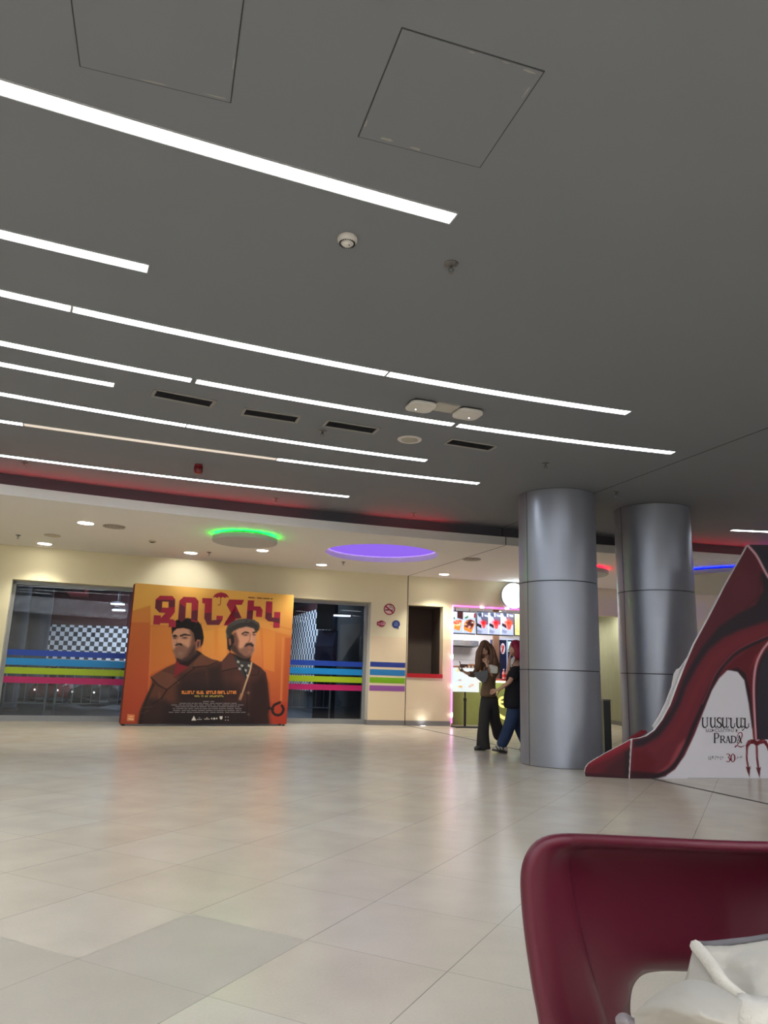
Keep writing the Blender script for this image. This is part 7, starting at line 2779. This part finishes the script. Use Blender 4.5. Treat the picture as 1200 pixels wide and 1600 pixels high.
# dished panel with the slot
slot = [(555, 900), (556, 850), (566, 792), (590, 750), (625, 725), (680, 714), (760, 712), (XC, 720)]
SLT = crom(slot, 6)
bottom = crom([(XC, 1060), (760, 1060), (660, 1050), (600, 1020), (568, 965), (555, 900)], 6)
SLT = SLT + [(mirror(x), y + 0.02 * (mirror(x) - x)) for x, y in SLT[-2::-1]] + [(mirror(x), y) for x, y in bottom[::-1][1:]] + [q for q in bottom[1:-1]]
outer = [(x, y) for x, y in PN]
pts2, eds = [], []
def add_loop(L, closed=True):
    s = len(pts2)
    pts2.extend(Vector(p) for p in L)
    n = len(L)
    for i in range(n if closed else n - 1):
        eds.append((s + i, s + (i + 1) % n))
add_loop(outer); add_loop(SLT)
ink_ = Ink([(0, 0)], (0, 0, 0))
gx, gy = np.meshgrid(np.arange(260, 1800, 22.0), np.arange(130, 1500, 22.0))
ink_.p = np.stack([gx.ravel(), gy.ravel()], 1)
ok = (ink_.dist(outer) > 9) & (ink_.dist(SLT) < -9)
pts2.extend(Vector(p) for p in ink_.p[ok])
cv, ce, cf, *_ = delaunay_2d_cdt(pts2, eds, [], 4, 1e-6)
Oarr = np.array([tuple(p) for p in cv])
ink_.p = Oarr
de = np.clip(ink_.dist(outer), 0, None)
ds = np.clip(-ink_.dist(SLT), 0, None)


def panel_depth(x, y, d_edge, d_slot):
    base = dep_p(x, y) + 0.020
    dish = 0.050 * (1 - math.exp(-d_edge / 120.0)) * (1 - 0.3 * side_w(x))
    lip = 0.030 * math.exp(-d_slot / 40.0)
    low = -0.10 * max(0, (y - 850) / 650.0) ** 1.4
    return base + dish + lip + low


PV = [PCx(p[0], p[1], panel_depth(p[0], p[1], de[i], ds[i])) for i, p in enumerate(Oarr)]
fs = []
_q = Ink([(0, 0)], (0, 0, 0))
_q.p = np.array([tuple(sum((Vector(Oarr[i]) for i in f), Vector((0, 0))) / 3) for f in cf])
_ins = _q.dist(SLT) > 0
for fi, f in enumerate(cf):
    c = sum((Vector(Oarr[i]) for i in f), Vector((0, 0))) / 3
    if not _ins[fi]:
        fs.append(tuple(f))
mb = MB(); mb.add(PV, fs)
pan = mb.build('backrest', M_CH, chair, smooth=True)
so = pan.modifiers.new('thick', 'SOLIDIFY'); so.thickness = 0.007; so.offset = 1
# seat, its front roll and the four legs
zs = 0.45
x0, x1 = PCx(300, 960).x, PCx(mirror(300), 960).x
mb = MB()
Vs, nx, ny = [], 18, 14
for j in range(ny + 1):
    t = j / ny
    for i in range(nx + 1):
        s = i / nx * 2 - 1
        yy = YC + 0.02 - t * 0.47
        wd = (x1 - x0) / 2 * (0.98 + 0.06 * math.sin(t * PI))
        z = zs + 0.03 * s * s - 0.012 * math.sin(t * PI) + 0.05 * max(0, 0.12 - t) / 0.12 - 0.03 * max(0, (t - 0.88) / 0.12) ** 2
        Vs.append(((x0 + x1) / 2 + s * wd, yy, z))
Fs = [(j * (nx + 1) + i, j * (nx + 1) + i + 1, (j + 1) * (nx + 1) + i + 1, (j + 1) * (nx + 1) + i) for j in range(ny) for i in range(nx)]
mb.add(Vs, Fs)
st = mb.build('seat', M_CH, chair, smooth=True)
so = st.modifiers.new('thick', 'SOLIDIFY'); so.thickness = 0.01; so.offset = -1
M_LEG = mat('chair_leg_steel', (150, 152, 156), 0.3, metal=0.8)
for sx in (-1, 1):
    for yy, dy in ((YC - 0.02, 0.05), (YC - 0.40, -0.04)):
        mb = MB()
        xx = (x0 + x1) / 2 + sx * ((x1 - x0) / 2 - 0.05)
        mb.tube([(xx, yy, zs - 0.005), (xx + sx * 0.03, yy + dy, 0.012)], [0.016, 0.012], 12)
        mb.cyl((xx + sx * 0.03, yy + dy, 0.0), (xx + sx * 0.03, yy + dy, 0.014), 0.015, n=12)
        mb.build('leg', M_LEG, chair, smooth='auto')

# ---------------------------------------------------------------- white knitted garment heaped on the chair
M_KN = bpy.data.materials.new('white_knit')
M_KN.use_nodes = True
nt = M_KN.node_tree
b = nt.nodes['Principled BSDF']
b.inputs['Roughness'].default_value = 0.9
b.inputs['Specular IOR Level'].default_value = 0.1
b.inputs['Base Color'].default_value = rgb((200, 194, 182))
b.inputs['Sheen Weight'].default_value = 0.3
tc = nt.nodes.new('ShaderNodeTexCoord')
wv = nt.nodes.new('ShaderNodeTexWave'); wv.inputs['Scale'].default_value = 95; wv.inputs['Distortion'].default_value = 2.2; wv.inputs['Detail Scale'].default_value = 3.0
nt.links.new(tc.outputs['UV'], wv.inputs['Vector'])
nz = nt.nodes.new('ShaderNodeTexNoise'); nz.inputs['Scale'].default_value = 260
nt.links.new(tc.outputs['Object'], nz.inputs['Vector'])
ad = nt.nodes.new('ShaderNodeMath'); ad.operation = 'ADD'
nt.links.new(wv.outputs['Fac'], ad.inputs[0]); nt.links.new(nz.outputs['Fac'], ad.inputs[1])
bp = nt.nodes.new('ShaderNodeBump'); bp.inputs['Strength'].default_value = 0.55; bp.inputs['Distance'].default_value = 0.002
nt.links.new(ad.outputs[0], bp.inputs['Height']); nt.links.new(bp.outputs['Normal'], b.inputs['Normal'])

YG = 0.80


def PG(x, y, d=0.0):
    return at_y(800 + x / 3.0, 1280 + y / 3.0, YG + d)


from mathutils import noise
gar = thing('white_sweater', 'white knitted sweater heaped on the red chair seat', 'sweater', PG(1000, 900))


def sheet(name, grid, material, thick=0.004, push=0.0):
    """smooth cloth from a small control grid of (x, y, depth) rows"""
    R_ = [crom(r, 9) for r in grid]
    cols = list(zip(*R_))
    cols = [crom(c, 9) for c in cols]
    nr, nc = len(cols[0]), len(cols)
    V = []
    for r in range(nr):
        for c in range(nc):
            x, y, d = cols[c][r]
            wv_ = noise.noise(Vector((x * 0.012 + y * 0.006, y * 0.020 - x * 0.008, 3.1))) * 0.005 + noise.noise(Vector((x * 0.035, y * 0.045, 7.7))) * 0.0018
            V.append(PG(x, y, d + wv_ + push))
    F = [(r * nc + c, r * nc + c + 1, (r + 1) * nc + c + 1, (r + 1) * nc + c) for r in range(nr - 1) for c in range(nc - 1)]
    mb = MB(); mb.add(V, F)
    o = mb.build(name, material, gar, smooth=True)
    uv = o.data.uv_layers.new(name='UVMap')
    for lp_ in o.data.loops:
        r, c = divmod(lp_.vertex_index, nc)
        uv.data[lp_.index].uv = (c / (nc - 1), r / (nr - 1))
    so = o.modifiers.new('thick', 'SOLIDIFY'); so.thickness = thick; so.offset = -1
    return o


# main folded body: from the top edge, falling towards the camera
sheet('body', [
    [(858, 580, 0.02), (900, 592, 0.0), (1000, 582, 0.01), (1100, 570, 0.02), (1210, 552, 0.03), (1420, 540, 0.04), (1640, 560, 0.05)],
    [(842, 630, 0.0), (905, 625, -0.03), (1010, 622, -0.02), (1110, 608, -0.01), (1210, 596, 0.0), (1420, 590, 0.0), (1660, 620, 0.02)],
    [(828, 690, -0.02), (925, 690, -0.055), (1010, 672, -0.03), (1100, 654, -0.045), (1210, 640, -0.03), (1420, 650, -0.03), (1680, 700, 0.0)],
    [(815, 740, -0.03), (950, 765, -0.085), (1040, 740, -0.055), (1120, 715, -0.07), (1220, 700, -0.06), (1430, 730, -0.06), (1690, 790, -0.02)],
    [(806, 770, -0.035), (990, 830, -0.105), (1080, 825, -0.09), (1150, 800, -0.10), (1230, 790, -0.09), (1440, 840, -0.09), (1700, 880, -0.04)],
    [(800, 800, -0.02), (1010, 900, -0.10), (1090, 880, -0.11), (1160, 870, -0.12), (1240, 880, -0.12), (1450, 950, -0.12), (1710, 980, -0.06)],
    [(790, 900, 0.0), (1000, 1050, -0.10), (1090, 1050, -0.13), (1160, 1050, -0.13), (1240, 1050, -0.13), (1450, 1100, -0.13), (1710, 1120, -0.06)],
    [(800, 1300, 0.03), (1000, 1420, -0.1), (1090, 1420, -0.1), (1160, 1420, -0.1), (1240, 1420, -0.1), (1450, 1420, -0.1), (1710, 1400, -0.04)]], M_KN)
# sleeve rolled over in front, with its fold
sheet('sleeve', [
    [(770, 768, -0.05), (806, 756, -0.06), (856, 750, -0.075), (930, 764, -0.10), (1000, 800, -0.12), (1080, 850, -0.13)],
    [(705, 800, -0.06), (752, 788, -0.085), (830, 786, -0.12), (920, 812, -0.145), (990, 845, -0.155), (1070, 880, -0.155)],
    [(650, 838, -0.07), (705, 826, -0.10), (790, 832, -0.145), (890, 860, -0.175), (970, 892, -0.18), (1064, 915, -0.17)],
    [(606, 878, -0.07), (652, 866, -0.10), (735, 874, -0.15), (840, 903, -0.185), (950, 940, -0.195), (1062, 965, -0.18)],
    [(580, 908, -0.06), (615, 900, -0.085), (700, 912, -0.13), (805, 945, -0.165), (930, 990, -0.185), (1062, 1012, -0.17)],
    [(574, 938, -0.05), (606, 944, -0.07), (692, 965, -0.105), (800, 1000, -0.135), (930, 1055, -0.16), (1062, 1080, -0.15)],
    [(590, 1100, -0.03), (640, 1120, -0.05), (720, 1150, -0.07), (820, 1180, -0.1), (930, 1210, -0.12), (1062, 1220, -0.12)]], M_KN, push=-0.03)
# small grey lining poking out and ribbed cuff
sheet('lining', [
    [(486, 925, 0.02), (505, 908, 0.0), (535, 908, -0.01), (560, 925, -0.01), (590, 940, 0.0)],
    [(484, 945, 0.01), (505, 938, -0.02), (535, 938, -0.03), (560, 950, -0.03), (590, 965, -0.02)],
    [(500, 1000, 0.01), (520, 990, -0.02), (545, 990, -0.03), (570, 1000, -0.03), (600, 1010, -0.02)],
    [(540, 1150, 0.02), (560, 1150, 0.0), (580, 1150, 0.0), (600, 1150, 0.0), (640, 1150, 0.0)]], mat('lining_grey', (150, 142, 146), 0.9))
mb = MB()
for i in range(13):
    a = i / 12
    xt, yt = 1085 + 150 * a, 845 + 12 * math.sin(a * 3) + 10 * a
    xb, yb_ = 1040 + 190 * a, 975 + 10 * a
    mb.tube([PG(xt, yt, -0.135), PG((xt + xb) / 2, (yt + yb_) / 2, -0.165), PG(xb, yb_, -0.178), PG(xb - 10, yb_ + 80, -0.17)], 0.0052, 8)
mb.build('ribbed_cuff', M_KN, gar, smooth=True)
# thick seam along the top and down the fold
mb = MB()
mb.tube([PG(*q) for q in crom([(862, 596, -0.012), (900, 640, -0.045), (945, 700, -0.075), (990, 768, -0.10), (1060, 830, -0.118), (1100, 860, -0.13)], 6)], 0.006, 8)
mb.build('seam', M_KN, gar, smooth=True)
mb = MB()
mb.tube([PG(*q) for q in crom([(866, 585, 0.012), (930, 586, 0.0), (1040, 574, 0.006), (1120, 565, 0.014), (1210, 552, 0.022), (1420, 540, 0.034)], 6)], 0.003, 8)
mb.build('neck_tape', mat('tape_grey', (98, 95, 98), 0.9), gar, smooth=True)
# ------------------------------------------------------------ view settings
sc = bpy.context.scene
sc.view_settings.view_transform = 'Standard'
sc.view_settings.look = 'None'
sc.view_settings.gamma = 1.0
sc.view_settings.use_curve_mapping = False
sc.view_settings.exposure = 0.32
sc.cycles.use_denoising = True
sc.cycles.max_bounces = 8
sc.cycles.diffuse_bounces = 4
sc.cycles.glossy_bounces = 4
sc.cycles.transparent_max_bounces = 12
sc.cycles.caustics_reflective = False
sc.cycles.caustics_refractive = False
sc.cycles.sample_clamp_indirect = 6.0
